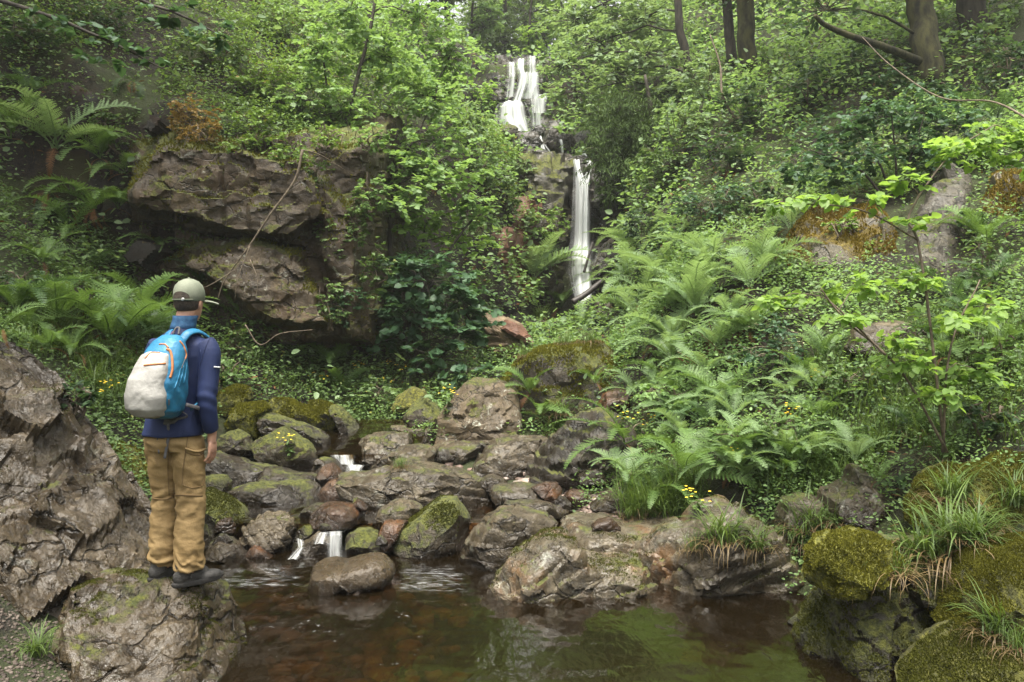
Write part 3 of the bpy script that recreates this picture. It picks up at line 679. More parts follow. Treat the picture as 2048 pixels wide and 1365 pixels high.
# --- rock walls: continuous faces with ledges standing proud and hollows set back
def poly_sd(px, py, poly):
    P = np.array(poly, float); n = len(P)
    ins = np.zeros(px.shape, bool); d = np.full(px.shape, 1e9)
    for i in range(n):
        x0, y0 = P[i]; x1, y1 = P[(i + 1) % n]
        c = ((y0 > py) != (y1 > py)) & (px < (x1 - x0) * (py - y0) / ((y1 - y0) if y1 != y0 else 1e-9) + x0)
        ins ^= c
        L2 = (x1 - x0) ** 2 + (y1 - y0) ** 2
        t = np.clip(((px - x0) * (x1 - x0) + (py - y0) * (y1 - y0)) / max(L2, 1e-9), 0, 1)
        d = np.minimum(d, np.hypot(px - x0 - t * (x1 - x0), py - y0 - t * (y1 - y0)))
    return np.where(ins, d, -d)
def sst(x): x = np.clip(x, 0, 1); return x * x * (3 - 2 * x)
def wall(label, name, box, Y, feats, mat, step=4, seed=1, amp=.12, cs=1.6, cat="cliff", edge=30, sink=.9, stretch=(1, 1, 1.6), tilt=0.0):
    """box px; feats: (poly px, metres proud, edge softness px, slope) -> one thick continuous rock face."""
    x0, y0, x1, y1 = box
    nx, ny = int((x1 - x0) / step), int((y1 - y0) / step)
    PX, PY = np.meshgrid(np.linspace(x0, x1, nx), np.linspace(y1, y0, ny))
    wob = fbm(np.stack([PX.ravel() * .02, PY.ravel() * .02, np.full(PX.size, seed * 1.3)], -1), 4, seed).reshape(PX.shape) * 14
    D = np.zeros(PX.shape)
    for poly, h, w, sl in feats:
        sd = poly_sd(PX + wob, PY + wob * .6, poly)
        ys = [q[1] for q in poly]
        g = h * (1 + sl * ((PY - min(ys)) / max(1, max(ys) - min(ys)) - .5))
        k = sst(sd / w)
        D = D * (1 - k) + g * k
    e = np.minimum(np.minimum(PX - x0, x1 - PX), np.minimum(PY - y0, y1 - PY))
    D = D - sink * (1 - sst((e + wob) / edge))
    Yd = Y - D + tilt * (1 - (PY - y0) / (y1 - y0))
    d0 = np.array([ray(a, b) for a, b in zip(PX.ravel(), PY.ravel())])
    V = np.array([0, 0, CAM_Z]) + d0 * (Yd.ravel() / d0[:, 1])[:, None]
    F4 = grid_faces(ny, nx)
    N = normals_of(V, [F4])
    q = V * cs * np.array(stretch) + (fbm(V * 1.5, 3, seed + 4) * .35)[:, None]
    disp = chisel(q, seed) * amp + chisel(q * 3.1, seed + 1) * amp * .33 + fbm(V * 1.4, 4, seed + 2) * amp * .5 - np.abs(fbm(V * 3.0, 4, seed + 6)) * amp * .4
    V = V + N * disp[:, None]
    V = np.vstack([V, V + np.array([0, 1.2, 0])])            # a back, so it is a solid slab of rock
    nb = nx * ny
    ring = np.concatenate([np.arange(nx), np.arange(1, ny) * nx + nx - 1, (ny - 1) * nx + np.arange(nx - 2, -1, -1), np.arange(ny - 2, 0, -1) * nx])
    r2 = np.roll(ring, -1)
    fs = [np.vstack([F4, F4[:, ::-1] + nb, np.stack([ring, ring + nb, r2 + nb, r2], -1)])]
    o = obj(name, V, fs, mat)
    tag(o, label, cat)
    ROCKS[label] = (o, V[:nb], [F4])
    return o
def skin(label, name, box, poly, mat, off=.22, soft=60, step=5, seed=1, amp=.16, cs=1.3, cat="rock", stretch=(1, 1, 2.2)):
    """bare rock breaking through the slope: follows the ground it is part of and stands proud of it."""
    x0, y0, x1, y1 = box
    nx, ny = int((x1 - x0) / step), int((y1 - y0) / step)
    PX, PY = np.meshgrid(np.linspace(x0, x1, nx), np.linspace(y1, y0, ny))
    V, N = [], []
    last = None
    for a, b in zip(PX.ravel(), PY.ravel()):
        h, n = hit(a, b)
        if h is None: h, n = last
        last = (h, n); V.append(h); N.append(n)
    V, N = np.array(V), np.array(N)
    sd = poly_sd(PX, PY, poly).ravel() + fbm(V * 1.4, 4, seed) * 26
    q = V * cs * np.array(stretch) + (fbm(V * 1.5, 3, seed + 4) * .3)[:, None]
    k = sst((sd + 12) / soft)
    o_ = -.18 + k * (off + .18) + k * (chisel(q, seed) * amp + chisel(q * 3.2, seed + 1) * amp * .3 + fbm(V * 4, 4, seed + 2) * amp * .25)
    V = V + N * o_[:, None]
    Vb = V - N * .5
    F4 = grid_faces(ny, nx); nb = nx * ny
    ring = np.concatenate([np.arange(nx), np.arange(1, ny) * nx + nx - 1, (ny - 1) * nx + np.arange(nx - 2, -1, -1), np.arange(ny - 2, 0, -1) * nx])
    r2 = np.roll(ring, -1)
    o = obj(name, np.vstack([V, Vb]), [np.vstack([F4, F4[:, ::-1] + nb, np.stack([ring, ring + nb, r2 + nb, r2], -1)])], mat)
    tag(o, label, cat)
    ROCKS[label] = (o, V, [F4])
    return o
ROCK_CLIFFD = rock_mat("rock_dark_cliff", (0.005, 0.004, 0.003), (0.014, 0.011, 0.008), (0.034, 0.027, 0.021), moss=0.36, moss_c=((0.03, 0.024, 0.004), (0.085, 0.06, 0.01)), lichen=0.15, rough=0.85, warm=(0.04, 0.02, 0.012), sc=.8)
CLIFF = "layered sandstone cliff with a jutting upper block, a dark hollow and a wedge below"
wall(CLIFF, "sandstone_cliff", (205, 225, 800, 745), 11.15, [
    (c7((480,500),(640,280),(1200,400),(1330,520),(1440,800),(1450,1180),(900,1200),(600,1000)), .15, 40, 0),
    (c7((1215,500),(1290,470),(1390,600),(1440,800),(1440,1150),(1330,1160),(1300,1000),(1260,900),(1190,800),(1210,700)), .42, 34, .2),
    (c7((505,610),(515,520),(555,455),(600,330),(700,270),(830,300),(870,360),(1000,400),(1170,410),(1250,520),(1272,650),(1200,690),(1130,755),(1000,728),(860,708),(740,668),(580,655)), .56, 13, .15),
    (c7((840,345),(900,380),(1000,420),(1010,560),(980,715),(870,700),(850,500)), .46, 10, .15),
    (c7((660,850),(800,762),(930,733),(1080,743),(1180,800),(1235,900),(1268,1000),(1330,1085),(1200,1098),(1050,1082),(960,1045),(900,970),(780,900)), .56, 18, .35),
    (c7((560,668),(760,690),(1000,735),(1180,760),(1230,790),(1150,790),(1000,738),(800,755),(640,830)), -.1, 9, 0)], ROCK_SAND, step=3.2, seed=91, amp=.13, cs=1.5, edge=75, sink=2.0)
wall("red cliff face showing through the leaves left of the lower waterfall", "red_cliff", (860, 395, 1085, 690), 16.9, [
    ([(900,440),(1000,430),(1040,460),(1040,580),(1020,640),(930,650),(900,600)], .5, 40, .3)], ROCK_RED, step=5, seed=95, amp=.2, cs=.8, edge=80, sink=1.8)
wall("mossy lichened rock face left of the lower waterfall", "cliff", (1030, 305, 1160, 660), 19.3, [
    ([(1045,330),(1130,320),(1150,350),(1145,480),(1140,560),(1100,640),(1040,640)], .5, 22, .6), ([(1050,440),(1110,430),(1130,520),(1090,600),(1050,600)], .75, 20, .2)], ROCK_FALLM, step=4, seed=96, amp=.32, cs=.7, edge=20, sink=.5)
wall("black wet rock face right of the lower waterfall", "cliff", (1168, 330, 1275, 640), 19.5, [
    ([(1180,350),(1230,345),(1265,400),(1262,620),(1185,620),(1172,470)], .55, 22, .8), ([(1200,470),(1240,440),(1265,480),(1262,620),(1195,620)], 1.0, 20, .3)], ROCK_FALL, step=4, seed=97, amp=.42, cs=.75, edge=18, sink=.4)
wall("stepped black rock wall the upper waterfall runs over", "cliff", (915, 108, 1190, 285), 29.2, [
    ([(940,120),(1090,112),(1150,150),(1180,280),(930,280)], .3, 25, .2), ([(975,145),(1100,150),(1160,200),(1170,280),(950,280)], .9, 14, .3), ([(965,185),(1080,190),(1150,215),(1165,280),(960,280)], 1.35, 12, .3), ([(975,212),(1070,215),(1140,240),(1150,280),(975,280)], 1.75, 12, .5)], ROCK_FALL, step=3.2, seed=98, amp=.38, cs=.8, edge=22, sink=.5, stretch=(.7, 1, 2.2))
skin("dark rough rock face at the top left behind the hanging ferns", "cliff", (30, 60, 350, 540), [(60,90),(190,90),(320,220),(330,330),(270,470),(230,520),(120,440),(60,300)], ROCK_CLIFFD, off=.06, soft=120, seed=101, amp=.12, cs=1.3, cat="cliff", stretch=(1, 1, .7))
skin("tilted grey slab carpeted with orange moss on the right bank", "mossy_slab", (1440, 360, 1830, 570), [(1475,540),(1500,505),(1560,480),(1600,425),(1660,400),(1760,400),(1810,450),(1810,520),(1720,540),(1600,545)], ROCK_ORANGE, off=.26, soft=60, seed=102, amp=.2, cs=1.4, cat="rock slab")
skin("bare grey rock outcrop right of the orange moss slab behind the sapling", "rock_outcrop", (1740, 310, 1990, 590), [(1800,470),(1850,380),(1890,340),(1955,345),(1940,470),(1900,550),(1830,560)], rock_mat("rock_outcrop_grey", (.026,.024,.022), (.065,.062,.058), (.13,.125,.115), moss=.3, lichen=.2, rough=.6), off=.2, soft=45, seed=103, amp=.26, cs=1.2)

skin("orange brown mossy bump at the right edge beyond the sapling", "mossy_slab", (1900, 290, 2150, 480), [(1940,420),(1960,360),(2010,330),(2150,320),(2150,450),(2000,450)], ROCK_ORANGE, off=.2, soft=60, seed=104, amp=.2, cs=1.4, cat="rock slab")

for lab, (o, V, fs) in ROCKS.items():           # broken edges stay crisp
    o.data.set_sharp_from_angle(angle=math.radians(33))
# ------------------------------------------------------------------ water
def water_mat(name, tint, rough=0.08, bump=0.22, stretch=(5, 2.2, 1), foam=0.0):
    m = NT(name)
    pos = m.n("NewGeometry").outputs["Position"]
    v = m.mapping(pos, stretch)
    h = m.math('ADD', m.noise(v, 1.0, 3, 0.5, 0.6), m.math('MULTIPLY', m.noise(v, 3.3, 3, 0.5, 0.4), 0.35))
    b = m.n("Bump", Strength=bump, Distance=0.04); m.set(b.inputs["Height"], h)
    tr = m.n("BsdfTransparent"); tr.inputs[0].default_value = C4(tint)
    body = m.n("BsdfDiffuse"); body.inputs[0].default_value = C4((0.020, 0.013, 0.005))
    mb = m.n("MixShader"); mb.inputs[0].default_value = 0.30
    m.t.links.new(tr.outputs[0], mb.inputs[1]); m.t.links.new(body.outputs[0], mb.inputs[2])
    gl = m.n("BsdfGlossy"); gl.inputs["Roughness"].default_value = rough; m.set(gl.inputs["Normal"], b.outputs[0])
    fr = m.n("Fresnel", IOR=1.38); m.set(fr.inputs["Normal"], b.outputs[0])
    mx = m.n("MixShader"); m.set(mx.inputs[0], m.math('MULTIPLY', fr.outputs[0], 2.1, clamp=True))
    m.t.links.new(mb.outputs[0], mx.inputs[1]); m.t.links.new(gl.outputs[0], mx.inputs[2])
    return m.done(mx.outputs[0])
WATER = water_mat("peaty_water", (0.30, 0.195, 0.075))
def water_sheet(name, label, x0, x1, y0, y1, zf, mat, n=(90, 90), rip=0.004, seed=3):
    X, Y = np.meshgrid(np.linspace(x0, x1, n[0]), np.linspace(y0, y1, n[1]))
    P = np.stack([X, Y, np.zeros_like(X)], -1).reshape(-1, 3)
    P[:, 2] = zf(P[:, 0], P[:, 1]) + fbm(P * np.array([2.2, 4.5, 1]), 3, seed) * rip
    o = obj(name, P, [grid_faces(n[1], n[0])], mat)
    return tag(o, label, "water", kind="structure")
water_sheet("water", "dark amber brown still pool in front of the bedrock shelf", -3.2, 2.8, 3.0, 6.86, lambda x, y: 0 * x + .02 * np.exp(-((x + 1.9) / .8) ** 2 - ((y - 6.3) / .35) ** 2) * np.sin(x * 9 + y * 5), WATER, (200, 170), .006)
water_sheet("water", "shallow stream between boulders above the lower cascade", -3.6, 1.2, 6.98, 8.6, lambda x, y: 0 * x + .195, WATER, (110, 70), .008, 8)
water_sheet("water", "narrow upper stream above the white cascade", -2.4, -1.0, 8.95, 10.2, lambda x, y: .42 + (y - 8.95) * .16, WATER, (60, 60), .01, 9)
water_sheet("water", "stream running from the foot of the lower waterfall", .2, 2.3, 14.0, 19.4, lambda x, y: 1.32 + (y - 14) * .095, WATER, (40, 60), .01, 10)

def veil_mat(name, dens=0.9, thin=0.35, us=26.0, vs=1.3, soft=0.28):
    m = NT(name)
    uv = m.n("TexCoord").outputs["UV"]
    s1 = m.noise(m.mapping(uv, (us, vs, 1)), 1.0, 4, 0.55, 0.25)
    s2 = m.noise(m.mapping(uv, (us * 0.28, vs * 0.7, 1), loc=(3, 1, 0)), 1.0, 3, 0.5, 0.3)
    u = m.n("SeparateXYZ", Vector=uv).outputs[0]
    edge = m.math('MULTIPLY', m.mapr(u, 0.0, soft), m.mapr(u, 1.0 - soft, 1.0, 1.0, 0.0))
    a = m.math('ADD', m.math('MULTIPLY', s1, 0.5), m.math('MULTIPLY', s2, 0.5))
    a = m.mapr(m.math('ADD', a, m.math('MULTIPLY', m.math('SUBTRACT', edge, 1.0), 0.42)), thin, thin + 0.40)
    a = m.math('MULTIPLY', a, dens, clamp=True)
    d = m.n("BsdfDiffuse"); d.inputs[0].default_value = (0.74, 0.76, 0.75, 1)
    t = m.n("BsdfTranslucent"); t.inputs[0].default_value = (0.74, 0.76, 0.75, 1)
    w = m.n("MixShader"); w.inputs[0].default_value = 0.4
    m.t.links.new(d.outputs[0], w.inputs[1]); m.t.links.new(t.outputs[0], w.inputs[2])
    tr = m.n("BsdfTransparent")
    mx = m.n("MixShader"); m.set(mx.inputs[0], a)
    m.t.links.new(tr.outputs[0], mx.inputs[1]); m.t.links.new(w.outputs[0], mx.inputs[2])
    return m.done(mx.outputs[0])
VEIL = veil_mat("white_falling_water", 0.93, 0.16, us=13, vs=.5, soft=.46)
VEIL_SOFT = veil_mat("soft_falling_water", 0.72, 0.24, us=9, vs=.8, soft=.45)
VEIL_THIN = veil_mat("thin_falling_water", 0.72, 0.24, us=14, vs=.6, soft=.5)
def veil(rowsdef, nu=26, nv=60, bulge=0.06):
    """rowsdef: (x_left_px, x_right_px, py, Y) down the fall -> curved sheet, uv."""
    R = np.array(rowsdef, float)
    wd = (R[:, 1] - R[:, 0]) * .20
    R[:, 0] -= wd; R[:, 1] += wd
    t = np.linspace(0, len(R) - 1, nv)
    RR = np.stack([np.interp(t, np.arange(len(R)), R[:, k]) for k in range(4)], -1)
    for _ in range(3):
        RR[1:-1] = .25 * RR[:-2] + .5 * RR[1:-1] + .25 * RR[2:]
    V, UV = [], []
    for k, (xl, xr, py, Y) in enumerate(RR):
        for u in np.linspace(0, 1, nu):
            p = at(xl + (xr - xl) * u, py, Y)
            p[1] -= bulge * math.sin(math.pi * u) * 2 * (1 + .3 * math.sin(u * 21))
            V.append(p); UV.append((u, k / (nv - 1)))
    return np.array(V), [grid_faces(nv, nu)], np.array(UV)
def fall(name, label, sheets, cat="waterfall"):
    root = empty(name, tuple(at(*sheets[0][0][-1][:1], *sheets[0][0][-1][2:])) if False else tuple(at((sheets[0][0][-1][0] + sheets[0][0][-1][1]) / 2, sheets[0][0][-1][2], sheets[0][0][-1][3])), 0, label, cat)
    for rd, mat, bl in sheets:
        V, fs, uv = veil(rd, bulge=bl)
        o = obj("water_strand", V - np.array(root.location), fs, mat, root, uv=uv)
    return root
def r5(*rows): return [(880 + a / 2.1325, 880 + b / 2.1325, 60 + y / 2.1325, Y) for a, b, y, Y in rows]
fall("waterfall", "tall narrow lower waterfall dropping in one white column", [
    (r5((558,600,560,20.0),(568,602,600,19.7),(570,630,650,19.45),(566,650,760,19.3),(558,650,900,19.2),(545,655,960,19.0),(540,660,1040,18.6),(560,660,1110,18.2),(580,655,1190,17.9)), VEIL, .12),
    (r5((628,652,570,20.0),(612,650,610,19.65),(588,642,660,19.4),(578,640,780,19.2),(580,636,900,19.1),(560,650,970,18.8),(560,655,1060,18.3),(580,650,1180,17.8)), VEIL, .1),
    (r5((560,620,620,19.8),(548,640,740,19.55),(540,650,900,19.5),(535,662,980,19.2)), VEIL_THIN, .05)])
fall("waterfall", "broad upper waterfall spilling down several dark rock steps", [
    (r5((365,420,118,28.6),(365,418,150,27.55),(362,425,185,27.4),(350,440,200,27.25),(345,440,250,27.1),(360,445,290,27.0),(370,450,360,26.9),(375,450,420,26.8)), VEIL_THIN, .1),
    (r5((328,365,130,28.6),(325,362,170,27.6),(335,372,200,27.4),(325,372,250,27.2),(310,355,300,27.05),(300,350,318,26.9)), VEIL, .1),
    (r5((280,330,140,28.5),(278,335,200,27.6),(265,330,290,27.4)), VEIL_THIN, .05),
    (r5((262,360,312,27.0),(245,372,330,26.6),(235,385,380,26.45),(250,392,410,26.3),(300,392,440,26.2)), VEIL, .14),
    (r5((330,440,190,27.5),(320,440,240,27.2),(300,430,300,27.1)), VEIL_THIN, .12),
    (r5((380,470,280,27.2),(365,480,300,26.95),(370,470,360,26.8)), VEIL_THIN, .08)])
fall("cascade", "thin white trickle over boulders between the two waterfalls", [
    (r5((415,435,455,23.2),(422,445,490,22.4),(430,455,520,22.0),(430,455,555,21.0)), VEIL, .05),
    (r5((440,452,490,22.3),(455,475,520,21.9),(470,490,545,21.2)), VEIL_THIN, .03)], "cascade")
fall("cascade", "single pale thread of water right of the trickle between the falls", [(r5((505,520,455,22.6),(512,526,490,21.9),(518,530,540,21.6)), VEIL, .03)], "cascade")
fall("cascade", "small white spill above the lip of the lower waterfall", [(r5((598,615,510,21.3),(605,630,540,20.9),(620,652,565,20.2)), VEIL, .03)], "cascade")
def r3(*rows): return [(400 + a / 2.626, 400 + b / 2.626, 720 + y / 2.626, Y) for a, b, y, Y in rows]
fall("cascade", "white upper cascade sliding between the stones behind the long boulder", [
    (r3((655,820,480,9.1),(665,825,505,8.95),(670,830,545,8.9)), VEIL_THIN, .03),
    (r3((760,900,545,8.95),(755,890,560,8.8),(748,885,600,8.45),(745,880,640,8.3)), VEIL_SOFT, .04),
    (r3((735,830,490,9.1),(750,830,540,8.95),(770,850,570,8.8)), VEIL_SOFT, .02)], "cascade")
fall("cascade", "little lower cascade falling into the pool behind the split boulder", [
    (r3((668,780,880,7.05),(660,782,905,6.85),(655,785,960,6.78),(655,790,1030,6.72),(640,800,1060,6.62)), VEIL_SOFT, .04),
    (r3((610,700,890,7.0),(600,690,915,6.8),(580,680,960,6.72)), VEIL_THIN, .02),
    (r3((500,560,930,7.0),(510,560,980,6.75),(440,540,1040,6.6)), VEIL_THIN, .02)], "cascade")
# foam and sky reflection painted as white streaks where the fast water enters the pool
m = NT("foam")  # the white also paints sky mirrored in the moving water
pos = m.n("NewGeometry").outputs["Position"]
uv = m.n("TexCoord").outputs["UV"]
s1 = m.noise(m.mapping(pos, (5.0, 17, 1), (0, 0, -0.12)), 1.0, 6, 0.72, 1.6)
su = m.n("SeparateXYZ", Vector=uv)
ed = m.math('MULTIPLY', m.math('MULTIPLY', m.mapr(su.outputs[0], 0, .3), m.mapr(su.outputs[0], .6, 1, 1, 0)), m.math('MULTIPLY', m.mapr(su.outputs[1], 0, .4), m.mapr(su.outputs[1], .75, 1, 1, 0)))
a = m.math('MULTIPLY', m.mapr(m.math('ADD', s1, m.math('MULTIPLY', m.math('SUBTRACT', ed, 1.0), .4)), .45, .85), .42)
d = m.n("BsdfDiffuse"); d.inputs[0].default_value = (.75, .76, .75, 1)
tr = m.n("BsdfTransparent"); mx = m.n("MixShader"); m.set(mx.inputs[0], a)
m.t.links.new(tr.outputs[0], mx.inputs[1]); m.t.links.new(d.outputs[0], mx.inputs[2])
FOAM_SHEEN = m.done(mx.outputs[0])
m = NT("foam_flecks")
pos = m.n("NewGeometry").outputs["Position"]
fl = m.mapr(m.math('ADD', m.noise(m.mapping(pos, (1, 1.6, 1)), 26, 3, 0.6), m.math('MULTIPLY', m.noise(pos, 2.2, 2), .3)), .84, .90)
d = m.n("BsdfDiffuse"); d.inputs[0].default_value = (.7, .7, .68, 1)
tr = m.n("BsdfTransparent"); mx = m.n("MixShader"); m.set(mx.inputs[0], m.math('MULTIPLY', fl, .28))
m.t.links.new(tr.outputs[0], mx.inputs[1]); m.t.links.new(d.outputs[0], mx.inputs[2])
FLECK = m.done(mx.outputs[0])
def foam(label, pts, z, mat=None):
    W = [at(px, py, 1) for px, py in pts]
    Q = []
    for px, py in pts:
        d = ray(px, py); Q.append(np.array([0, 0, CAM_Z]) + d * ((z - CAM_Z) / d[2]))
    a, b, c, d = Q
    n = 24
    V, UV = [], []
    for v in np.linspace(0, 1, n):
        for u in np.linspace(0, 1, n):
            V.append((a * (1 - u) + b * u) * (1 - v) + (d * (1 - u) + c * u) * v); UV.append((u, v))
    V = np.array(V); V[:, 2] += .008 * fbm(V * 6, 2, 5) + .004
    o = obj("foam", V, [grid_faces(n, n)], mat or FOAM_SHEEN, uv=np.array(UV))
    tag(o, label, "foam", kind="stuff")
foam("white foam streaks where fast water enters the pool by the hiker's boots", [(330, 1118), (700, 1105), (640, 1190), (400, 1195)], .012)
foam("white riffles with painted sky reflection on the pool beside the bedrock shelf", [(760, 1110), (1010, 1112), (1010, 1215), (740, 1195)], .012)
foam("scattered foam flecks drifting on the near pool", [(440, 1195), (800, 1190), (900, 1330), (470, 1330)], .01, FLECK)
# gravel spit
gx = []
rs = np.random.default_rng(5)
def pebbles(n, region, zoff, smin, smax, seed):
    rs = np.random.default_rng(seed)
    base = np.array([(-1,-1,-.6),(1,-1,-.6),(1,1,-.6),(-1,1,-.6),(-1,-1,.6),(1,-1,.6),(1,1,.6),(-1,1,.6),(0,0,.95)], float) * .75
    fq = np.array([(0,1,5,4),(1,2,6,5),(2,3,7,6),(3,0,4,7)]); ft = np.array([(4,5,8),(5,6,8),(6,7,8),(7,4,8)])
    parts = []
    for _ in range(n):
        x, y = rs.uniform(*region[0]), rs.uniform(*region[1])
        s = rs.uniform(smin, smax) * np.array([1, rs.uniform(.6, 1), rs.uniform(.35, .7)])
        a = rs.uniform(0, 6.28); R = np.array([[math.cos(a), -math.sin(a), 0], [math.sin(a), math.cos(a), 0], [0, 0, 1]])
        b = base + rs.normal(0, .13, base.shape)
        parts.append(((b * s) @ R.T + np.array([x, y, drop(x, y) + zoff]), [fq, ft]))
    return join(parts)
mg = NT("gravel")
rnd = mg.n("NewGeometry").outputs["Random Per Island"]
pb = mg.n("BsdfPrincipled", Roughness=.6); mg.set(pb.inputs["Base Color"], mg.ramp(rnd, [(0, (.05, .03, .022)), (.4, (.16, .11, .085)), (.75, (.26, .19, .155)), (1, (.36, .31, .27))]))
GRAVEL = mg.done(pb.outputs[0])
V, fs = pebbles(2600, ((-.75, 1.15), (6.7, 8.1)), .008, .012, .035, 5)
tag(obj("gravel", V, fs, GRAVEL, smooth=False), "bank of small pinkish gravel behind the bedrock shelf", "gravel", kind="stuff")
V, fs = pebbles(420, ((-2.4, -.3), (5.2, 6.9)), .03, .03, .10, 6)
tag(obj("pebbles", V, fs, GRAVEL), "brown stones on the bed of the pool", "pebbles", kind="stuff")
V, fs = pebbles(260, ((-2.5, .2), (6.95, 9.0)), .03, .03, .09, 7)
tag(obj("pebbles", V, fs, GRAVEL), "small wet stones in the stream between the boulders", "pebbles", kind="stuff")
mg = NT('path_gravel')
rnd = mg.n('NewGeometry').outputs['Random Per Island']
pb = mg.n('BsdfPrincipled', Roughness=.8); mg.set(pb.inputs['Base Color'], mg.ramp(rnd, [(0, (.03, .022, .016)), (.6, (.075, .056, .042)), (1, (.13, .105, .085))]))
PATHG = mg.done(pb.outputs[0])
V, fs = pebbles(5200, ((-3.3, -1.5), (3.5, 4.6)), .002, .005, .014, 8)
tag(obj("gravel", V, fs, PATHG, smooth=False), "brown gravel path in the lower left corner", "gravel", kind="stuff")
# ------------------------------------------------------------------ foliage
G_HERB = leaf_mat("leaf_herb", (0.036, 0.070, 0.020), (0.14, 0.22, 0.066), 0.3, spot=((0.16, 0.16, 0.03), 0.03))
G_BILB = leaf_mat("leaf_bilberry", (0.055, 0.105, 0.022), (0.20, 0.31, 0.065), 0.3, spot=((0.22, 0.15, 0.03), 0.03))
G_ORANGE = leaf_mat("leaf_orange", (0.10, 0.075, 0.018), (0.27, 0.17, 0.045), 0.3)
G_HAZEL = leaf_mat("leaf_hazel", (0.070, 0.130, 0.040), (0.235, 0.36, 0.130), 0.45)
G_BRIGHT = leaf_mat("leaf_bright", (0.10, 0.185, 0.04), (0.25, 0.38, 0.09), 0.5)
G_SYC = leaf_mat("leaf_sycamore", (0.022, 0.056, 0.026), (0.078, 0.15, 0.066), 0.3)
G_BEECH = leaf_mat("leaf_beech", (0.075, 0.125, 0.055), (0.22, 0.31, 0.145), 0.4)
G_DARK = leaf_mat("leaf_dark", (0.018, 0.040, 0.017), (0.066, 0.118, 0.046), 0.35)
G_FAR = leaf_mat("leaf_far", (0.05, 0.085, 0.03), (0.14, 0.21, 0.07), 0.4)
G_CONIF = leaf_mat("needles", (0.022, 0.040, 0.014), (0.085, 0.13, 0.04), 0.2, rough=.85, spec=.1)
G_FERN = leaf_mat("fern_green", (0.055, 0.105, 0.025), (0.14, 0.23, 0.06), 0.35, nscale=3)
G_FERNL = leaf_mat("fern_pale", (0.11, 0.18, 0.07), (0.23, 0.33, 0.15), 0.4, nscale=3)
G_FERND = leaf_mat("fern_dark", (0.024, 0.055, 0.018), (0.075, 0.135, 0.045), 0.3, nscale=3)
G_DEAD = leaf_mat("dead_frond", (0.07, 0.032, 0.013), (0.20, 0.10, 0.04), 0.2, rough=.8)
G_GRASS = leaf_mat("grass_blade", (0.035, 0.066, 0.016), (0.12, 0.18, 0.04), 0.35)
G_STRAW = leaf_mat("straw_blade", (0.06, 0.036, 0.016), (0.19, 0.135, 0.06), 0.3)
G_MOSS = leaf_mat("moss_tips", (0.04, 0.042, 0.007), (0.15, 0.145, 0.02), 0.2, rough=.9, spec=.1)
G_MOSSD = leaf_mat("moss_tips_dark", (0.022, 0.026, 0.005), (0.085, 0.088, 0.014), 0.2, rough=.9, spec=.1)
G_MOSSO = leaf_mat("moss_tips_orange", (0.08, 0.05, 0.01), (0.22, 0.165, 0.03), 0.2, rough=.9, spec=.1)
BARK = plain_mat("bark", (0.018, 0.015, 0.011), (0.06, 0.05, 0.037), 14, .85, .8, 40, stretch=(1, 1, .25))
BARK_MOSS = plain_mat("bark_mossy", (0.006, 0.006, 0.003), (0.055, 0.052, 0.018), 7, .95, 1.0, 30, stretch=(1, 1, .4))
TWIG = plain_mat("twig_bark", (0.06, 0.045, 0.03), (0.16, 0.125, 0.085), 20, .8)
PETAL = plain_mat("yellow_petal", (0.80, 0.52, 0.02), (0.88, 0.66, 0.04), 40, .6)
CREAM = plain_mat("cream_petal", (0.65, 0.5, 0.28), (0.75, 0.66, 0.45), 40, .6)

def unit(a): return a / np.maximum(np.linalg.norm(a, axis=-1, keepdims=True), 1e-9)
def leaves(P, D, N, L, W, hexa=True, droop=0.15):
    P = np.asarray(P, float); n = len(P)
    D = unit(D); S = unit(np.cross(D, N)); N = np.cross(S, D)
    L = np.broadcast_to(np.asarray(L, float), (n,))[:, None]; W = np.broadcast_to(np.asarray(W, float), (n,))[:, None]
    if hexa:
        pts = [P, P + D * .28 * L + S * .46 * W + N * .10 * W, P + D * .68 * L + S * .40 * W + N * .06 * W - N * droop * .4 * L,
               P + D * L - N * droop * L, P + D * .68 * L - S * .40 * W + N * .06 * W - N * droop * .4 * L, P + D * .28 * L - S * .46 * W + N * .10 * W]
        V = np.stack(pts, 1).reshape(-1, 3); b = np.arange(n)[:, None] * 6
        return V, [np.concatenate([b + np.array([[0, 1, 2, 3]]), b + np.array([[0, 3, 4, 5]])])]
    pts = [P, P + D * .45 * L + S * .5 * W + N * .1 * W, P + D * L - N * droop * L, P + D * .45 * L - S * .5 * W + N * .1 * W]
    V = np.stack(pts, 1).reshape(-1, 3); b = np.arange(n)[:, None] * 4
    return V, [np.concatenate([b + np.array([[0, 1, 2]]), b + np.array([[0, 2, 3]])])]

def stick(p, q, r0, r1, sag=0.0, n=4, sides=4, jit=0.0, rs=RNG):
    t = np.linspace(0, 1, n)[:, None]
    pts = p * (1 - t) + q * t
    pts[:, 2] += sag * np.sin(np.pi * t[:, 0])
    if jit: pts[1:-1] += rs.normal(0, jit, (n - 2, 3))
    return tube(pts, np.linspace(r0, r1, n), sides, cap=False)

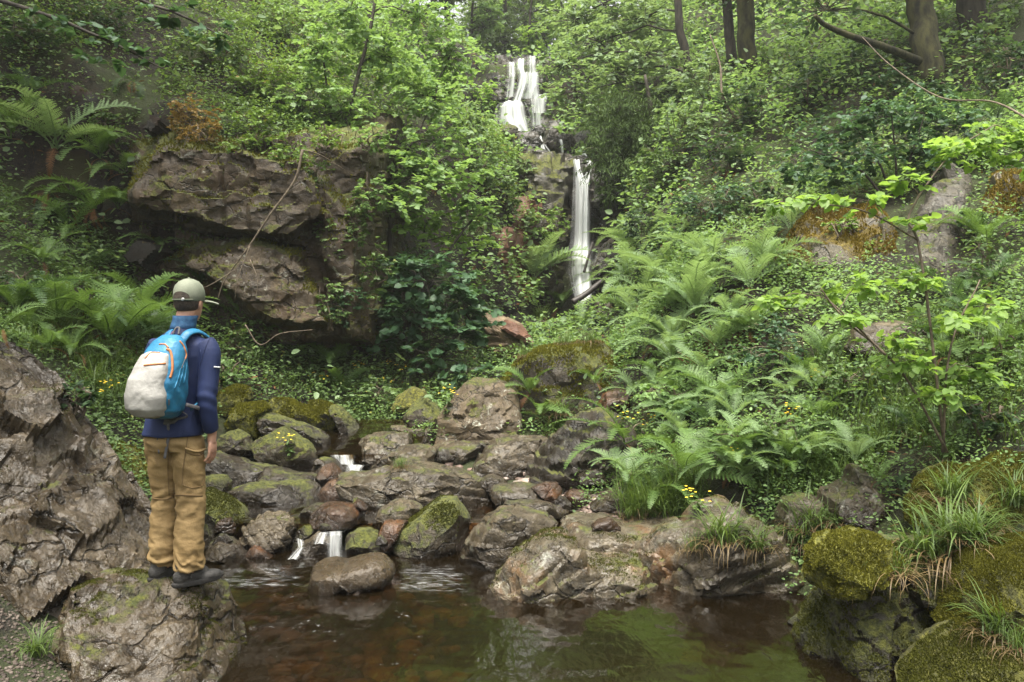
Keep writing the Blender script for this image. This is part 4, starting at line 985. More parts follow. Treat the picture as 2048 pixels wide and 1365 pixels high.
def crown(blobs, skel, L, W, lai, rs, hexa=True, per=8, tw=0.45, droop=0.15, upj=0.45, limb_r=0.02, flat=1.0, dirdown=0.0):
    """blobs [(centre, (rx,ry,rz))]; skel (n,3) points limbs start from. -> leaf mesh parts, wood parts"""
    LV, WD = [], []
    for c, r in blobs:
        c = np.asarray(c, float); r = np.asarray(r, float)
        nleaf = int(lai * math.pi * (r[0] + r[1]) * .5 * r[2] * 1.15 / (L * W * .62))
        nt = max(4, nleaf // per)
        d = unit(rs.normal(size=(nt, 3))) * (rs.uniform(0.05, 1, (nt, 1)) ** (1 / 2.3))
        lump = 1 + .35 * fbm(d * 2.1 + c, 2, 3)
        E = c + d * r * lump[:, None]
        out = unit((E - c) / r + np.array([0, 0, -.05]))
        tdir = unit(out * np.array([1, 1, .45]) + rs.normal(0, .35, (nt, 3)) + np.array([0, 0, .1 - dirdown]))
        tl = tw * r.mean() * rs.uniform(.6, 1.2, nt)
        t = np.linspace(.12, 1, per)[None, :] + rs.normal(0, .03, (nt, per))
        base = E - tdir * tl[:, None]
        pos = base[:, None, :] + tdir[:, None, :] * (t * tl[:, None])[:, :, None]
        pos[:, :, 2] -= (t ** 2) * tl[:, None] * .18
        side = np.cross(tdir, np.array([0, 0, 1.0])); side = unit(side)
        sg = np.where(np.arange(per) % 2 == 0, 1, -1)[None, :, None]
        D = tdir[:, None, :] * .75 + side[:, None, :] * sg + rs.normal(0, .28, (nt, per, 3)) + np.array([0, 0, -.12 - dirdown])
        Nn = np.array([0, 0, 1.0]) * flat + rs.normal(0, upj, (nt, per, 3)) + out[:, None, :] * .25
        sc = rs.uniform(.65, 1.2, (nt * per,))
        LV.append(leaves(pos.reshape(-1, 3), D.reshape(-1, 3), Nn.reshape(-1, 3), L * sc, W * sc, hexa, droop))
        k = np.argmin(np.linalg.norm(skel - c, axis=1) + .6 * np.maximum(0, skel[:, 2] - c[2]))
        WD.append(stick(skel[k], c, limb_r, limb_r * .5, .1 * np.linalg.norm(skel[k] - c), 6, 5, .03 * r.mean(), rs))
        sel = rs.choice(nt, min(nt, 46), replace=False)
        for q in sel:
            a = c + (E[q] - c) * rs.uniform(0, .3)
            WD.append(stick(a, E[q], limb_r * .34, limb_r * .12, 0, 3, 3, .03 * r.mean(), rs))
    return LV, WD
def px_blob(px, py, Y, r, ry=None, depth=1.0):
    s = Y / F
    ry = ry or r
    return (at(px, py, Y), (r * s, r * s * depth, ry * s))
def tree(name, label, cat, trunks, blobs, L, W, lai, lmat, bmat=BARK, group=None, seed=1, base=None, **kw):
    """trunks: list of (points, r0, r1)."""
    rs = np.random.default_rng(seed)
    skel, wood = [], []
    for pts, r0, r1 in trunks:
        P = smooth_path(pts, 16)
        P[1:-1] += rs.normal(0, r0 * .10, (14, 3))
        skel.append(P[3:])
        wood.append(tube(P, np.linspace(1, 0, 16) ** .8 * (r0 - r1) + r1, 9))
    skel = np.concatenate(skel)
    base = np.asarray(trunks[0][0][0] if base is None else base, float)
    LV, WD = crown(blobs, skel, L, W, lai, rs, **kw) if blobs else ([], [])
    root = empty(name, tuple(base), 0, label, cat, group)
    V, fs = join(wood + WD); obj("trunk", V - base, fs, bmat, root)
    if LV:
        V, fs = join(LV); obj("crown", V - base, fs, lmat, root, smooth=False)
    return root
def bush(label, px, py, r, lmat, L=.06, W=.04, lai=2.2, ry=None, seed=1, name="shrub", cat="shrub", group=None, lift=.75, Y=None, nst=6, **kw):
    """a bush whose centre shows at px,py, rooted on the ground below it."""
    ry = ry or r
    b = rock_hit(px, py + ry * lift)
    if Y is not None: b = at(px, py + ry * lift, Y)
    rs = np.random.default_rng(seed)
    s = b[1] / F
    blobs = [px_blob(px, py, b[1] - .25 * r * s, r * .72, ry * .72)]
    for k in range(5):
        a = rs.uniform(0, 6.28)
        q = rs.uniform(.3, .5)
        blobs.append(px_blob(px + r * .6 * math.cos(a), py + ry * .5 * math.sin(a), b[1] - .25 * r * s + rs.uniform(-.4, .4) * r * s, r * q, ry * q))
    tr = []
    for k in range(nst):
        e = at(px + rs.uniform(-.5, .5) * r, py + rs.uniform(-.5, .4) * ry, b[1] - .2 * r * s)
        tr.append(([b + rs.normal(0, .05, 3) * np.array([1, 1, 0]) - np.array([0, 0, .08]), (b + e) / 2 + rs.normal(0, .06, 3), e], .012, .005))
    lai = lai / 2.2
    return tree(name, label, cat, tr, blobs, L, W, lai, lmat, TWIG, group, seed, base=b, limb_r=.008, **kw)

# ---------------------------------------------------------------- ferns
def frond_mesh(name, mat, arch=1.0, npin=22, width=.17, seed=0, lift=0.9, teeth=7):
    rs = np.random.default_rng(seed)
    s = np.linspace(0, 1, 24)
    ang = lift - arch * (s ** 1.3) * 1.5
    dx = np.cos(ang); dz = np.sin(ang)
    x = np.concatenate([[0], np.cumsum((dx[1:] + dx[:-1]) / 2)]) / 23
    z = np.concatenate([[0], np.cumsum((dz[1:] + dz[:-1]) / 2)]) / 23
    C = np.stack([x, .03 * np.sin(s * 3 + seed), z], -1)
    T = unit(np.gradient(C, axis=0))
    parts = [tube(C, np.linspace(.0075, .002, 24), 4, cap=False)]
    tt = np.linspace(.16, .985, npin)
    for t in tt:
        p = np.array([np.interp(t, s, C[:, k]) for k in range(3)])
        tg = unit(np.array([np.interp(t, s, T[:, k]) for k in range(3)]))
        up = unit(np.cross(tg, np.array([0, -1.0, 0])))
        u = (t - .16) / .82
        Lp = width * (np.clip(u / .22, .35, 1) ** .7) * (1 - u) ** .62 * 1.12 * rs.uniform(.9, 1.08) + .008
        for sg in (-1, 1):
            d = unit(np.array([0, sg, 0]) * .9 + tg * (.38 + .25 * u) - up * .10 + rs.normal(0, .06, 3))
            sd = unit(np.cross(d, up))
            wv = (.82 / npin) * .74
            k = np.linspace(0, 1, teeth + 1)
            edge = wv * (1 - k) ** .55
            V, Fq, Ft = [], [], []
            for i in range(teeth):
                a0 = p + d * Lp * k[i] - up * (.12 * Lp * k[i] ** 2)
                a1 = p + d * Lp * k[i + 1] - up * (.12 * Lp * k[i + 1] ** 2)
                w = edge[i]
                o = len(V)
                m = a0 * .35 + a1 * .65
                V += [a0, m + sd * w, a1, m - sd * w]
                Ft += [(o, o + 1, o + 2), (o, o + 2, o + 3)]
            parts.append((np.array(V), [np.array(Ft)]))
    V, fs = join(parts)
    return mesh_data(name, V, fs, mat, smooth=False)
FR = {}
for key, mat in (("green", G_FERN), ("pale", G_FERNL), ("dark", G_FERND), ("dead", G_DEAD)):
    FR[key] = [frond_mesh("frond", mat, a, n, w, i, l) for i, (a, n, w, l) in enumerate([(1.0, 24, .15, .95), (1.25, 22, .17, .9), (.8, 26, .14, .8), (1.1, 20, .19, 1.0)])]
    FR[key + "_hang"] = [frond_mesh("frond", mat, a, n, w, i + 7, l) for i, (a, n, w, l) in enumerate([(1.5, 24, .15, .5), (1.8, 22, .16, .6)])]
def fern(label, px, py, size, n=9, kind="green", el=(-.15, .38), az=None, seed=1, group=None, dead=2, pos=None, Y=None, lifted=.08):
    rs = np.random.default_rng(seed)
    if pos is None:
        pos = rock_hit(px, py)
        if Y is not None: pos = at(px, py, Y)
    if pos is None: return
    size_m = 1.45 * size * pos[1] / F
    root = empty("fern", (pos[0], pos[1], pos[2] + lifted), rs.uniform(0, 6.28) if az is None else 0, label, "fern", group)
    a0 = rs.uniform(0, 6.28)
    for i in range(n):
        me = FR[kind][rs.integers(len(FR[kind]))]
        o = link(bpy.data.objects.new("frond", me), root)
        a = a0 + i * 2.39996 + rs.normal(0, .15) if az is None else math.radians(rs.uniform(*az))
        o.rotation_euler = (rs.normal(0, .18), -rs.uniform(*el), a)
        k = size_m * rs.uniform(.75, 1.1)
        o.scale = (k, k, k)
    for i in range(dead):
        me = FR["dead_hang"][rs.integers(2)]
        o = link(bpy.data.objects.new("dead_frond", me), root)
        o["label"] = "withered brown frond hanging at the base"
        o.rotation_euler = (rs.normal(0, .3), rs.uniform(.3, .9), rs.uniform(0, 6.28) if az is None else math.radians(rs.uniform(*az)))
        k = size_m * rs.uniform(.4, .65); o.scale = (k, k * .7, k)
    return root

# ---------------------------------------------------------------- blades, tufts
def blades(n, rs, h=(.2, .4), w=.008, spread=.08, lean=(.2, 1.2), segs=5, down=0.0):
    P0 = np.stack([rs.normal(0, spread, n), rs.normal(0, spread, n), np.zeros(n)], -1)
    az = rs.uniform(0, 2 * np.pi, n); H = rs.uniform(*h, n); ln = rs.uniform(*lean, n)
    k = np.linspace(0, 1, segs + 1)
    ang = (math.pi / 2 - .15 - down * .8) - ln[:, None] * k[None, :] ** 1.2 * 1.6 - down * k[None, :]
    ds = H[:, None] / segs
    hx = np.concatenate([np.zeros((n, 1)), np.cumsum(np.cos(ang[:, 1:]) * ds, 1)], 1)
    hz = np.concatenate([np.zeros((n, 1)), np.cumsum(np.sin(ang[:, 1:]) * ds, 1)], 1)
    dirx, diry = np.cos(az)[:, None], np.sin(az)[:, None]
    C = np.stack([P0[:, :1] + hx * dirx, P0[:, 1:2] + hx * diry, hz], -1)
    sd = np.stack([-np.sin(az), np.cos(az), np.zeros(n)], -1)[:, None, :]
    ww = (w * rs.uniform(.6, 1.3, n))[:, None] * np.array([.8, 1, .95, .8, .5, .06])[None, :segs + 1] if segs == 5 else w
    A = C + sd * ww[:, :, None] * .5; B = C - sd * ww[:, :, None] * .5
    V = np.stack([A, B], 2).reshape(-1, 3)
    b = (np.arange(n) * (segs + 1) * 2)[:, None, None]
    i = (np.arange(segs) * 2)[None, :, None]
    fq = (b + i + np.array([0, 2, 3, 1])[None, None, :]).reshape(-1, 4)
    return V, [fq]
_rt = np.random.default_rng(21)
TUFT_G = [mesh_data("blades", *blades(100, _rt, (.22, .46), .010, .05, (.5, 1.5)), G_GRASS, False) for _ in range(3)]
TUFT_F = [mesh_data("blades", *blades(90, _rt, (.14, .34), .0055, .06), G_GRASS, False) for _ in range(3)]
TUFT_B = [mesh_data("dead_blades", *blades(90, _rt, (.10, .38), .0065, .08, (.3, 1.5), down=.7), G_STRAW, False) for _ in range(3)]
def tuft(label, px, py, s=1.0, seed=1, brown=True, fine=False, Y=None, group=None, pos=None, browner=1.0):
    rs = np.random.default_rng(seed)
    p = pos if pos is not None else (at(px, py, Y) if Y is not None else rock_hit(px, py))
    root = empty("grass_tuft", tuple(p), rs.uniform(0, 6), label, "grass tuft", group)
    o = link(bpy.data.objects.new("blades", (TUFT_F if fine else TUFT_G)[rs.integers(3)]), root); o.scale = (s, s, s)
    if brown:
        o = link(bpy.data.objects.new("dead_blades", TUFT_B[rs.integers(3)]), root); o.scale = (s * browner, s * browner, s * browner)
        o["label"] = "withered straw brown blades hanging down"
    return root
_bv = []
for lab, (o, V, fs) in ROCKS.items():
    for f in fs:
        pass
def build_rock_bvh():
    Vs, Fs, off = [], [], 0
    for lab, (o, V, fs) in ROCKS.items():
        Vs.append(V)
        for f in fs: Fs += [tuple(int(i) + off for i in q) for q in f]
        off += len(V)
    return BVHTree.FromPolygons([tuple(v) for v in np.concatenate(Vs)], Fs)
RBVH = build_rock_bvh()
def rock_hit(px, py):
    d = Vector(ray(px, py)).normalized(); o = Vector((0, 0, CAM_Z)) + d * 2.0
    a = RBVH.ray_cast(o, d); b = TBVH.ray_cast(o, d)
    c = [x for x in (a, b) if x[0] is not None]
    return np.array(min(c, key=lambda x: x[3])[0])
def sample_mesh(V, fs, n, rs, weight=None):
    T = []
    for f in fs:
        T.append(f[:, :3])
        if f.shape[1] == 4: T.append(f[:, [0, 2, 3]])
    T = np.concatenate(T)
    a, b, c = V[T[:, 0]], V[T[:, 1]], V[T[:, 2]]
    nn = np.cross(b - a, c - a); ar = np.linalg.norm(nn, axis=1)
    w = ar if weight is None else ar * weight((a + b + c) / 3, nn / np.maximum(ar, 1e-9)[:, None], T)
    k = rs.choice(len(T), n, p=w / w.sum())
    u, v = rs.uniform(size=(2, n)); fl = u + v > 1; u[fl], v[fl] = 1 - u[fl], 1 - v[fl]
    return a[k] + (b - a)[k] * u[:, None] + (c - a)[k] * v[:, None], unit(nn[k]), T[k]
def fuzz(key, n, mat, h=.014, w=.006, thr=-.1, seed=1):
    """short moss shoots all over the upper faces of a rock, a part of that rock."""
    o, V, fs = ROCKS[key]
    rs = np.random.default_rng(seed)
    def wt(c, nn, T):
        s = np.sign((nn * (c - V.mean(0))).sum(1)); nz = nn[:, 2] * np.where(s == 0, 1, s)
        return np.clip((nz + fbm(c * 4, 3, 8) * 1.2 - thr) * 2.5, 0, 1) * (c[:, 1] < V[:, 1].mean() + .25) + 1e-9
    P, N, _ = sample_mesh(V, fs, n, rs, wt)
    N = N * np.sign((N * (P - V.mean(0))).sum(1))[:, None]
    D = unit(N + np.array([0, 0, .5]) + rs.normal(0, .5, P.shape))
    LVS = leaves(P - D * .003, D, rs.normal(size=P.shape), h * rs.uniform(.5, 1.5, n), w, False, .1)
    obj("moss", *LVS, mat, o, smooth=False)
# ------------------------------------------------------------------ undergrowth that nobody could count, one object a kind
def in_view(P, pad=260):
    px, py, d = project(P)
    return (px > -pad) & (px < 2048 + pad) & (py > -pad) & (py < 1365 + pad) & (P[:, 1] > 3.2)
def facing(c, nn):
    v = np.array([0, 0, CAM_Z]) - c
    nn = nn * np.sign(nn[:, 2:3] + 1e-6)
    return (unit(v) * nn).sum(1) > -.25
def ground_cover(name, label, n, mat, L, W, H, maskf, seed, hexa=False, far=.9, upj=.42, clump=.55):
    rs = np.random.default_rng(seed)
    def wt(c, nn, T):
        d = np.linalg.norm(c - np.array([0, 0, CAM_Z]), axis=1)
        u = TU[T].mean(1)
        bare = ((u > 4.1) & (u < 7.15) & ((c[:, 1] < 9.7) | (c[:, 1] > 15.5)) & (c[:, 1] < 20)) | ((c[:, 0] > -.2) & (c[:, 0] < 1.9) & (c[:, 1] < 7.2)) | (c[:, 1] < 5.3)
        cpx, cpy, _d = project(c)
        kept = (poly_sd(cpx, cpy, [(1480,540),(1500,505),(1560,475),(1600,425),(1660,400),(1760,400),(1830,400),(1890,340),(1955,345),(1940,470),(1900,540),(1810,520),(1720,540),(1600,540)]) > 4) & (c[:, 1] > 7)
        bare = bare | (kept & (np.sin(c[:, 0] * 37 + c[:, 1] * 53) > -.8))
        w = (9 / np.maximum(d, 5)) ** (1.25) * in_view(c) * facing(c, nn) * (~bare)
        return w * maskf(c, nn, u) + 1e-12
    P, N, _ = sample_mesh(TV, [TF], n, rs, wt)
    N = N * np.sign(N[:, 2:3] + 1e-9)
    h = np.clip(.5 + fbm(P * 1.3, 3, seed + 3) * 1.6, .05, 1) * clump + (1 - clump) * .6
    keep = rs.uniform(size=len(P)) < np.clip(.35 + fbm(P * .9, 3, seed + 7) * 1.5, .12, 1)
    P, N, h = P[keep], N[keep], h[keep]
    d = np.linalg.norm(P - np.array([0, 0, CAM_Z]), axis=1)
    sc = np.clip(d / 9, .85, 3.2) ** far
    up = unit(N + np.array([0, 0, 1.0]))
    P = P + up * (rs.uniform(.05, 1, len(P)) ** .7 * h * H * np.clip(sc, 1, 1.8))[:, None]
    D = unit(rs.normal(0, 1, P.shape) * np.array([1, 1, .35]) + N * .5)
    Nn = unit(np.array([0, 0, .8]) + N * .6 + rs.normal(0, upj, P.shape))
    k = rs.uniform(.6, 1.25, len(P)) * sc
    o = obj(name, *leaves(P, D, Nn, L * k, W * k, hexa, .15), mat, smooth=False)
    return tag(o, label, name.replace("_", " "), kind="stuff")
def left(c): return c[:, 0] < np.interp(c[:, 1], [0, 9, 14, 19, 30], [-1.5, -1.5, -.5, 1.2, 0.3])
def dark_cliff(c):
    px, py, d = project(c)
    return (px < 320) & (px > 50 - .25 * (py - 300)) & (py > 95) & (py < 480) & (c[:, 1] > 9)
one = lambda c: np.ones(len(c))
ground_cover("undergrowth", "mixed green herbs covering the banks of the gorge", 290000, G_HERB, .043, .028, .34,
             lambda c, n, u: one(c) * np.where(dark_cliff(c), .8, 1) * np.where(c[:, 1] > 40, .35, 1), 1, hexa=True)
ground_cover("undergrowth", "bright small leaved bilberry carpet over the top of the sandstone cliff", 90000, G_BILB, .034, .022, .42,
             lambda c, n, u: (left(c) & (c[:, 2] > 3.6) & (c[:, 1] > 11.4) & (c[:, 1] < 24)) * np.where(dark_cliff(c), .06, 1.0), 2)
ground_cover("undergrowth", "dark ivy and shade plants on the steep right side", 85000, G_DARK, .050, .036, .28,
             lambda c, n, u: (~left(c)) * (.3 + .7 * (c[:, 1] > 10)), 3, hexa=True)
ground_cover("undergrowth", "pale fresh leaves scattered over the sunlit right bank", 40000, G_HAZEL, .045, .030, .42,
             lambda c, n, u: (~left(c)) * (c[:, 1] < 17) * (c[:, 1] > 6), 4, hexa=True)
ground_cover("undergrowth", "low leafy plants on the left bank below the cliff", 95000, G_HERB, .038, .024, .30,
             lambda c, n, u: left(c) * (c[:, 1] < 13) * (c[:, 1] > 5.3) * np.where(dark_cliff(c), .15, 1), 6, hexa=True, clump=.4)
ground_cover("undergrowth", "dense green plants on the near right bank", 100000, G_HAZEL, .036, .023, .32,
             lambda c, n, u: (~left(c)) * (c[:, 1] < 13) * (c[:, 1] > 5.5), 7, hexa=True, clump=.4)
ground_cover("undergrowth", "leafy growth on the banks beside the upper waterfall", 60000, G_HAZEL, .06, .045, .5,
             lambda c, n, u: 1.0 * (c[:, 1] > 15) * (c[:, 1] < 40), 8, hexa=True, clump=.4)
ground_cover("undergrowth", "broad pale leaves of taller plants standing out from the banks", 9000, G_BEECH, .085, .055, .55,
             lambda c, n, u: one(c) * np.where(dark_cliff(c), .1, 1) * (c[:, 1] < 26) * (c[:, 1] > 10), 9, hexa=True, clump=.7)
ground_cover("leaf_litter", "rusty dead fern and fallen leaves lying between the plants", 26000, G_DEAD, .07, .022, .12,
             lambda c, n, u: one(c) * np.where(dark_cliff(c), .5, 1), 5)
def grass_patch(label, boxes, n, seed, h=(.15, .38), mat=G_GRASS):
    rs = np.random.default_rng(seed); parts = []
    for x0, y0, x1, y1 in boxes:
        for _ in range(n):
            p, nn = hit(rs.uniform(x0, x1), rs.uniform(y0, y1))
            if p is None: continue
            V, f = blades(9, rs, h, .008, .05)
            parts.append((V + p, f))
    V, fs = join(parts)
    tag(obj("grass", V, fs, mat, smooth=False), label, "grass", kind="stuff")
grass_patch("long soft grass on the right bank below the hazel sapling", [(1620, 720, 1860, 900), (1500, 900, 1760, 1010), (1250, 960, 1400, 1040)], 150, 3)
grass_patch("thin grass on the left bank behind the rock slab", [(150, 700, 300, 840), (20, 600, 160, 720)], 120, 4)
grass_patch("short grass growing on the left flower bed and around the mossy pile", [(560, 760, 760, 850), (730, 780, 900, 850)], 60, 5, (.1, .25))
grass_patch("dark grass on the steep ground at the right edge", [(1850, 650, 2048, 900)], 130, 6)

# ------------------------------------------------------------------ trees and shrubs
def A(px, py, Y): return at(px, py, Y)
# left centre: slender saplings in front of the left wall
B = px_blob
tree("slender_tree", "tall slender tree with light green leaves rising left of the waterfall", "tree",
     [([A(700,690,12.4), A(690,480,12.5), A(688,280,12.7), A(740,60,13), A(760,-90,13.2)], .05, .015), ([A(745,640,12.6), A(700,420,12.6), A(660,220,12.8), A(640,60,13)], .03, .01), ([A(720,470,12.6), A(800,330,12.8), A(870,200,13.2)], .025, .008)],
     [B(760,110,13.2,105,85), B(850,190,13.2,95,75), B(690,220,12.7,75,70), B(640,110,12.8,75,70), B(900,110,13.6,80,60), B(780,300,12.9,85,55), B(880,285,13.0,80,50), B(700,20,13,90,60), B(840,30,13.6,90,60), B(600,200,12.5,55,50)],
     .085, .066, 1.9, G_HAZEL, BARK, seed=11, limb_r=.014)
tree("slender_tree", "many stemmed hazel with arching leafy branches before the red cliff", "tree",
     [([A(800,650,12.8), A(780,480,12.7), A(790,380,12.7), A(900,310,12.8)], .04, .012), ([A(760,650,12.7), A(730,500,12.5), A(720,380,12.4)], .03, .01), ([A(820,650,12.8), A(900,500,12.8), A(960,420,12.9)], .03, .01)],
     [B(850,370,12.6,95,38), B(940,400,12.8,75,30), B(750,390,12.4,75,35), B(800,420,12.4,100,32), B(900,345,12.8,90,35), B(960,430,12.9,55,26), B(820,330,12.8,80,35), B(690,360,12.4,50,40)],
     .095, .075, 2.2, G_HAZEL, BARK, seed=12, limb_r=.012, upj=.35)
tree("sapling", "yellow green backlit sapling under the arching hazel", "sapling",
     [([A(830,660,12.9), A(840,540,13), A(850,450,13)], .02, .008)],
     [B(800,455,13.0,90,32), B(900,475,13.1,80,35), B(860,440,13.1,70,25), B(960,480,13.2,45,25)],
     .085, .07, 1.2, G_BRIGHT, BARK, seed=13, limb_r=.008, upj=.4)
tree("sycamore_bush", "dense dark green broad leaved bush overhanging the stream left of the mound", "bush",
     [([A(840,770,12.2), A(830,650,12.1), A(850,560,12.0)], .04, .012), ([A(850,770,12.2), A(900,690,12.0), A(940,640,11.9)], .03, .01)],
     [B(850,560,12.1,115,80), B(790,540,12.2,60,55), B(820,640,11.8,100,50), B(920,600,12.0,85,60), B(900,670,11.6,90,45), B(860,710,11.5,75,32), B(770,610,12.0,55,50), B(960,640,11.9,45,45), B(930,740,11.3,65,26), B(770,680,11.8,55,30)],
     .12, .115, 2.4, G_SYC, BARK, seed=14, limb_r=.014, upj=.38)
# right of the waterfalls: beech sprays and a drooping conifer
tree("beech_tree", "pale beech with layered drooping sprays right of the upper waterfall", "tree",
     [([A(1440,330,21), A(1400,200,21), A(1360,60,21), A(1350,-150,21)], .16, .06)],
     [B(1150,185,21,85,28), B(1200,230,20.6,85,26), B(1130,130,21.5,70,26), B(1230,150,21,100,34), B(1200,85,22,100,40), B(1290,110,21,95,40), B(1150,40,23,90,40), B(1290,40,22,110,50), B(1330,180,20.6,85,32), B(1240,260,20,70,20), B(1200,295,20,50,14), B(1240,10,23,120,40)],
     .14, .095, 2.6, G_BEECH, BARK, seed=15, limb_r=.03, upj=.28, tw=.35)
tree("conifer", "drooping feathery yew like conifer beside the lip of the lower waterfall", "conifer",
     [([A(1330,420,18.8), A(1310,280,18.8), A(1290,150,18.8)], .09, .03)],
     [B(1250,215,18.8,85,40), B(1230,270,18.6,75,45), B(1220,330,18.5,60,45), B(1260,350,18.4,65,55), B(1290,270,18.4,70,50), B(1215,385,18.4,35,30)],
     .13, .022, 2.2, G_CONIF, BARK, seed=16, limb_r=.02, upj=.3, dirdown=.45, hexa=False, per=14, tw=.6)
# right slope shrubs and dark trees
for i, (lab, px, py, r, ry, mt, L) in enumerate([
    ("loose pale shrub clinging to the right wall above the black rock", 1330, 330, 75, 75, G_HERB, .075),
    ("light birch like shrub on the right wall below the beech", 1370, 245, 75, 75, G_BEECH, .075),
    ("grey green shrub under the pale trunks at the top right", 1420, 160, 85, 70, G_BEECH, .085),
    ("small leaved shrub beneath the two dark trunks", 1490, 215, 75, 55, G_DARK, .075),
    ("dark shrub below the bent pale stem on the right slope", 1450, 300, 80, 60, G_DARK, .07),
    ("dense ivy green shrub above the pale bracken", 1420, 400, 85, 60, G_SYC, .06),
    ("shrub between the ivy green shrub and the wide dark hazel", 1520, 390, 60, 45, G_DARK, .065),
    ("dark shrub beside the black rock of the lower waterfall", 1290, 470, 50, 85, G_DARK, .06),
    ("pale shrub above the mossy edge beside the lower waterfall", 1265, 560, 40, 60, G_HERB, .055),
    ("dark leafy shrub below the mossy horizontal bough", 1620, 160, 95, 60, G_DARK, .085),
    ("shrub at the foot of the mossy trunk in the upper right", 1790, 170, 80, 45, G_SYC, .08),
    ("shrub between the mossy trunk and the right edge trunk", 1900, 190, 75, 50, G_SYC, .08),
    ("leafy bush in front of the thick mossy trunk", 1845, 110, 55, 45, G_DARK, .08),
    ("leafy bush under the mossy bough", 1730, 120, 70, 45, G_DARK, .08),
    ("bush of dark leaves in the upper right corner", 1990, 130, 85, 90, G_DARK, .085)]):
    bush(lab, px, py, r, mt, L, L * .68, 2.3, ry=ry, seed=200 + i)
tree("hazel_bush", "wide dark green hazel fanning out above the orange moss slab", "bush",
     [([A(1790,420,10.8), A(1760,330,10.8), A(1700,240,10.9)], .02, .006), ([A(1800,420,10.8), A(1820,320,10.8), A(1850,230,10.9)], .02, .006), ([A(1780,420,10.8), A(1720,340,10.7), A(1620,300,10.7)], .02, .006), ([A(1795,420,10.8), A(1790,300,10.9), A(1780,210,11)], .02, .006), ([A(1810,420,10.8), A(1880,330,10.9), A(1940,260,11)], .02, .006)],
     [B(1660,265,10.9,90,38), B(1740,235,11,95,45), B(1830,225,11,95,45), B(1910,250,11,85,45), B(1620,310,10.7,75,32), B(1720,310,10.7,85,35), B(1850,300,10.8,90,40), B(1590,350,10.6,55,28), B(1950,320,11,60,35), B(1680,350,10.6,70,25)],
     .075, .058, 2.0, G_SYC, BARK, seed=31, limb_r=.007, upj=.4)
# trunks in the upper right
TR = "mature trees at the top of the right slope"
def big_trunk(label, pts, r0, r1, seed, mat=BARK, blobs=(), L=.11, lm=G_DARK, name="broadleaf_tree"):
    return tree(name, label, "tree", [(pts, r0, r1)], list(blobs), L, L * .7, .8, lm, mat, TR, seed, limb_r=.03, tw=.35)
big_trunk("thick mossy tree trunk leaning left in the upper right corner", [A(1865,180,15), A(1845,60,15.2), A(1830,-60,15.4), A(1810,-420,15.8)], .25, .19, 41, BARK_MOSS,
          [B(1700,-120,15,200,90), B(1950,-150,15,200,90), B(1820,-320,16,260,120), B(1650,20,14.6,90,40)])
big_trunk("shaded second trunk near the right edge of the picture", [A(1960,170,16), A(1945,30,16), A(1940,-300,16)], .28, .22, 42, BARK, [B(2050,-80,16,160,90)])
big_trunk("slim pale grey trunk at the top behind the shrubs", [A(1465,130,19), A(1456,30,19), A(1450,-200,19)], .12, .09, 43, BARK, [B(1440,-90,19,150,80)])
big_trunk("dark mossy trunk right of the slim pale one", [A(1495,140,18.5), A(1492,30,18.5), A(1500,-200,18.5)], .2, .16, 44, BARK_MOSS, [B(1560,-60,18,170,80)])
bp = [A(1852,128,15.1), A(1770,95,14.4), A(1700,72,14), A(1650,50,13.8), A(1630,32,13.6)]
t = obj("bough", *tube(smooth_path(bp, 20), np.linspace(.075, .03, 20), 10), BARK_MOSS)
tag(t, "moss covered bough reaching left from the thick mossy trunk", "bough")
V, f = tube(smooth_path([A(2090,260,7.5), A(1990,205,8.2), A(1880,195,8.8), A(1780,130,9.5), A(1725,75,10)], 30), np.linspace(.011, .004, 30), 6)
tag(obj("bare_branch", V, f, TWIG), "long thin bare branch arching across the upper right", "branch")
V, f = tube(smooth_path([A(1470,240,15.5), A(1445,190,15.6), A(1440,130,15.8), A(1420,70,16)], 24), np.linspace(.03, .012, 24), 6)
tag(obj("bent_stem", V, f, TWIG), "pale bent bare stem leaning on the right slope", "stem")
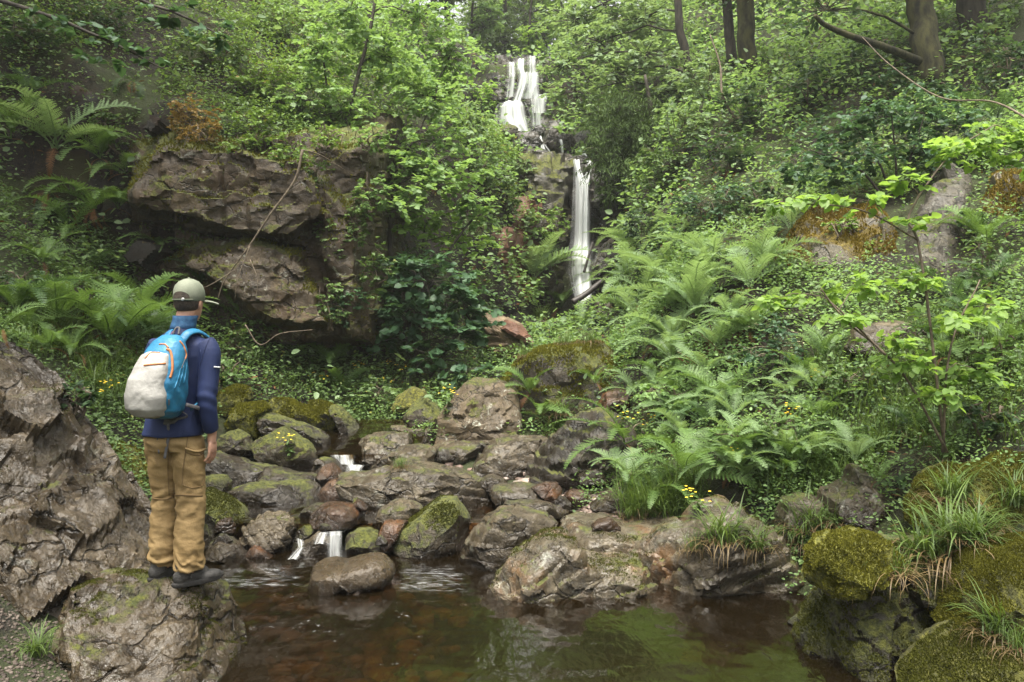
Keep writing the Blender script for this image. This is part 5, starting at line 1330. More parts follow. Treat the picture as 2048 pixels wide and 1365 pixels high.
# far wood above the falls
FW = "trees of the wood above the upper waterfall"
rs = np.random.default_rng(77)
for i, (x, y, h, mt) in enumerate([(-5.5, 33, 8, G_FAR), (-2.6, 35, 7.5, G_FAR), (3.6, 33, 8, G_BEECH), (6.5, 36, 9, G_FAR), (-.6, 41, 8, G_FAR), (1.6, 44, 9, G_HERB), (-3.8, 42, 10, G_FAR), (4.6, 45, 11, G_FAR), (.4, 54, 12, G_FAR), (-6.5, 47, 12, G_HERB), (7.8, 48, 12, G_FAR), (-2.6, 60, 13, G_FAR), (3.4, 62, 13, G_FAR), (-9, 36, 10, G_FAR), (10.5, 40, 11, G_FAR), (.9, 38, 5.5, G_BRIGHT), (-1.6, 37, 4.5, G_HAZEL)]):
    z = drop(x, y)
    b = np.array([x, y, z - .2])
    blobs = []
    for k in range(9):
        a = rs.uniform(0, 6.28); hh = rs.uniform(.22, 1.0); rr = h * rs.uniform(.16, .24)
        d = h * .22 * math.sin(math.pi * min(1, (1.15 - hh) * 1.2))
        blobs.append((b + np.array([d * math.cos(a), d * math.sin(a), hh * h]), (rr, rr, rr * .62)))
    words = ["far tree crown left of the gap", "pale far tree just left of the lip", "far pale tree right of the lip", "far tree behind the beech", "far tree straight above the lip", "deeper far tree just right of the lip", "second row far tree on the left", "second row far tree on the right", "far tree in the deepest gap", "tall far tree at the left of the wood", "tall far tree at the right of the wood", "hazy far tree left of the deepest gap", "hazy far tree right of the deepest gap", "outermost far tree on the left hill", "outermost far tree on the right hill", "small yellow green far tree on the lip of the falls", "small light far tree by the lip's left end"]
    tree("far_tree", words[i] + " above the upper waterfall", "tree", [([b, b + np.array([rs.normal(0, .2), 0, h * .5]), b + np.array([rs.normal(0, .4), 0, h * .95])], h * .018, .03)], blobs, .19, .14, 1.15, mt, BARK, FW, 300 + i, limb_r=.035, tw=.4)
# left slope shrubs
for i, (lab, px, py, r, ry, mt, L) in enumerate([
    ("orange tinted bilberry bush on the cliff edge above the hiker", 385, 225, 68, 55, G_ORANGE, .045),
    ("bright bilberry bush right of the orange tinted one", 500, 255, 75, 50, G_BILB, .045),
    ("bilberry bush spilling over the cliff edge at its right end", 575, 285, 65, 40, G_BILB, .045),
    ("rounded bilberry bush higher up the left slope", 520, 150, 85, 55, G_BILB, .05),
    ("mid green shrub at the top of the left slope", 430, 90, 85, 55, G_HERB, .055),
    ("bilberry bush under the slender tree on the left slope", 600, 110, 80, 60, G_BILB, .055),
    ("shrub in the top left corner of the slope", 60, 60, 90, 60, G_DARK, .06),
    ("dark shrub along the top edge above the leaning rock face", 190, 30, 100, 45, G_DARK, .06),
    ("shrub at the top of the slope left of the slender tree", 560, 40, 90, 50, G_HERB, .06),
    ("small grey green shrub on the dark rock face among the ferns", 205, 235, 50, 26, G_BEECH, .05),
    ("thin leafed seedling shrub above the red brown recess", 230, 275, 45, 35, G_HERB, .045),
    ("leafy rosette bush right beside the hiker's shoulder", 470, 690, 50, 50, G_HERB, .05),
    ("fresh green bush behind the hiker's right arm", 460, 740, 55, 35, G_HAZEL, .055),
    ("herb bush on the bank left of the cliff foot", 520, 640, 60, 40, G_HERB, .05),
    ("trailing plant on the moss right of the lower cliff block", 660, 600, 45, 65, G_HERB, .05),
    ("leafy weeds behind the dark stream rocks under the dark bush", 760, 790, 60, 45, G_HERB, .05),
    ("shrub at the left edge above the rock slab", 40, 560, 60, 55, G_DARK, .055),
    ("low herbs at the foot of the big left fern", 150, 790, 55, 50, G_DARK, .05),
    ("pale bush above the red cliff face", 960, 330, 70, 50, G_HAZEL, .085),
    ("ivy like bush hanging over the red cliff face", 1010, 380, 50, 50, G_HERB, .075),
    ("light shrub left of the boulder jam between the falls", 930, 240, 60, 55, G_BEECH, .095),
    ("bright shrub touching the left side of the upper waterfall", 965, 190, 38, 40, G_BRIGHT, .10),
    ("yellow green shrub below the mossy rock left of the lower waterfall", 1090, 450, 55, 45, G_BILB, .07),
    ("pale shrub on the mossy rock left of the lower waterfall", 1050, 350, 38, 45, G_BEECH, .075),
    ("curtain of leaves over the right edge of the red cliff face", 1055, 470, 30, 70, G_BEECH, .075),
    ("leafy fringe along the top of the red cliff face", 985, 335, 60, 28, G_HAZEL, .075),
    ("low herbs at the foot of the lower waterfall", 1110, 650, 60, 30, G_HERB, .06)]):
    bush(lab, px, py, r, mt, L, L * .66, 2.3, ry=ry, seed=400 + i)
for i, (lab, px, py, r, ry, mt, L) in enumerate([
    ("orange leaved bilberry hanging over the left end of the overhanging block", 400, 265, 60, 34, G_ORANGE, .04),
    ("bilberry fringe hanging over the middle of the overhanging block", 490, 295, 62, 32, G_BILB, .042),
    ("bilberry fringe hanging over the right end of the overhanging block", 575, 310, 60, 30, G_BILB, .042),
    ("yellow moss and leaves dangling down the left edge of the overhanging block", 345, 320, 26, 55, G_MOSS, .035),
    ("ivy trailing down the dark rock right of the overhanging block", 665, 470, 40, 75, G_HERB, .045),
    ("leafy curtain hanging over the right end of the sandstone cliff", 745, 380, 40, 80, G_HAZEL, .06),
    ("lower leafy curtain at the right end of the sandstone cliff", 755, 540, 40, 80, G_HERB, .055),
    ("bilberry bush on the top ledge of the cliff's right end", 660, 270, 55, 34, G_BILB, .042),
    ("leafy bush at the very right end of the cliff top", 735, 275, 50, 40, G_HAZEL, .055),
    ("trailing plant over the upper right corner of the cliff", 630, 345, 45, 40, G_HERB, .045),
    ("hanging greenery on the shadowed right flank of the cliff", 705, 440, 38, 80, G_HERB, .045),
    ("ivy covering the foot of the dark rock right of the cliff", 700, 620, 45, 60, G_SYC, .05)]):
    bush(lab, px, py, r, mt, L, L * .66, 2.3, ry=ry, seed=450 + i, Y=10.9, lift=.2)
rs = np.random.default_rng(15)
for k in range(13):
    px, py = rs.uniform(430, 1230), rs.uniform(880, 1105)
    p = rock_hit(px, py)
    if p[2] > .75 or p[1] > 9.6 or p[1] < 6.6: continue
    w = rs.uniform(12, 34); h = w * rs.uniform(.5, .85); tl = rs.uniform(-6, 6)
    rock("small wet stone wedged among the larger boulders of the stream bed", [(px-w,py+h*.8),(px-w*.9,py-h*.1),(px-w*.3,py-h+tl),(px+w*.4,py-h*.8-tl),(px+w,py+h*.1),(px+w*.9,py+h*.8)], p[1], .5 * w * p[1] / F * 1.6, (ROCK_DARK, ROCK_GREY, ROCK_DARK, ROCK_BROWN)[k % 4], "small wet stones of the stream bed", "stone", "stone", M=48, K=20, chops=5)
# right bank bushes
for i, (lab, px, py, r, ry, mt, L) in enumerate([
    ("pale leaved bramble in the middle of the right bank", 1350, 790, 95, 48, G_HAZEL, .05),
    ("bramble arm leaning over the dark sloping slab", 1290, 870, 55, 45, G_HERB, .045),
    ("dark honeysuckle thicket with cream flowers below the sapling", 1560, 690, 105, 75, G_SYC, .045),
    ("nettle like bush right of the honeysuckle thicket", 1700, 760, 70, 55, G_HERB, .045),
    ("mixed herbs on the bank above the rounded boulder", 1590, 860, 90, 45, G_HERB, .045),
    ("low herbs at the lower front of the right bank", 1480, 880, 80, 45, G_HAZEL, .042),
    ("dense low hazel growth at the right edge", 1990, 700, 85, 70, G_HAZEL, .065),
    ("low dark plants below the hazel growth at the right edge", 1980, 830, 75, 55, G_DARK, .05),
    ("small leafy bush along the lower edge of the orange moss slab", 1600, 535, 80, 26, G_HERB, .05),
    ("bush covering the foot of the bare grey outcrop", 1850, 555, 80, 32, G_HERB, .055),
    ("leafy sprig on the left tip of the orange moss slab", 1500, 500, 40, 26, G_BILB, .045),
    ("green sprigs growing on the middle of the orange moss slab", 1680, 450, 45, 24, G_BILB, .045),
    ("bush between the grey outcrop and the orange mossy bump", 1950, 440, 40, 40, G_DARK, .06),
    ("feathery bush above the right edge hazel growth", 1980, 520, 70, 75, G_HERB, .05)]):
    bush(lab, px, py, r, mt, L, L * .68, 2.0, ry=ry, seed=500 + i)
# the foreground hazel sapling
HS = [([A(1890,905,5.9), A(1860,650,5.9), A(1835,480,5.95), A(1818,430,6.0), A(1900,310,6.1), A(1990,250,6.2)], .011, .004), ([A(1895,905,5.9), A(1800,740,5.8), A(1690,640,5.6), A(1640,575,5.6)], .01, .004), ([A(1835,480,5.95), A(1720,420,5.8), A(1560,405,5.6)], .007, .003), ([A(1885,905,5.9), A(1900,700,5.9), A(1960,560,6)], .01, .004)]
tree("hazel_sapling", "sunlit hazel sapling with big pale leaves on the right foreground bank", "sapling", HS,
     [B(1570,405,5.6,55,20), B(1650,395,5.7,60,17), B(1740,400,5.8,65,20), B(1810,360,6,60,25), B(1900,300,6.1,75,32), B(1990,270,6.2,70,45), B(2050,300,6.2,60,50), B(1830,440,5.9,60,18),
      B(1540,600,5.6,60,20), B(1620,590,5.6,65,22), B(1720,570,5.7,80,28), B(1830,560,5.9,75,28), B(1700,630,5.6,70,18), B(1900,640,5.9,90,28), B(1830,720,5.8,85,32), B(1950,740,5.9,80,35), B(1880,790,5.8,70,26), B(1980,610,6,70,30), B(1780,680,5.7,70,20)],
     .070, .058, 2.7, G_BRIGHT, TWIG, seed=61, limb_r=.004, upj=.33, per=6, tw=.5, droop=.22)
# overhanging branches at the top left
tree("overhanging_branch", "dark leafy beech branch hanging in from the top left edge", "branch",
     [([A(-150,-40,6.2), A(60,20,6.2), A(200,75,6.2), A(330,140,6.2)], .02, .004), ([A(100,-120,6), A(260,-10,6), A(360,30,6), A(450,75,6)], .016, .004)],
     [B(150,60,6.2,70,22), B(240,85,6.2,70,24), B(310,120,6.2,50,20), B(210,110,6.3,60,20), B(350,20,6,60,26), B(410,50,6,50,22), B(300,20,6,60,22), B(450,80,6,28,16), B(90,40,6.2,60,25)],
     .075, .06, .75, G_SYC, BARK, seed=62, limb_r=.005, upj=.4, per=6, tw=.5, droop=.2)
# canopy trees rooted outside the frame on both banks; their crowns arch over the gorge sides and shade them
def canopy(label, x, y, top, blobs, seed):
    z = drop(x, y)
    b = np.array([x, y, z - .2])
    tree("broadleaf_tree", label, "tree", [([b, b + np.array([.3 * -np.sign(x), .2, (top - z) * .5]), np.array([x * .85, y, top])], .26, .08)], [(np.array(c, float), r) for c, r in blobs], .17, .12, 1.3, G_DARK, BARK, "tall trees arching over the gorge", seed, limb_r=.05, tw=.35)
canopy("tall left bank tree with its crown arching over the ferns by the dark cliff", -9.5, 8, 11, [((-7.5,7,9.6),(2.2,2.2,.8)), ((-6,9.3,10),(1.8,2,.8)), ((-8.5,10.5,10.8),(2.2,2,.9)), ((-5.3,6,8.8),(1.5,1.7,.6)), ((-8,5,8.8),(2,1.8,.8))], 71)
canopy("tall right bank tree with its crown over the dark slope", 12.5, 11, 15, [((10.5,12,13),(2.4,2.6,1)), ((8,14,13.4),(2.2,2.4,.9)), ((12,15,14.2),(2.5,2.5,1)), ((9.5,9,11.5),(2,2,.8)), ((6.5,16.5,13.8),(2.2,2,.9))], 72)

canopy("second left bank tree leaning over the slab and the hiker's side of the gorge", -8.0, 6.0, 9.5, [((-5.2,8.0,8.6),(1.6,1.8,.7)), ((-4.6,10.2,9.6),(1.6,1.6,.7)), ((-6.8,9.0,8.4),(1.6,1.8,.7)), ((-4.4,5.4,8.0),(1.5,1.5,.6)), ((-3.6,4.0,7.8),(1.4,1.4,.6))], 73)  # extra crown added out of view to deepen the left bank's shade

canopy("unseen right bank tree added so its crown darkens the trunks at the top right", 12.0, 18, 19, [((6,17.5,15.2),(2.4,2.2,.9)), ((8.5,19,16),(2.4,2.2,.9)), ((10.8,20.5,17),(2.4,2.2,.9)), ((5,20,16),(2,2,.8)), ((7.4,15.2,13.6),(1.8,1.8,.8))], 74)  # added above the frame to throw more shade on the top right
canopy("unseen left bank tree farther up the gorge added to shade the bilberry slope", -11.0, 14, 16, [((-7,13.5,13.4),(2.2,2.2,.9)), ((-8.6,11.8,12.8),(2,2,.8)), ((-6.2,16,14.4),(2,2,.8)), ((-5.8,11.6,11.4),(1.4,1.4,.6))], 75)  # added off frame to darken the upper left slope

# ------------------------------------------------------------------ ferns
FERNS = [
 ("large lush fern with arching fronds behind the hiker's backpack", 225, 705, 165, 13, "green", {}),
 ("fern at the left of the large one with fronds drooping to the slab", 110, 660, 130, 10, "green", {}),
 ("fern rising behind the large one toward the cliff foot", 280, 640, 110, 9, "green", {}),
 ("shaded fern at the left edge above the rock slab", 35, 640, 120, 9, "dark", {}),
 ("fern half hidden between the large fern and the hiker's head", 320, 690, 90, 8, "green", {}),
 ("broad fern hanging from the dark rock face at the upper left", 110, 310, 150, 12, "pale", dict(el=(-.5, .4))),
 ("fern with long drooping fronds at the left edge of the dark rock face", 20, 290, 115, 8, "green", dict(el=(-.6, .3))),
 ("narrow fern hanging straight down below the broad one", 100, 400, 95, 5, "dark_hang", dict(el=(-1.2, -.5), az=(200, 340), dead=4)),
 ("fern drooping down the dark recess left of the cliff", 190, 430, 105, 8, "green", dict(el=(-.9, .1), az=(190, 370), dead=4)),
 ("fern with fronds pointing right beside the overhanging cliff block", 235, 430, 80, 6, "green", dict(el=(-.4, .3), az=(230, 380))),
 ("short yellowish fern in the dark hollow under the overhang", 318, 500, 60, 6, "green", dict(el=(-.9, .1), az=(190, 350))),
 ("small fern hanging under the orange bush", 265, 175, 60, 4, "dark_hang", dict(el=(-1.0, -.3), az=(200, 340))),
 ("dark fern at the top left corner above the rough rock face", 60, 200, 95, 8, "dark", dict(el=(-.4, .4))),
 ("fern hanging down the middle of the rough dark rock face", 200, 330, 90, 7, "green", dict(el=(-.7, .2), az=(190, 350))),
 ("fern drooping at the foot of the rough dark rock face", 140, 480, 105, 8, "green", dict(el=(-.6, .3))),
 ("fern hanging left of the cliff's upper block", 250, 360, 75, 6, "green", dict(el=(-.7, .2), az=(190, 350))),
 ("fern sprouting below the jutting block where the cliff is hollow", 330, 520, 70, 7, "dark", dict(el=(-.5, .3))),
 ("fern on the ground under the wedge of the cliff", 480, 650, 75, 8, "green", {}),
 ("fern behind the hiker's cap at the cliff foot", 400, 580, 75, 8, "dark", {}),
 ("bright yellow green fern growing among yellow flowers left of the stream", 660, 745, 80, 9, "green", {}),
 ("second bright fern just below the one among yellow flowers", 690, 795, 70, 8, "green", dict(el=(-.2, .4))),
 ("big pale fern on the slope left of the lower waterfall", 1065, 570, 115, 12, "pale", {}),
 ("smaller fern right below the big pale one near the waterfall foot", 1120, 625, 75, 8, "green", {}),
 ("small fern at the foot of the lower waterfall in the grass", 1165, 665, 60, 7, "green", {}),
 ("tiny fern high on the red cliff under the arching hazel", 865, 345, 45, 6, "pale", {}),
 ("dark fern growing on the right slope under the shrubs", 1470, 345, 70, 8, "dark", {}),
 ("fern at the right edge of the wide dark hazel", 1990, 260, 80, 8, "dark", {}),
 ("fern left of the wide dark hazel's stems", 1620, 385, 70, 7, "dark", {}),
 ("fern in front of the mound hanging over its face", 1060, 800, 70, 8, "green", dict(el=(-.3, .5), az=(150, 390))),
 ("lower fern on the mound's face above the banded rock", 1080, 850, 70, 7, "green", dict(el=(-.5, .3), az=(160, 380))),
 ("fern on the right shoulder of the mound", 1190, 780, 60, 7, "green", {}),
 ("tall pale bracken frond leaning left above the dark slab", 1275, 650, 95, 10, "pale", {}),
 ("largest pale fern of the group above the bramble", 1390, 640, 112, 12, "pale", {}),
 ("pale fern at the top of the group on the right bank", 1420, 545, 100, 11, "pale", {}),
 ("pale fern at the left rim of the group on the right bank", 1320, 570, 95, 10, "pale", {}),
 ("pale fern below the orange moss slab", 1500, 590, 110, 9, "pale", {}),
 ("fern under the middle of the pale group drooping to the path of red stems", 1340, 700, 110, 8, "pale", dict(el=(-.4, .4))),
 ("single fern drooping over the honeysuckle thicket", 1500, 680, 80, 6, "green", dict(el=(-.3, .3))),
 ("fern between the orange slab and the sapling's lower twigs", 1580, 470, 80, 7, "pale", {}),
 ("fern drooping over the dark slab at the left of the right bank", 1250, 905, 110, 8, "green", dict(el=(-.6, .4), az=(150, 330))),
 ("dark toothed fern in the centre of the right bank", 1410, 870, 85, 7, "dark", {}),
 ("spreading fern in the centre of the right bank above the flowers", 1440, 830, 110, 9, "green", {}),
 ("fern low on the right bank with fronds hanging over the bedrock", 1370, 975, 120, 11, "green", dict(el=(-.35, .35))),
 ("fern to the right of the hanging one at the foot of the bank", 1470, 960, 105, 10, "green", dict(el=(-.2, .4))),
 ("fern at the left foot of the right bank by the gravel", 1300, 1010, 80, 7, "green", dict(el=(-.3, .4))),
 ("fern at the right end of the low row on the bank", 1570, 930, 100, 9, "pale", {}),
 ("fern on the right bank near the grass patch", 1640, 860, 80, 7, "green", {}),
 ("small fern beside the nettle like bush", 1600, 770, 70, 6, "green", {}),
 ("upright fern in the middle of the right bank behind the yellow flowers", 1650, 740, 100, 7, "green", dict(el=(.1, .7))),
 ("fern at the right edge beside the orange mossy bump", 1970, 500, 95, 9, "green", {}),
 ("fern in the shade below the grey stone edge on the bank", 1900, 620, 95, 8, "dark", {}),
 ("small fern on the pointed grey rock above the grass tufts", 1760, 985, 55, 5, "green", dict(el=(-.2, .4))),
 ("fern in the dark hollow at the right of the pointed rock", 1800, 1000, 55, 5, "dark", {}),
 ("fern on the dark bank above the yellow mossy ridge", 1830, 880, 75, 6, "dark", {}),
]
for i, (lab, px, py, sz, n, kd, kw) in enumerate(FERNS):
    fern(lab, px, py, sz, n, kd, seed=600 + i, **kw)
rs = np.random.default_rng(66)
for lab, grp, box, kinds, nn in [("green fern crowded with others on the lower right bank above the bedrock shelf", "ferns of the lower right bank", (1250, 740, 1720, 990), ("green", "pale", "pale"), 30),
                                 ("pale fern crowded with others between the lower waterfall and the orange moss slab", "pale ferns of the upper right bank", (1230, 460, 1540, 730), ("pale", "pale", "pale"), 24),
                                 ("shaded fern under the bushes at the right edge of the bank", "shaded ferns at the right", (1850, 480, 2040, 860), ("green", "dark"), 9),
                                 ("fern among those covering the left bank below the dark rock face", "ferns of the left bank", (0, 540, 340, 740), ("green", "dark", "green"), 12)]:
    for k in range(nn):
        fern(lab, rs.uniform(box[0], box[2]), rs.uniform(box[1], box[3]), rs.uniform(55, 95), int(rs.integers(7, 10)), kinds[k % len(kinds)], el=(-.3, .35), seed=int(rs.integers(1e6)), group=grp, dead=1, lifted=.12)

# ------------------------------------------------------------------ grass tufts on the rocks
TG = [
 ("grass tuft with brown leaves on the peak of the bedrock shelf", 1440, 1085, 1.0, dict()), ("tuft hanging down the right flank of the bedrock shelf", 1510, 1100, .7, dict()), ("small tuft on the left flank of the bedrock shelf", 1390, 1100, .6, dict(fine=True)),
 ("grass tuft sprouting on top of the long low boulder", 800, 935, .5, dict(fine=True)),
 ("large wood rush tuft with rusty leaves hanging over the dark rock", 1900, 1110, 1.15, dict(browner=1.15)), ("second wood rush tuft left of the large rusty one", 1840, 1120, .95, dict(browner=1.1)), ("wood rush tuft right of the large rusty one", 1945, 1085, .9, dict(browner=1.0)),
 ("pale straw tuft hanging down from the overhanging rock", 1790, 1150, .7, dict(browner=1.3, fine=True)),
 ("tuft between the shelf and the overhanging dark rock", 1620, 1060, .95, dict()), ("tall grass tuft right of the rounded grey boulder", 1670, 1050, .8, dict(fine=True)), ("tuft with brown hanging leaves left of the overhanging rock", 1600, 1085, .8, dict()),
 ("green rush tuft on the bank under the yellow mossy ridge", 1905, 1000, .9, dict()), ("rush tuft between the mossy ridge and the corner boulder", 1960, 1050, .8, dict()), ("rush tuft at the right edge under the mossy ridge", 2030, 1010, .8, dict(brown=False)),
 ("long bladed tuft on the lower corner boulder", 2000, 1270, .7, dict()), ("small tuft in the lower right corner", 2035, 1300, .6, dict(fine=True)),
 ("green tuft on the bank left of the pointed rock", 1560, 985, .7, dict()), ("tuft on the bank behind the bedrock shelf", 1290, 1020, .7, dict()), ("tuft at the foot of the left fern on the shelf's back edge", 1265, 1035, .6, dict()),
 ("grass tuft on the mound's front between its ferns", 1120, 830, .9, dict()), ("brown edged tuft low on the mound's front", 1105, 865, .8, dict()), ("grass tuft on top of the mound", 1130, 690, .9, dict(fine=True)), ("second grass tuft on top of the mound", 1180, 685, .8, dict(fine=True)), ("third tuft along the mound's left crest", 1050, 715, .8, dict(fine=True)),
 ("grass tuft below the big pale fern by the waterfall", 1080, 640, 1.3, dict()), ("grass tuft at the lower waterfall foot", 1150, 650, 1.2, dict(brown=False)),
 ("small green tuft at the water edge of the standing rock", 75, 1310, .5, dict(brown=False)),
 ("tuft on the dark bank at the right edge", 1900, 920, .8, dict()), ("tuft beside the sapling's foot", 1860, 870, .8, dict()),
]
for i, (lab, px, py, s, kw) in enumerate(TG):
    tuft(lab, px, py, s, seed=700 + i, **kw)

# ------------------------------------------------------------------ flowers
def flower_plant(label, px, py, h=.35, seed=1, petal=PETAL, nf=4, rock=False):
    rs = np.random.default_rng(seed)
    p = rock_hit(px, py)
    root = empty("flowering_plant", tuple(p), 0, label, "wildflower")
    st, lv, fl = [], [], []
    for k in range(3):
        e = np.array([rs.normal(0, .07), rs.normal(0, .05), h * rs.uniform(.75, 1.1)])
        st.append(stick(np.zeros(3), e, .004, .002, 0, 4, 4, .01, rs))
        t = rs.uniform(.1, .85, 12)
        lv.append(leaves(t[:, None] * e, unit(rs.normal(size=(12, 3)) * np.array([1, 1, .3])), np.array([0, 0, 1.]) + rs.normal(0, .3, (12, 3)), .06, .025))
        for j in range(nf):
            c = e + np.array([rs.normal(0, .045), rs.normal(0, .045), rs.uniform(-.05, .03)])
            a = np.linspace(0, 2 * np.pi, 8, endpoint=False) + rs.uniform(0, 1)
            D = np.stack([np.cos(a), np.sin(a), np.full(8, .2)], -1)
            Vp, Fp = leaves(np.repeat(c[None], 8, 0), D, np.repeat(np.array([[0, -.6, .9]]), 8, 0), .012, .009, False)
            Vp[::4] = c
            obj('flower', Vp, Fp, petal, root, smooth=False)
    obj("stem", *join(st), G_GRASS, root); obj("leaves", *join(lv), G_HERB, root, smooth=False)
for i, (lab, px, py, h) in enumerate([
    ("yellow ragwort at the foot of the bright fern left of the stream", 640, 790, .3), ("yellow flowers right of the bright fern", 720, 775, .35), ("yellow ragwort among the weeds above the stream", 755, 800, .3), ("yellow flowers by the weeds under the dark bush", 780, 770, .35), ("yellow flowers on the left bank below the large fern", 205, 830, .3),
    ("lone yellow flower in front of the angular mossy boulder", 582, 915, .28), ("yellow flowers by the dome shaped mossy boulder", 890, 830, .3), ("yellow flowers low among the right bank ferns", 1460, 945, .22), ("yellow flowers right of the low ones on the bank", 1520, 945, .22), ("yellow ragwort in the middle of the right bank", 1570, 880, .3), ("yellow flowers over the honeysuckle thicket's right foot", 1625, 800, .3), ("yellow flower at the top of the dark sloping slab", 1245, 860, .2), ("yellow flower at the tip of the hanging fern", 1400, 1025, .15), ("small yellow flower left of the low right bank ferns", 1310, 880, .25)]):
    flower_plant(lab, px, py, h, 800 + i)
for i, (lab, px, py) in enumerate([("cream honeysuckle bloom at the top of the thicket", 1500, 700), ("cream honeysuckle bloom in the middle of the thicket", 1585, 745)]):
    flower_plant(lab, px, py, .3, 830 + i, CREAM, 4)

# ------------------------------------------------------------------ dead branches, driftwood, vines
def branch(label, pts, r0, r1, name="dead_branch", cat="branch", mat=TWIG, subs=()):
    parts = [tube(smooth_path([A(*p) for p in pts], 26), np.linspace(r0, r1, 26), 7)]
    for s in subs: parts.append(tube(smooth_path([A(*p) for p in s], 12), np.linspace(r1 * 1.2, r1 * .5, 12), 5))
    tag(obj(name, *join(parts), mat), label, cat)
branch("long pale bare branch leaning diagonally across the sandstone cliff", [(605,300,10.4),(590,360,10.4),(540,430,10.4),(500,490,10.4),(450,560,10.4),(435,600,10.4)], .017, .006, subs=[[(500,490,10.4),(475,560,10.3),(470,600,10.3)], [(470,540,10.4),(430,565,10.3),(400,580,10.3)], [(500,520,10.4),(515,560,10.3),(510,600,10.3)], [(605,300,10.4),(640,310,10.5),(690,340,10.7)]])
branch("thin dead twig curving at the foot of the lower cliff block", [(490,650,10.2),(520,690,10.2),(560,668,10.2),(625,660,10.3)], .01, .004)
branch("dark driftwood log lying across the foot of the lower waterfall", [(1145,605,17.4),(1170,590,17.5),(1195,570,17.6),(1215,555,17.7)], .07, .05, "driftwood", "log", plain_mat("wet_wood", (.02,.017,.014), (.06,.05,.042), 8, .5, .6))
branch("dark stick propped upright against the lower waterfall", [(1168,545,18.0),(1178,510,18.1),(1185,485,18.2)], .03, .02, "driftwood", "log", plain_mat("wet_stick", (.02,.017,.014), (.05,.04,.035), 8, .5, .6))
branch("broken black stump at the base of the lower waterfall", [(1178,640,17.2),(1172,615,17.2),(1180,600,17.2)], .09, .05, "stump", "stump", plain_mat("black_wood", (.012,.011,.01), (.03,.026,.022), 8, .6, .8), subs=[[(1165,630,17.2),(1160,610,17.2)], [(1172,615,17.2),(1190,605,17.2)]])
branch("dead branch lying among the boulders between the falls", [(1040,310,22.2),(1060,300,22.2),(1085,285,22.3)], .06, .03)
branch("bare arching stem of the sapling's lower left twig on the bank", [(1770,710,5.6),(1700,640,5.6),(1640,585,5.6)], .008, .004)
branch("thin hanging root down the upper cliff block", [(375,270,10.7),(355,340,10.7),(350,400,10.7),(352,450,10.7)], .007, .003, "hanging_root", "root")
RSTEM = []
rs = np.random.default_rng(9)
for k in range(40):
    p, n = hit(rs.uniform(1380, 1480), rs.uniform(690, 760))
    if p is not None: RSTEM.append(stick(p, p + np.array([rs.normal(0, .15), rs.normal(0, .1), rs.uniform(.1, .3)]), .005, .003, .03, 4, 4))
tag(obj("dead_stems", *join(RSTEM), G_DEAD), "tangle of rust red dead bracken stems under the pale ferns", "dead stems", kind="stuff")

# ------------------------------------------------------------------ moss fuzz on the nearest mossy rocks
for i, (k, n, mt, h, w, thr) in enumerate([
    ("dark overhanging rock draped with moss at the right edge of the pool", 42000, G_MOSSD, .014, .007, .15),
    ("bulky moss covered boulder in the lower right corner", 40000, G_MOSS, .013, .007, .05),
    ("low moss covered mass under the bulky boulder at the bottom right", 30000, G_MOSSD, .013, .007, .0),
    ("rounded cap of bright yellow green moss on the overhanging rock by the pool", 22000, G_MOSS, .013, .007, -.1),
    ("long ridge of bright yellow green moss at the right edge above the grass tufts", 26000, G_MOSS, .016, .008, .0),
    ("pale wet bedrock shelf with a grass tuft running along the far side of the pool", 9000, G_MOSSD, .013, .007, .85),
    ("big weathered foreground rock the hiker stands on", 9000, G_MOSSD, .010, .006, .9),
    ("slab", 14000, G_MOSSD, .012, .007, 1.0),
    ("cushion of yellow moss on the topmost rock of the left pile", 6000, G_MOSS, .022, .012, .1),
    ("tall rock with a thick yellow green moss coat beside the topmost one", 6000, G_MOSS, .022, .012, .1),
    ("sloping moss topped wedge in the middle of the left pile", 6000, G_MOSS, .022, .012, .2),
    ("leaning mossy block right of the sloping wedge", 4000, G_MOSS, .022, .012, .2),
    ("low mossy boulder left of the hiker's thigh", 6000, G_MOSS, .018, .01, .1),
    ("mossy boulder half hidden behind the hiker's hip", 4000, G_MOSS, .018, .01, .1),
    ("egg shaped standing boulder with green moss and pale lichen between stream and shelf", 7000, G_MOSSD, .012, .007, .5),
    ("dark boulder with a green mossy back behind the hiker's knees", 7000, G_MOSSD, .013, .008, .3),
    ("large mound of rock topped with moss, grass and ferns before the lower waterfall", 12000, G_MOSS, .03, .016, .35),
    ("tilted grey slab carpeted with orange moss on the right bank", 14000, G_MOSSO, .035, .018, .35),
    ("orange brown mossy bump at the right edge beyond the sapling", 7000, G_MOSSO, .035, .018, .2),
    ("layered sandstone cliff with a jutting upper block, a dark hollow and a wedge below", 9000, G_MOSS, .035, .018, .55)]):
    fuzz(k, n, mt, h, w, thr, 900 + i)
# ------------------------------------------------------------------ the hiker
def fuse(parts, voxel=.006, sm=3, fac=.5):
    V, fs = join(parts)
    me = mesh_data("tmp", V, fs)
    o = link(bpy.data.objects.new("tmp", me))
    md = o.modifiers.new("r", 'REMESH'); md.mode = 'VOXEL'; md.voxel_size = voxel; md.use_smooth_shade = True
    if sm:
        s = o.modifiers.new("s", 'SMOOTH'); s.iterations = sm; s.factor = fac
    dg = bpy.context.evaluated_depsgraph_get()
    ev = o.evaluated_get(dg); m2 = ev.to_mesh()
    n = len(m2.vertices); co = np.empty(n * 3, np.float32); m2.vertices.foreach_get("co", co)
    F4, F3 = [], []
    for p in m2.polygons:
        (F4 if len(p.vertices) == 4 else F3).append(tuple(p.vertices))
    ev.to_mesh_clear()
    bpy.data.objects.remove(o, do_unlink=True); bpy.data.meshes.remove(me)
    fsx = [np.array(F4)] if F4 else []
    if F3: fsx.append(np.array(F3))
    return co.reshape(-1, 3).astype(float), fsx
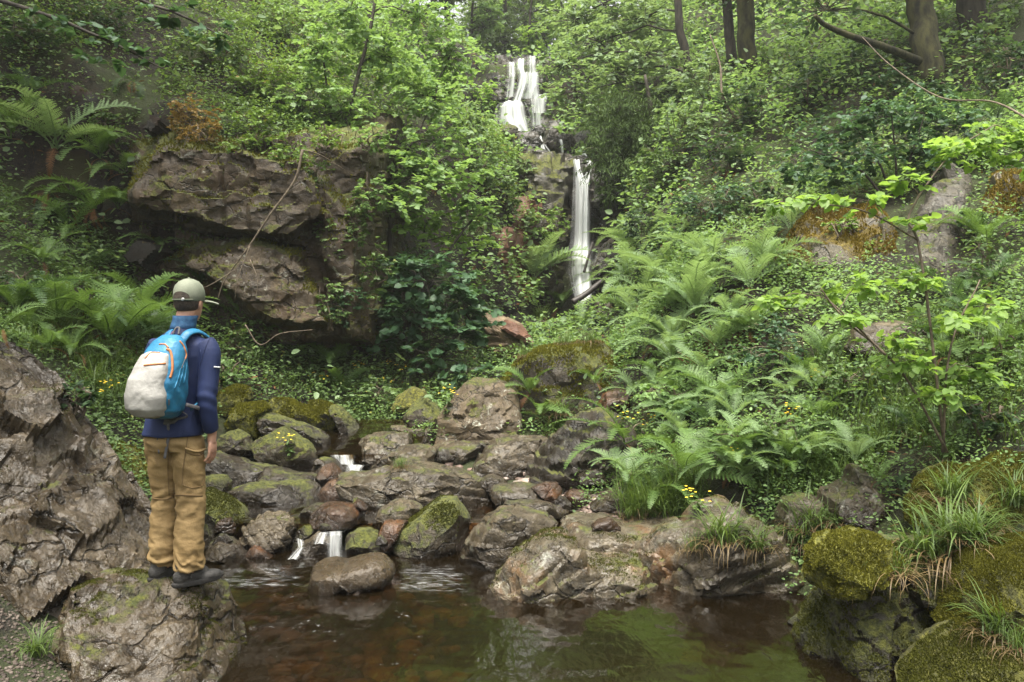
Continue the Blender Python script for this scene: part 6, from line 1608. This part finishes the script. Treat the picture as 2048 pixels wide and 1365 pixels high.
def ell(c, r, rot=0.0, n=16):
    a = np.linspace(0, np.pi, n)
    R = [(0, 0, -math.cos(t) * 1.0, max(math.sin(t), 1e-3), max(math.sin(t), 1e-3)) for t in a]
    V, f = rings(R, 20)
    V = V * np.array(r)
    cc, ss = math.cos(rot), math.sin(rot)
    V = V @ np.array([[cc, ss, 0], [-ss, cc, 0], [0, 0, 1]])
    return V + np.array(c), f
SKIN = plain_mat("skin", (0.42, 0.22, 0.15), (0.52, 0.30, 0.21), 20, .5, .2, 90)
HAIR = plain_mat("hair", (0.03, 0.022, 0.016), (0.075, 0.055, 0.04), 60, .6, .8, 150)
NAVY = plain_mat("navy_fleece", (0.008, 0.015, 0.052), (0.016, 0.027, 0.085), 5, .7, .3, 220, spec=.3)
COLLAR = plain_mat("blue_collar", (0.012, 0.05, 0.12), (0.03, 0.10, 0.20), 40, .7, .3, 120)
KHAKI = plain_mat("tan_cotton", (0.21, 0.138, 0.056), (0.31, 0.212, 0.095), 7, .75, .35, 130, spec=.3)
KHAKID = plain_mat("tan_seam", (0.13, 0.08, 0.032), (0.20, 0.13, 0.056), 9, .8)
CAPM = plain_mat("sage_cotton", (0.13, 0.145, 0.105), (0.20, 0.215, 0.16), 10, .8, .3, 200, spec=.25)
CAPD = plain_mat("sage_strap", (0.12, 0.13, 0.095), (0.17, 0.18, 0.135), 10, .8)
SHOE = plain_mat("grey_shoe", (0.022, 0.021, 0.020), (0.062, 0.058, 0.053), 26, .7, .6, 90)
SOLE = plain_mat("dark_sole", (0.016, 0.015, 0.014), (0.04, 0.037, 0.034), 20, .85, .5, 120)
PACKB = plain_mat("blue_nylon", (0.010, 0.10, 0.20), (0.022, 0.165, 0.29), 6, .5, .35, 45, spec=.4)
PACKW = plain_mat("pale_grey_nylon", (0.24, 0.232, 0.215), (0.34, 0.33, 0.305), 6, .5, .4, 35, spec=.4)
ZIP = plain_mat("orange_zip", (0.33, 0.115, 0.035), (0.42, 0.17, 0.06), 30, .6)
STRAP = plain_mat("grey_webbing", (0.07, 0.068, 0.07), (0.12, 0.115, 0.12), 60, .8)
PURPLE = plain_mat("purple_piping", (0.13, 0.06, 0.14), (0.18, 0.09, 0.19), 20, .6)
STRIPM = plain_mat("reflective_strip", (0.62, 0.63, 0.62), (0.7, 0.71, 0.7), 20, .4)
METAL = plain_mat("steel_buckle", (0.3, 0.3, 0.29), (0.4, 0.4, 0.39), 20, .35)
FEET = rock_hit(352, 1164)
PSC = FEET[1] / 5.0 * 1.0
YAW = math.radians(-11)
person = empty("person", tuple(FEET + np.array([0.0, 0.0, -.004])), YAW, "hiker in navy top, tan trousers and sage cap looking towards the waterfalls", "person")
person.scale = (PSC,) * 3
def loc2w(P):
    c, s = math.cos(YAW), math.sin(YAW)
    P = np.asarray(P, float) * PSC
    return np.stack([P[:, 0] * c - P[:, 1] * s, P[:, 0] * s + P[:, 1] * c, P[:, 2]], -1) + np.array(person.location)
def w2loc(P):
    P = (np.asarray(P, float) - np.array(person.location)) / PSC
    c, s = math.cos(-YAW), math.sin(-YAW)
    return np.stack([P[:, 0] * c - P[:, 1] * s, P[:, 0] * s + P[:, 1] * c, P[:, 2]], -1)
def hrot(P, a=math.radians(3), piv=(0, 0)):
    c, s = math.cos(a), math.sin(a)
    Q = np.array(P, float); x, y = Q[:, 0] - piv[0], Q[:, 1] - piv[1]
    Q[:, 0] = x * c - y * s + piv[0]; Q[:, 1] = x * s + y * c + piv[1]
    return Q
HX, HY = .012, .03          # the head sits a little forward
def headpart(Vf):
    return hrot(Vf[0]) + np.array([HX, HY, 0]), Vf[1]
# --- body: head, neck, trunk, arms, hands and legs as one surface
head = [headpart(p) for p in [
    rings([(0,.052,1.545,.022,.022),(0,.05,1.556,.038,.042),(0,.038,1.58,.052,.06),(0,.025,1.61,.062,.078),(0,.012,1.65,.070,.091),(0,.006,1.69,.074,.096),(0,.002,1.73,.072,.093),(0,0,1.76,.058,.076),(0,0,1.785,.028,.036)], 28),
    ell((0, .106, 1.640), (.012, .018, .024)), ell((0, .090, 1.685), (.045, .014, .010)), ell((0, .092, 1.592), (.022, .010, .008)), ell((0, .088, 1.560), (.018, .012, .014)),
    ell((.074, -.004, 1.652), (.008, .018, .032), .35), ell((-.074, -.004, 1.652), (.008, .018, .032), -.35)]]
WR = np.array([.236, .015, .872])
hand = [ell(WR + [0.002, .006, -.052], (.017, .040, .048)), tube([WR + [0, 0, .04], WR + [0, .002, -.03]], [.026, .024], 14)]
for yo, L, x in ((.033, .070, 0), (.012, .078, .001), (-.010, .073, 0), (-.030, .057, -.001)):
    p0 = WR + [x, yo + .006, -.085]
    p = [p0 + [0, 0, .03], p0, p0 + [-.006, .002, -.42 * L], p0 + [-.020, .004, -.74 * L], p0 + [-.036, .005, -.96 * L]]
    hand.append(tube(smooth_path(p, 14), np.linspace(.0095, .0068, 14), 10))
hand.append(tube(smooth_path([WR + [-.004, .030, -.020], WR + [-.012, .052, -.050], WR + [-.022, .060, -.080], WR + [-.030, .058, -.098]], 12), np.linspace(.0125, .008, 12), 10))
lh = np.array([-.10, .275, 1.14])
handl = [ell(lh + [.04, .02, .005], (.045, .017, .036))]
for k, (zo, L) in enumerate(((.026, .06), (.008, .066), (-.011, .062), (-.028, .05))):
    p0 = lh + [.075, .022, zo]
    handl.append(tube(smooth_path([p0 + [-.02, 0, 0], p0, p0 + [.45 * L, -.004, -.004], p0 + [.8 * L, -.020, -.008]], 10), np.linspace(.0092, .0068, 10), 10))
handl.append(tube(smooth_path([lh + [.02, .012, .030], lh + [.045, .004, .055], lh + [.07, -.004, .066]], 10), np.linspace(.012, .008, 10), 10))
trunk_b = [tube([(0,-.02,1.42),(HX*.5,.0,1.52),(HX,HY-.005,1.62)], [.062,.056,.055], 20),
    rings([(0,0,.86,.13,.09),(0,0,1.0,.125,.085),(0,0,1.15,.13,.085),(0,0,1.3,.15,.085),(0,0,1.4,.14,.075),(0,-.01,1.46,.07,.05)], 24)]
limbs = []
ARM_R = smooth_path([(.15,0,1.42),(.192,-.01,1.36),(.212,-.03,1.2),(.220,-.045,1.10),(.230,-.02,.98),WR+[0,0,.02]], 24)
ARM_L = smooth_path([(-.14,.01,1.42),(-.175,.03,1.34),(-.185,.075,1.20),(-.165,.16,1.11),(-.13,.24,1.12),lh], 24)
for P in (ARM_R, ARM_L): limbs.append(tube(P, np.linspace(.044, .026, 24), 14))
LEG_R = smooth_path([(.085,0,.86),(.092,.01,.70),(.095,.015,.50),(.098,-.012,.28),(.10,-.02,.06)], 24)
LEG_L = smooth_path([(-.085,0,.86),(-.090,.03,.70),(-.092,.055,.50),(-.095,.035,.28),(-.095,.03,.06)], 24)
for P in (LEG_R, LEG_L): limbs.append(tube(P, np.concatenate([np.linspace(.075, .050, 12), np.linspace(.05, .036, 12)]), 16))
V, fs = fuse(head + hand + handl + trunk_b + limbs, .0042, 3)
obj("body", V, fs, SKIN, person)
# --- face and hair
for sx in (-1, 1):
    e = headpart(ell((sx * .030, .088, 1.662), (.012, .010, .008), 0, 10)); obj("eye", e[0], e[1], plain_mat("eye_white", (.6,.58,.55)), person)
e = headpart(ell((0, .0985, 1.594), (.021, .006, .005), 0, 10)); obj("mouth", e[0], e[1], plain_mat("lips", (.30,.12,.10)), person)
e = headpart(rings([(0,-.006,1.612,.052,.070),(0,-.007,1.625,.064,.082),(0,-.007,1.65,.0725,.0915),(0,-.007,1.69,.0765,.0955),(0,-.004,1.71,.070,.088)], 30)); obj("hair", e[0], e[1], HAIR, person)
# --- cap
capd = rings([(0,.004,1.668,.079,.100),(0,.003,1.672,.083,.105),(0,.002,1.70,.084,.106),(0,.001,1.73,.082,.103),(0,0,1.76,.072,.091),(0,0,1.783,.052,.066),(0,0,1.797,.026,.033),(0,0,1.801,.004,.005)], 40)
cap = headpart(capd)
capo = obj("cap", *cap, CAPM, person)
a = np.linspace(math.radians(25), math.radians(155), 22)
Vb = []
for rr, dz in ((.086, 0), (.11, .003), (.14, .0), (.168, -.008), (.178, -.012)):
    for t in a:
        Vb.append((rr * .86 * math.cos(t), .004 + rr * (1.0 if rr < .09 else 1.06) * math.sin(t) * 1.12, 1.675 + dz - .016 * abs(math.cos(t)) ** 2))
Vb = np.array(Vb); f1 = grid_faces(5, 22)
Vb2 = np.vstack([Vb, Vb - [0, 0, .005]])
fb = np.vstack([f1[:, ::-1], f1 + len(Vb)])
e = headpart((Vb2, [fb])); obj("brim", e[0], e[1], CAPM, capo)
ao = np.linspace(math.radians(232), math.radians(308), 18)
Vo = []
for q in np.linspace(0, 1, 8):
    for t in ao:
        u = (t - math.radians(270)) / math.radians(38)
        zz = 1.684 + q * .040 * math.sqrt(max(0, 1 - u * u))
        Vo.append((.0862 * math.cos(t), .002 + .1085 * math.sin(t), zz))
e = headpart((np.array(Vo), [grid_faces(8, 18)])); obj("cap_opening", e[0], e[1], HAIR, capo)
st2 = np.array([(.0865 * math.cos(t), .002 + .109 * math.sin(t), 1.677) for t in np.linspace(math.radians(222), math.radians(318), 24)])
e = headpart(tube(st2, .0075, 8, flat=.3, up=(0, 0, 1))); e = (e[0], e[1]); obj("cap_strap", e[0], e[1], CAPD, capo)
e = headpart(ell((.022, -.108, 1.678), (.010, .006, .010), 0, 10)); obj("cap_buckle", e[0], e[1], METAL, capo)
e = headpart(ell((0, 0, 1.802), (.008, .008, .005), 0, 8)); obj("cap_button", e[0], e[1], CAPM, capo)
# --- trousers
tro = [rings([(0,-.012,.79,.150,.115),(0,-.012,.84,.168,.128),(0,-.008,.92,.170,.128),(0,-.002,.985,.160,.118),(0,0,1.0,.15,.11)], 30)]
rl = np.interp(np.linspace(.86, .06, 24)[::1], [.06,.11,.16,.3,.45,.52,.6,.72,.86], [.078,.088,.088,.084,.086,.088,.090,.096,.098])
LR, LL = LEG_R.copy(), LEG_L.copy()
LR[-1, 2] = .085; LL[-1, 2] = .085
tro += [tube(LR, rl, 22), tube(LL, rl, 22)]
V, fs = fuse(tro, .0062, 4)
N = normals_of(V, fs)
z = V[:, 2]
w = fbm(V * np.array([9, 9, 22]), 3, 5) * .008
cuff = np.exp(-((z - .15) / .09) ** 2); knee = np.exp(-((z - .48) / .10) ** 2); crot = np.exp(-((z - .76) / .09) ** 2)
w = w + cuff * .007 * np.sin(z * 85 + V[:, 0] * 50 + fbm(V * 8, 3, 6) * 8) + knee * .004 * np.sin(z * 55 - V[:, 0] * 60 + fbm(V * 7, 3, 7) * 8) + crot * .005 * np.sin(z * 60 + V[:, 1] * 50 + fbm(V * 6, 2, 8) * 5)
w = w - .012 * np.abs(fbm(V * np.array([10, 10, 4]) + z[:, None] * 6, 2, 9))
V = V + N * w[:, None]
trousers = obj("trousers", V, fs, KHAKI, person)
TB = BVHTree.FromPolygons([tuple(v) for v in loc2w(V)], [tuple(int(i) for i in f) for q in fs for f in q])
# --- jacket
jk = [rings([(0,-.010,.885,.180,.148),(0,-.010,.90,.181,.148),(0,-.005,.96,.172,.134),(0,0,1.06,.158,.114),(0,0,1.16,.164,.114),(0,0,1.26,.178,.117),(0,0,1.35,.190,.114),(0,-.004,1.415,.178,.10),(0,-.006,1.455,.135,.085),(0,-.004,1.49,.085,.072),(.004,0,1.515,.070,.068)], 34),
      tube(ARM_R[:-1], np.interp(np.linspace(0, 1, 23), [0, .2, .5, .8, .95, 1], [.062, .064, .057, .050, .045, .041]), 18),
      tube(ARM_L[:-1], np.interp(np.linspace(0, 1, 23), [0, .2, .5, .8, .95, 1], [.064, .068, .058, .050, .044, .040]), 18)]
V, fs = fuse(jk, .0062, 4)
N = normals_of(V, fs)
arm = np.clip((np.abs(V[:, 0]) - .17) / .03, 0, 1)
w = fbm(V * np.array([8, 8, 6]), 3, 15) * .0018 + np.exp(-((V[:, 2] - 1.10) / .07) ** 2) * arm * .003 * np.sin(V[:, 2] * 90 + V[:, 1] * 60) + arm * .004 * fbm(V * np.array([9, 9, 5]), 3, 16) + (1 - arm) * .002 * np.sin(V[:, 2] * 30 + V[:, 0] * 36 + fbm(V * 5, 2, 17) * 6)
V = V + N * w[:, None]
jacket = obj("jacket", V, fs, NAVY, person)
JB = BVHTree.FromPolygons([tuple(v) for v in loc2w(V)], [tuple(int(i) for i in f) for q in fs for f in q])
V, fs = rings([(.004,.0,1.50,.076,.073),(.006,.004,1.53,.071,.070),(.009,.010,1.56,.068,.068),(.011,.014,1.582,.071,.072),(.011,.014,1.584,.064,.065),(.009,.01,1.56,.060,.060)], 30)
V = V + normals_of(V, fs) * (fbm(V * 25, 2, 3) * .004)[:, None]
obj("collar", V, fs, COLLAR, jacket)
def surf_path(bvh, pts, off=.004, n=24):
    """a line drawn over a surface the camera sees, as points in person space."""
    P = np.array(pts, float); P = smooth_path(np.c_[P, np.zeros(len(P))], n)[:, :2]
    out = []
    for px, py in P:
        d = Vector(ray(px, py)).normalized()
        l, nn, i, ds = bvh.ray_cast(Vector((0, 0, CAM_Z)), d)
        if l is not None: out.append(np.array(l) - np.array(d) * off)
    return w2loc(np.array(out)) if len(out) > 2 else None
def seam(name, bvh, pts, r, mat, parent, flat=.35, off=.002, n=24):
    P = surf_path(bvh, pts, off, n)
    if P is None: return
    V, f = tube(P, r, 8)
    return obj(name, V, f, mat, parent)
seam("sleeve_strip", JB, [(414, 734), (421, 735), (429, 735)], .0045, STRIPM, jacket)
seam("seam", JB, [(384, 700), (386, 760), (384, 820), (392, 850)], .002, NAVY, jacket)
seam("seam", JB, [(400, 676), (392, 700), (386, 730)], .002, NAVY, jacket)
for pts in ([(302, 997), (330, 999), (352, 992)], [(344, 990), (375, 991), (405, 992)]): seam("knee_zip", TB, pts, .005, KHAKID, trousers)
for pts in ([(371, 905), (395, 911), (416, 902)], [(371, 905), (374, 880), (372, 862)], [(416, 902), (414, 935), (406, 972)], [(371, 905), (366, 940), (364, 970)], [(364, 970), (385, 976), (406, 972)]): seam("pocket_seam", TB, pts, .003, KHAKID, trousers)
P = surf_path(TB, [(370, 897), (394, 903), (417, 895)], .006, 20)
if P is not None: obj("pocket_flap", *tube(P, .014, 8, flat=.4), KHAKI, trousers)
seam("seam", TB, [(340, 862), (336, 930), (338, 990)], .0025, KHAKID, trousers)
seam("waist_seam", TB, [(305, 868), (350, 872), (400, 866), (412, 862)], .003, KHAKID, trousers)
# --- shoes
def shoe(base, yaw, sole_z=0.0):
    up = [ell((0, -.045, .055), (.040, .052, .052)), ell((0, .02, .05), (.042, .085, .048)), ell((.004, .115, .034), (.046, .085, .034)), tube([(0, -.03, .05), (0, -.035, .135)], [.048, .046], 18), ell((0, .05, .062), (.036, .07, .045))]
    V, fs = fuse(up, .0055, 4)
    V = V[:, :]; V[:, 2] = np.maximum(V[:, 2], .018)
    def place(P): return hrot(P, yaw) + np.array(base)
    s = obj("shoe", place(V), fs, SHOE, person)
    t = np.linspace(0, 2 * np.pi, 40, endpoint=False)
    oy = .052 + .150 * np.sin(t); ox = (.045 + .006 * np.sin(t)) * np.sign(np.cos(t)) * np.abs(np.cos(t)) ** .7
    R = []
    for zz, k in ((0, .97), (.006, 1.02), (.018, 1.04), (.026, 1.03), (.030, .96)):
        R.append(np.stack([ox * k, .052 + (oy - .052) * k, zz + .012 * np.clip((oy - .12) / .08, 0, 1) ** 2], -1))
    V = np.vstack(R + [[[0, .05, 0]], [[0, .05, .03]]])
    j = np.arange(40); j2 = (j + 1) % 40
    obj("sole", place(V), [grid_faces(5, 40, True), np.vstack([np.stack([j2, j, np.full(40, 200)], -1), np.stack([160 + j, 160 + j2, np.full(40, 201)], -1)])], SOLE, s)
    lace = []
    for k in range(4):
        y = .03 + k * .022; z0 = .112 - k * .016
        lace.append(tube(smooth_path([(-.03, y, z0 - .02), (0, y + .006, z0), (.03, y, z0 - .02)], 8), .003, 6))
    V, f = join(lace); obj("laces", place(V), f, STRAP, s)
    return s
shoe((LEG_R[-1][0], LEG_R[-1][1] - .0, 0.0), math.radians(-36))
shoe((LEG_L[-1][0], LEG_L[-1][1] + .0, 0.004), math.radians(-30))

# --- the backpack he wears: a thing of its own
pack = empty("backpack", tuple(person.location), YAW, "blue rucksack with pale grey front pocket and orange zips on the hiker's back", "backpack")
pack.scale = (PSC,) * 3
pb_ = [rings([(0,-.20,.975,.07,.04,2.4),(0,-.235,.99,.115,.09,2.6),(0,-.25,1.03,.148,.125,2.6),(0,-.255,1.11,.158,.138,2.6),(0,-.25,1.2,.156,.132,2.6),(0,-.237,1.3,.146,.115,2.5),(0,-.215,1.39,.128,.09,2.4),(0,-.195,1.445,.10,.065,2.3),(0,-.18,1.475,.055,.035,2.0)], 36)]
V, fs = fuse(pb_, .007, 3)
N = normals_of(V, fs)
V = V + N * (fbm(V * np.array([9, 9, 12]), 3, 25) * .009 - np.abs(fbm(V * np.array([14, 14, 5]), 2, 26)) * .006 + .004 * np.sin(V[:, 2] * 55 + V[:, 1] * 60) * np.exp(-((V[:, 2] - 1.12) / .12) ** 2))[:, None]
body = obj("pack_body", V, fs, PACKB, pack)
PV, PF = V, fs
V, fs = fuse([rings([(-.006,-.315,.992,.07,.03,2.4),(-.008,-.325,1.005,.105,.065,2.6),(-.010,-.338,1.05,.130,.088,2.6),(-.010,-.342,1.13,.134,.092,2.6),(-.010,-.332,1.22,.130,.086,2.6),(-.010,-.315,1.30,.118,.074,2.5),(-.008,-.292,1.365,.092,.055,2.3),(-.006,-.275,1.392,.05,.03,2.0)], 34)], .0065, 3)
N = normals_of(V, fs)
V = V + N * (fbm(V * np.array([8, 8, 10]), 3, 27) * .010 - np.abs(fbm(V * np.array([12, 12, 6]), 2, 28)) * .007)[:, None]
pocket = obj("front_pocket", V, fs, PACKW, pack)
allV = np.vstack([loc2w(PV), loc2w(V)]); polys = [tuple(int(i) for i in f) for q in PF for f in q] + [tuple(int(i) + len(PV) for i in f) for q in fs for f in q]
PB = BVHTree.FromPolygons([tuple(v) for v in allV], polys)
seam("zip", PB, [(302, 700), (310, 705), (316, 722), (319, 745), (316, 762)], .0075, ZIP, pocket)
seam("zip", PB, [(256, 735), (275, 733), (303, 731)], .0055, ZIP, pocket)
seam("zip", PB, [(256, 720), (268, 708), (288, 708)], .0035, ZIP, pocket)
seam("zip", PB, [(284, 690), (296, 690), (305, 697)], .0045, ZIP, body)
seam("zip", PB, [(328, 683), (338, 695), (345, 712), (344, 722)], .005, ZIP, body)
seam("pull_cord", PB, [(344, 720), (340, 735), (338, 742)], .0025, STRAP, body)
seam("piping", PB, [(352, 672), (360, 690), (362, 720), (366, 748), (376, 768)], .0035, PURPLE, body)
for k in range(5): seam("pleat", PB, [(336 + k * 6, 742 - k * 6), (334 + k * 7, 760 - k * 5), (328 + k * 9, 785 - k * 5)], .004, PACKB, body)
seam("logo_tab", PB, [(318, 808), (319, 814), (319, 820)], .004, STRAP, pocket)
# straps
for sx in (1, -1):
    P = smooth_path([(sx*.055,-.150,1.44),(sx*.070,-.105,1.488),(sx*.085,-.02,1.492),(sx*.105,.085,1.43),(sx*.115,.128,1.32),(sx*.125,.122,1.2),(sx*.150,.05,1.1),(sx*.150,-.12,1.03)], 40)
    obj("shoulder_strap", *tube(P, .028, 12, flat=.35, up=(sx * .4, 0, 1)), PACKB, pack)
    obj("piping", *tube(P[:24] + [-sx * .026, 0, .004], .0035, 6), PURPLE, pack)
obj("haul_loop", *tube(smooth_path([(-.02,-.135,1.475),(-.012,-.12,1.515),(.012,-.12,1.515),(.02,-.135,1.475)], 16), .006, 8), STRAP, pack)
obj("side_strap", *tube(smooth_path([(.155,-.20,1.06),(.19,-.12,1.03),(.176,-.04,1.0),(.165,.02,.93)], 20), .011, 8, flat=.3, up=(1, 0, 0)), STRAP, pack)
obj("side_strap", *tube(smooth_path([(.13,-.20,1.02),(.15,-.17,.985),(.04,-.16,.96),(.0,-.15,.955)], 16), .008, 8, flat=.4), STRAP, pack)
obj("buckle", *ell((.0, -.152, .952), (.028, .010, .012)), STRAP, pack)
obj("hanging_strap", *tube(smooth_path([(.012,-.158,.95),(.020,-.158,.87),(.005,-.155,.80),(-.004,-.160,.745)], 18), .010, 8, flat=.3, up=(0, 1, 0)), STRAP, pack)
obj("hanging_strap", *tube(smooth_path([(-.04,-.155,.95),(-.055,-.155,.86),(-.05,-.152,.77)], 14), .006, 8, flat=.3, up=(0, 1, 0)), STRAP, pack)

# he leans a little towards his right foot: shift everything above the hips sideways
def lean(root, dx=0.0, dy=0.0, sx=1.0):
    for o in root.children_recursive:
        if o.type != 'MESH': continue
        n = len(o.data.vertices); co = np.empty(n * 3, np.float32); o.data.vertices.foreach_get("co", co)
        co = co.reshape(-1, 3); co[:, 0] = co[:, 0] * sx
        co[:, 0] += .085 * np.clip((co[:, 2] - .85) / .85, 0, 1) + dx
        co[:, 1] += dy
        if sx != 1.0: co[:, 2] = 1.475 - (1.475 - co[:, 2]) * np.where(co[:, 2] > .96, .94, .97)
        o.data.vertices.foreach_set("co", co.ravel()); o.data.update()
lean(person)
lean(pack, .035, .02, .90)
# ------------------------------------------------------------------ soft damp air of the gorge
m = NT("damp_air")
pv = m.t.nodes.new("ShaderNodeVolumePrincipled")
pv.inputs["Color"].default_value = (0.93, 0.96, 0.92, 1)
pv.inputs["Density"].default_value = 0.0011
pv.inputs["Density Attribute"].default_value = ""
pv.inputs["Temperature Attribute"].default_value = ""
pv.inputs["Anisotropy"].default_value = 0.3
m.t.links.new(pv.outputs[0], m.out.inputs["Volume"])
X0, X1, Y0, Y1, Z0, Z1 = -130, 130, -70, 120, -3.0, 45
V = np.array([(x, y, z) for z in (Z0, Z1) for y in (Y0, Y1) for x in (X0, X1)], float)
hz = obj("haze", V, [np.array([(0, 2, 3, 1), (4, 5, 7, 6), (0, 1, 5, 4), (2, 6, 7, 3), (0, 4, 6, 2), (1, 3, 7, 5)])], m.m, smooth=False)
tag(hz, "thin pale damp air hanging in the gorge", "haze", kind="stuff")
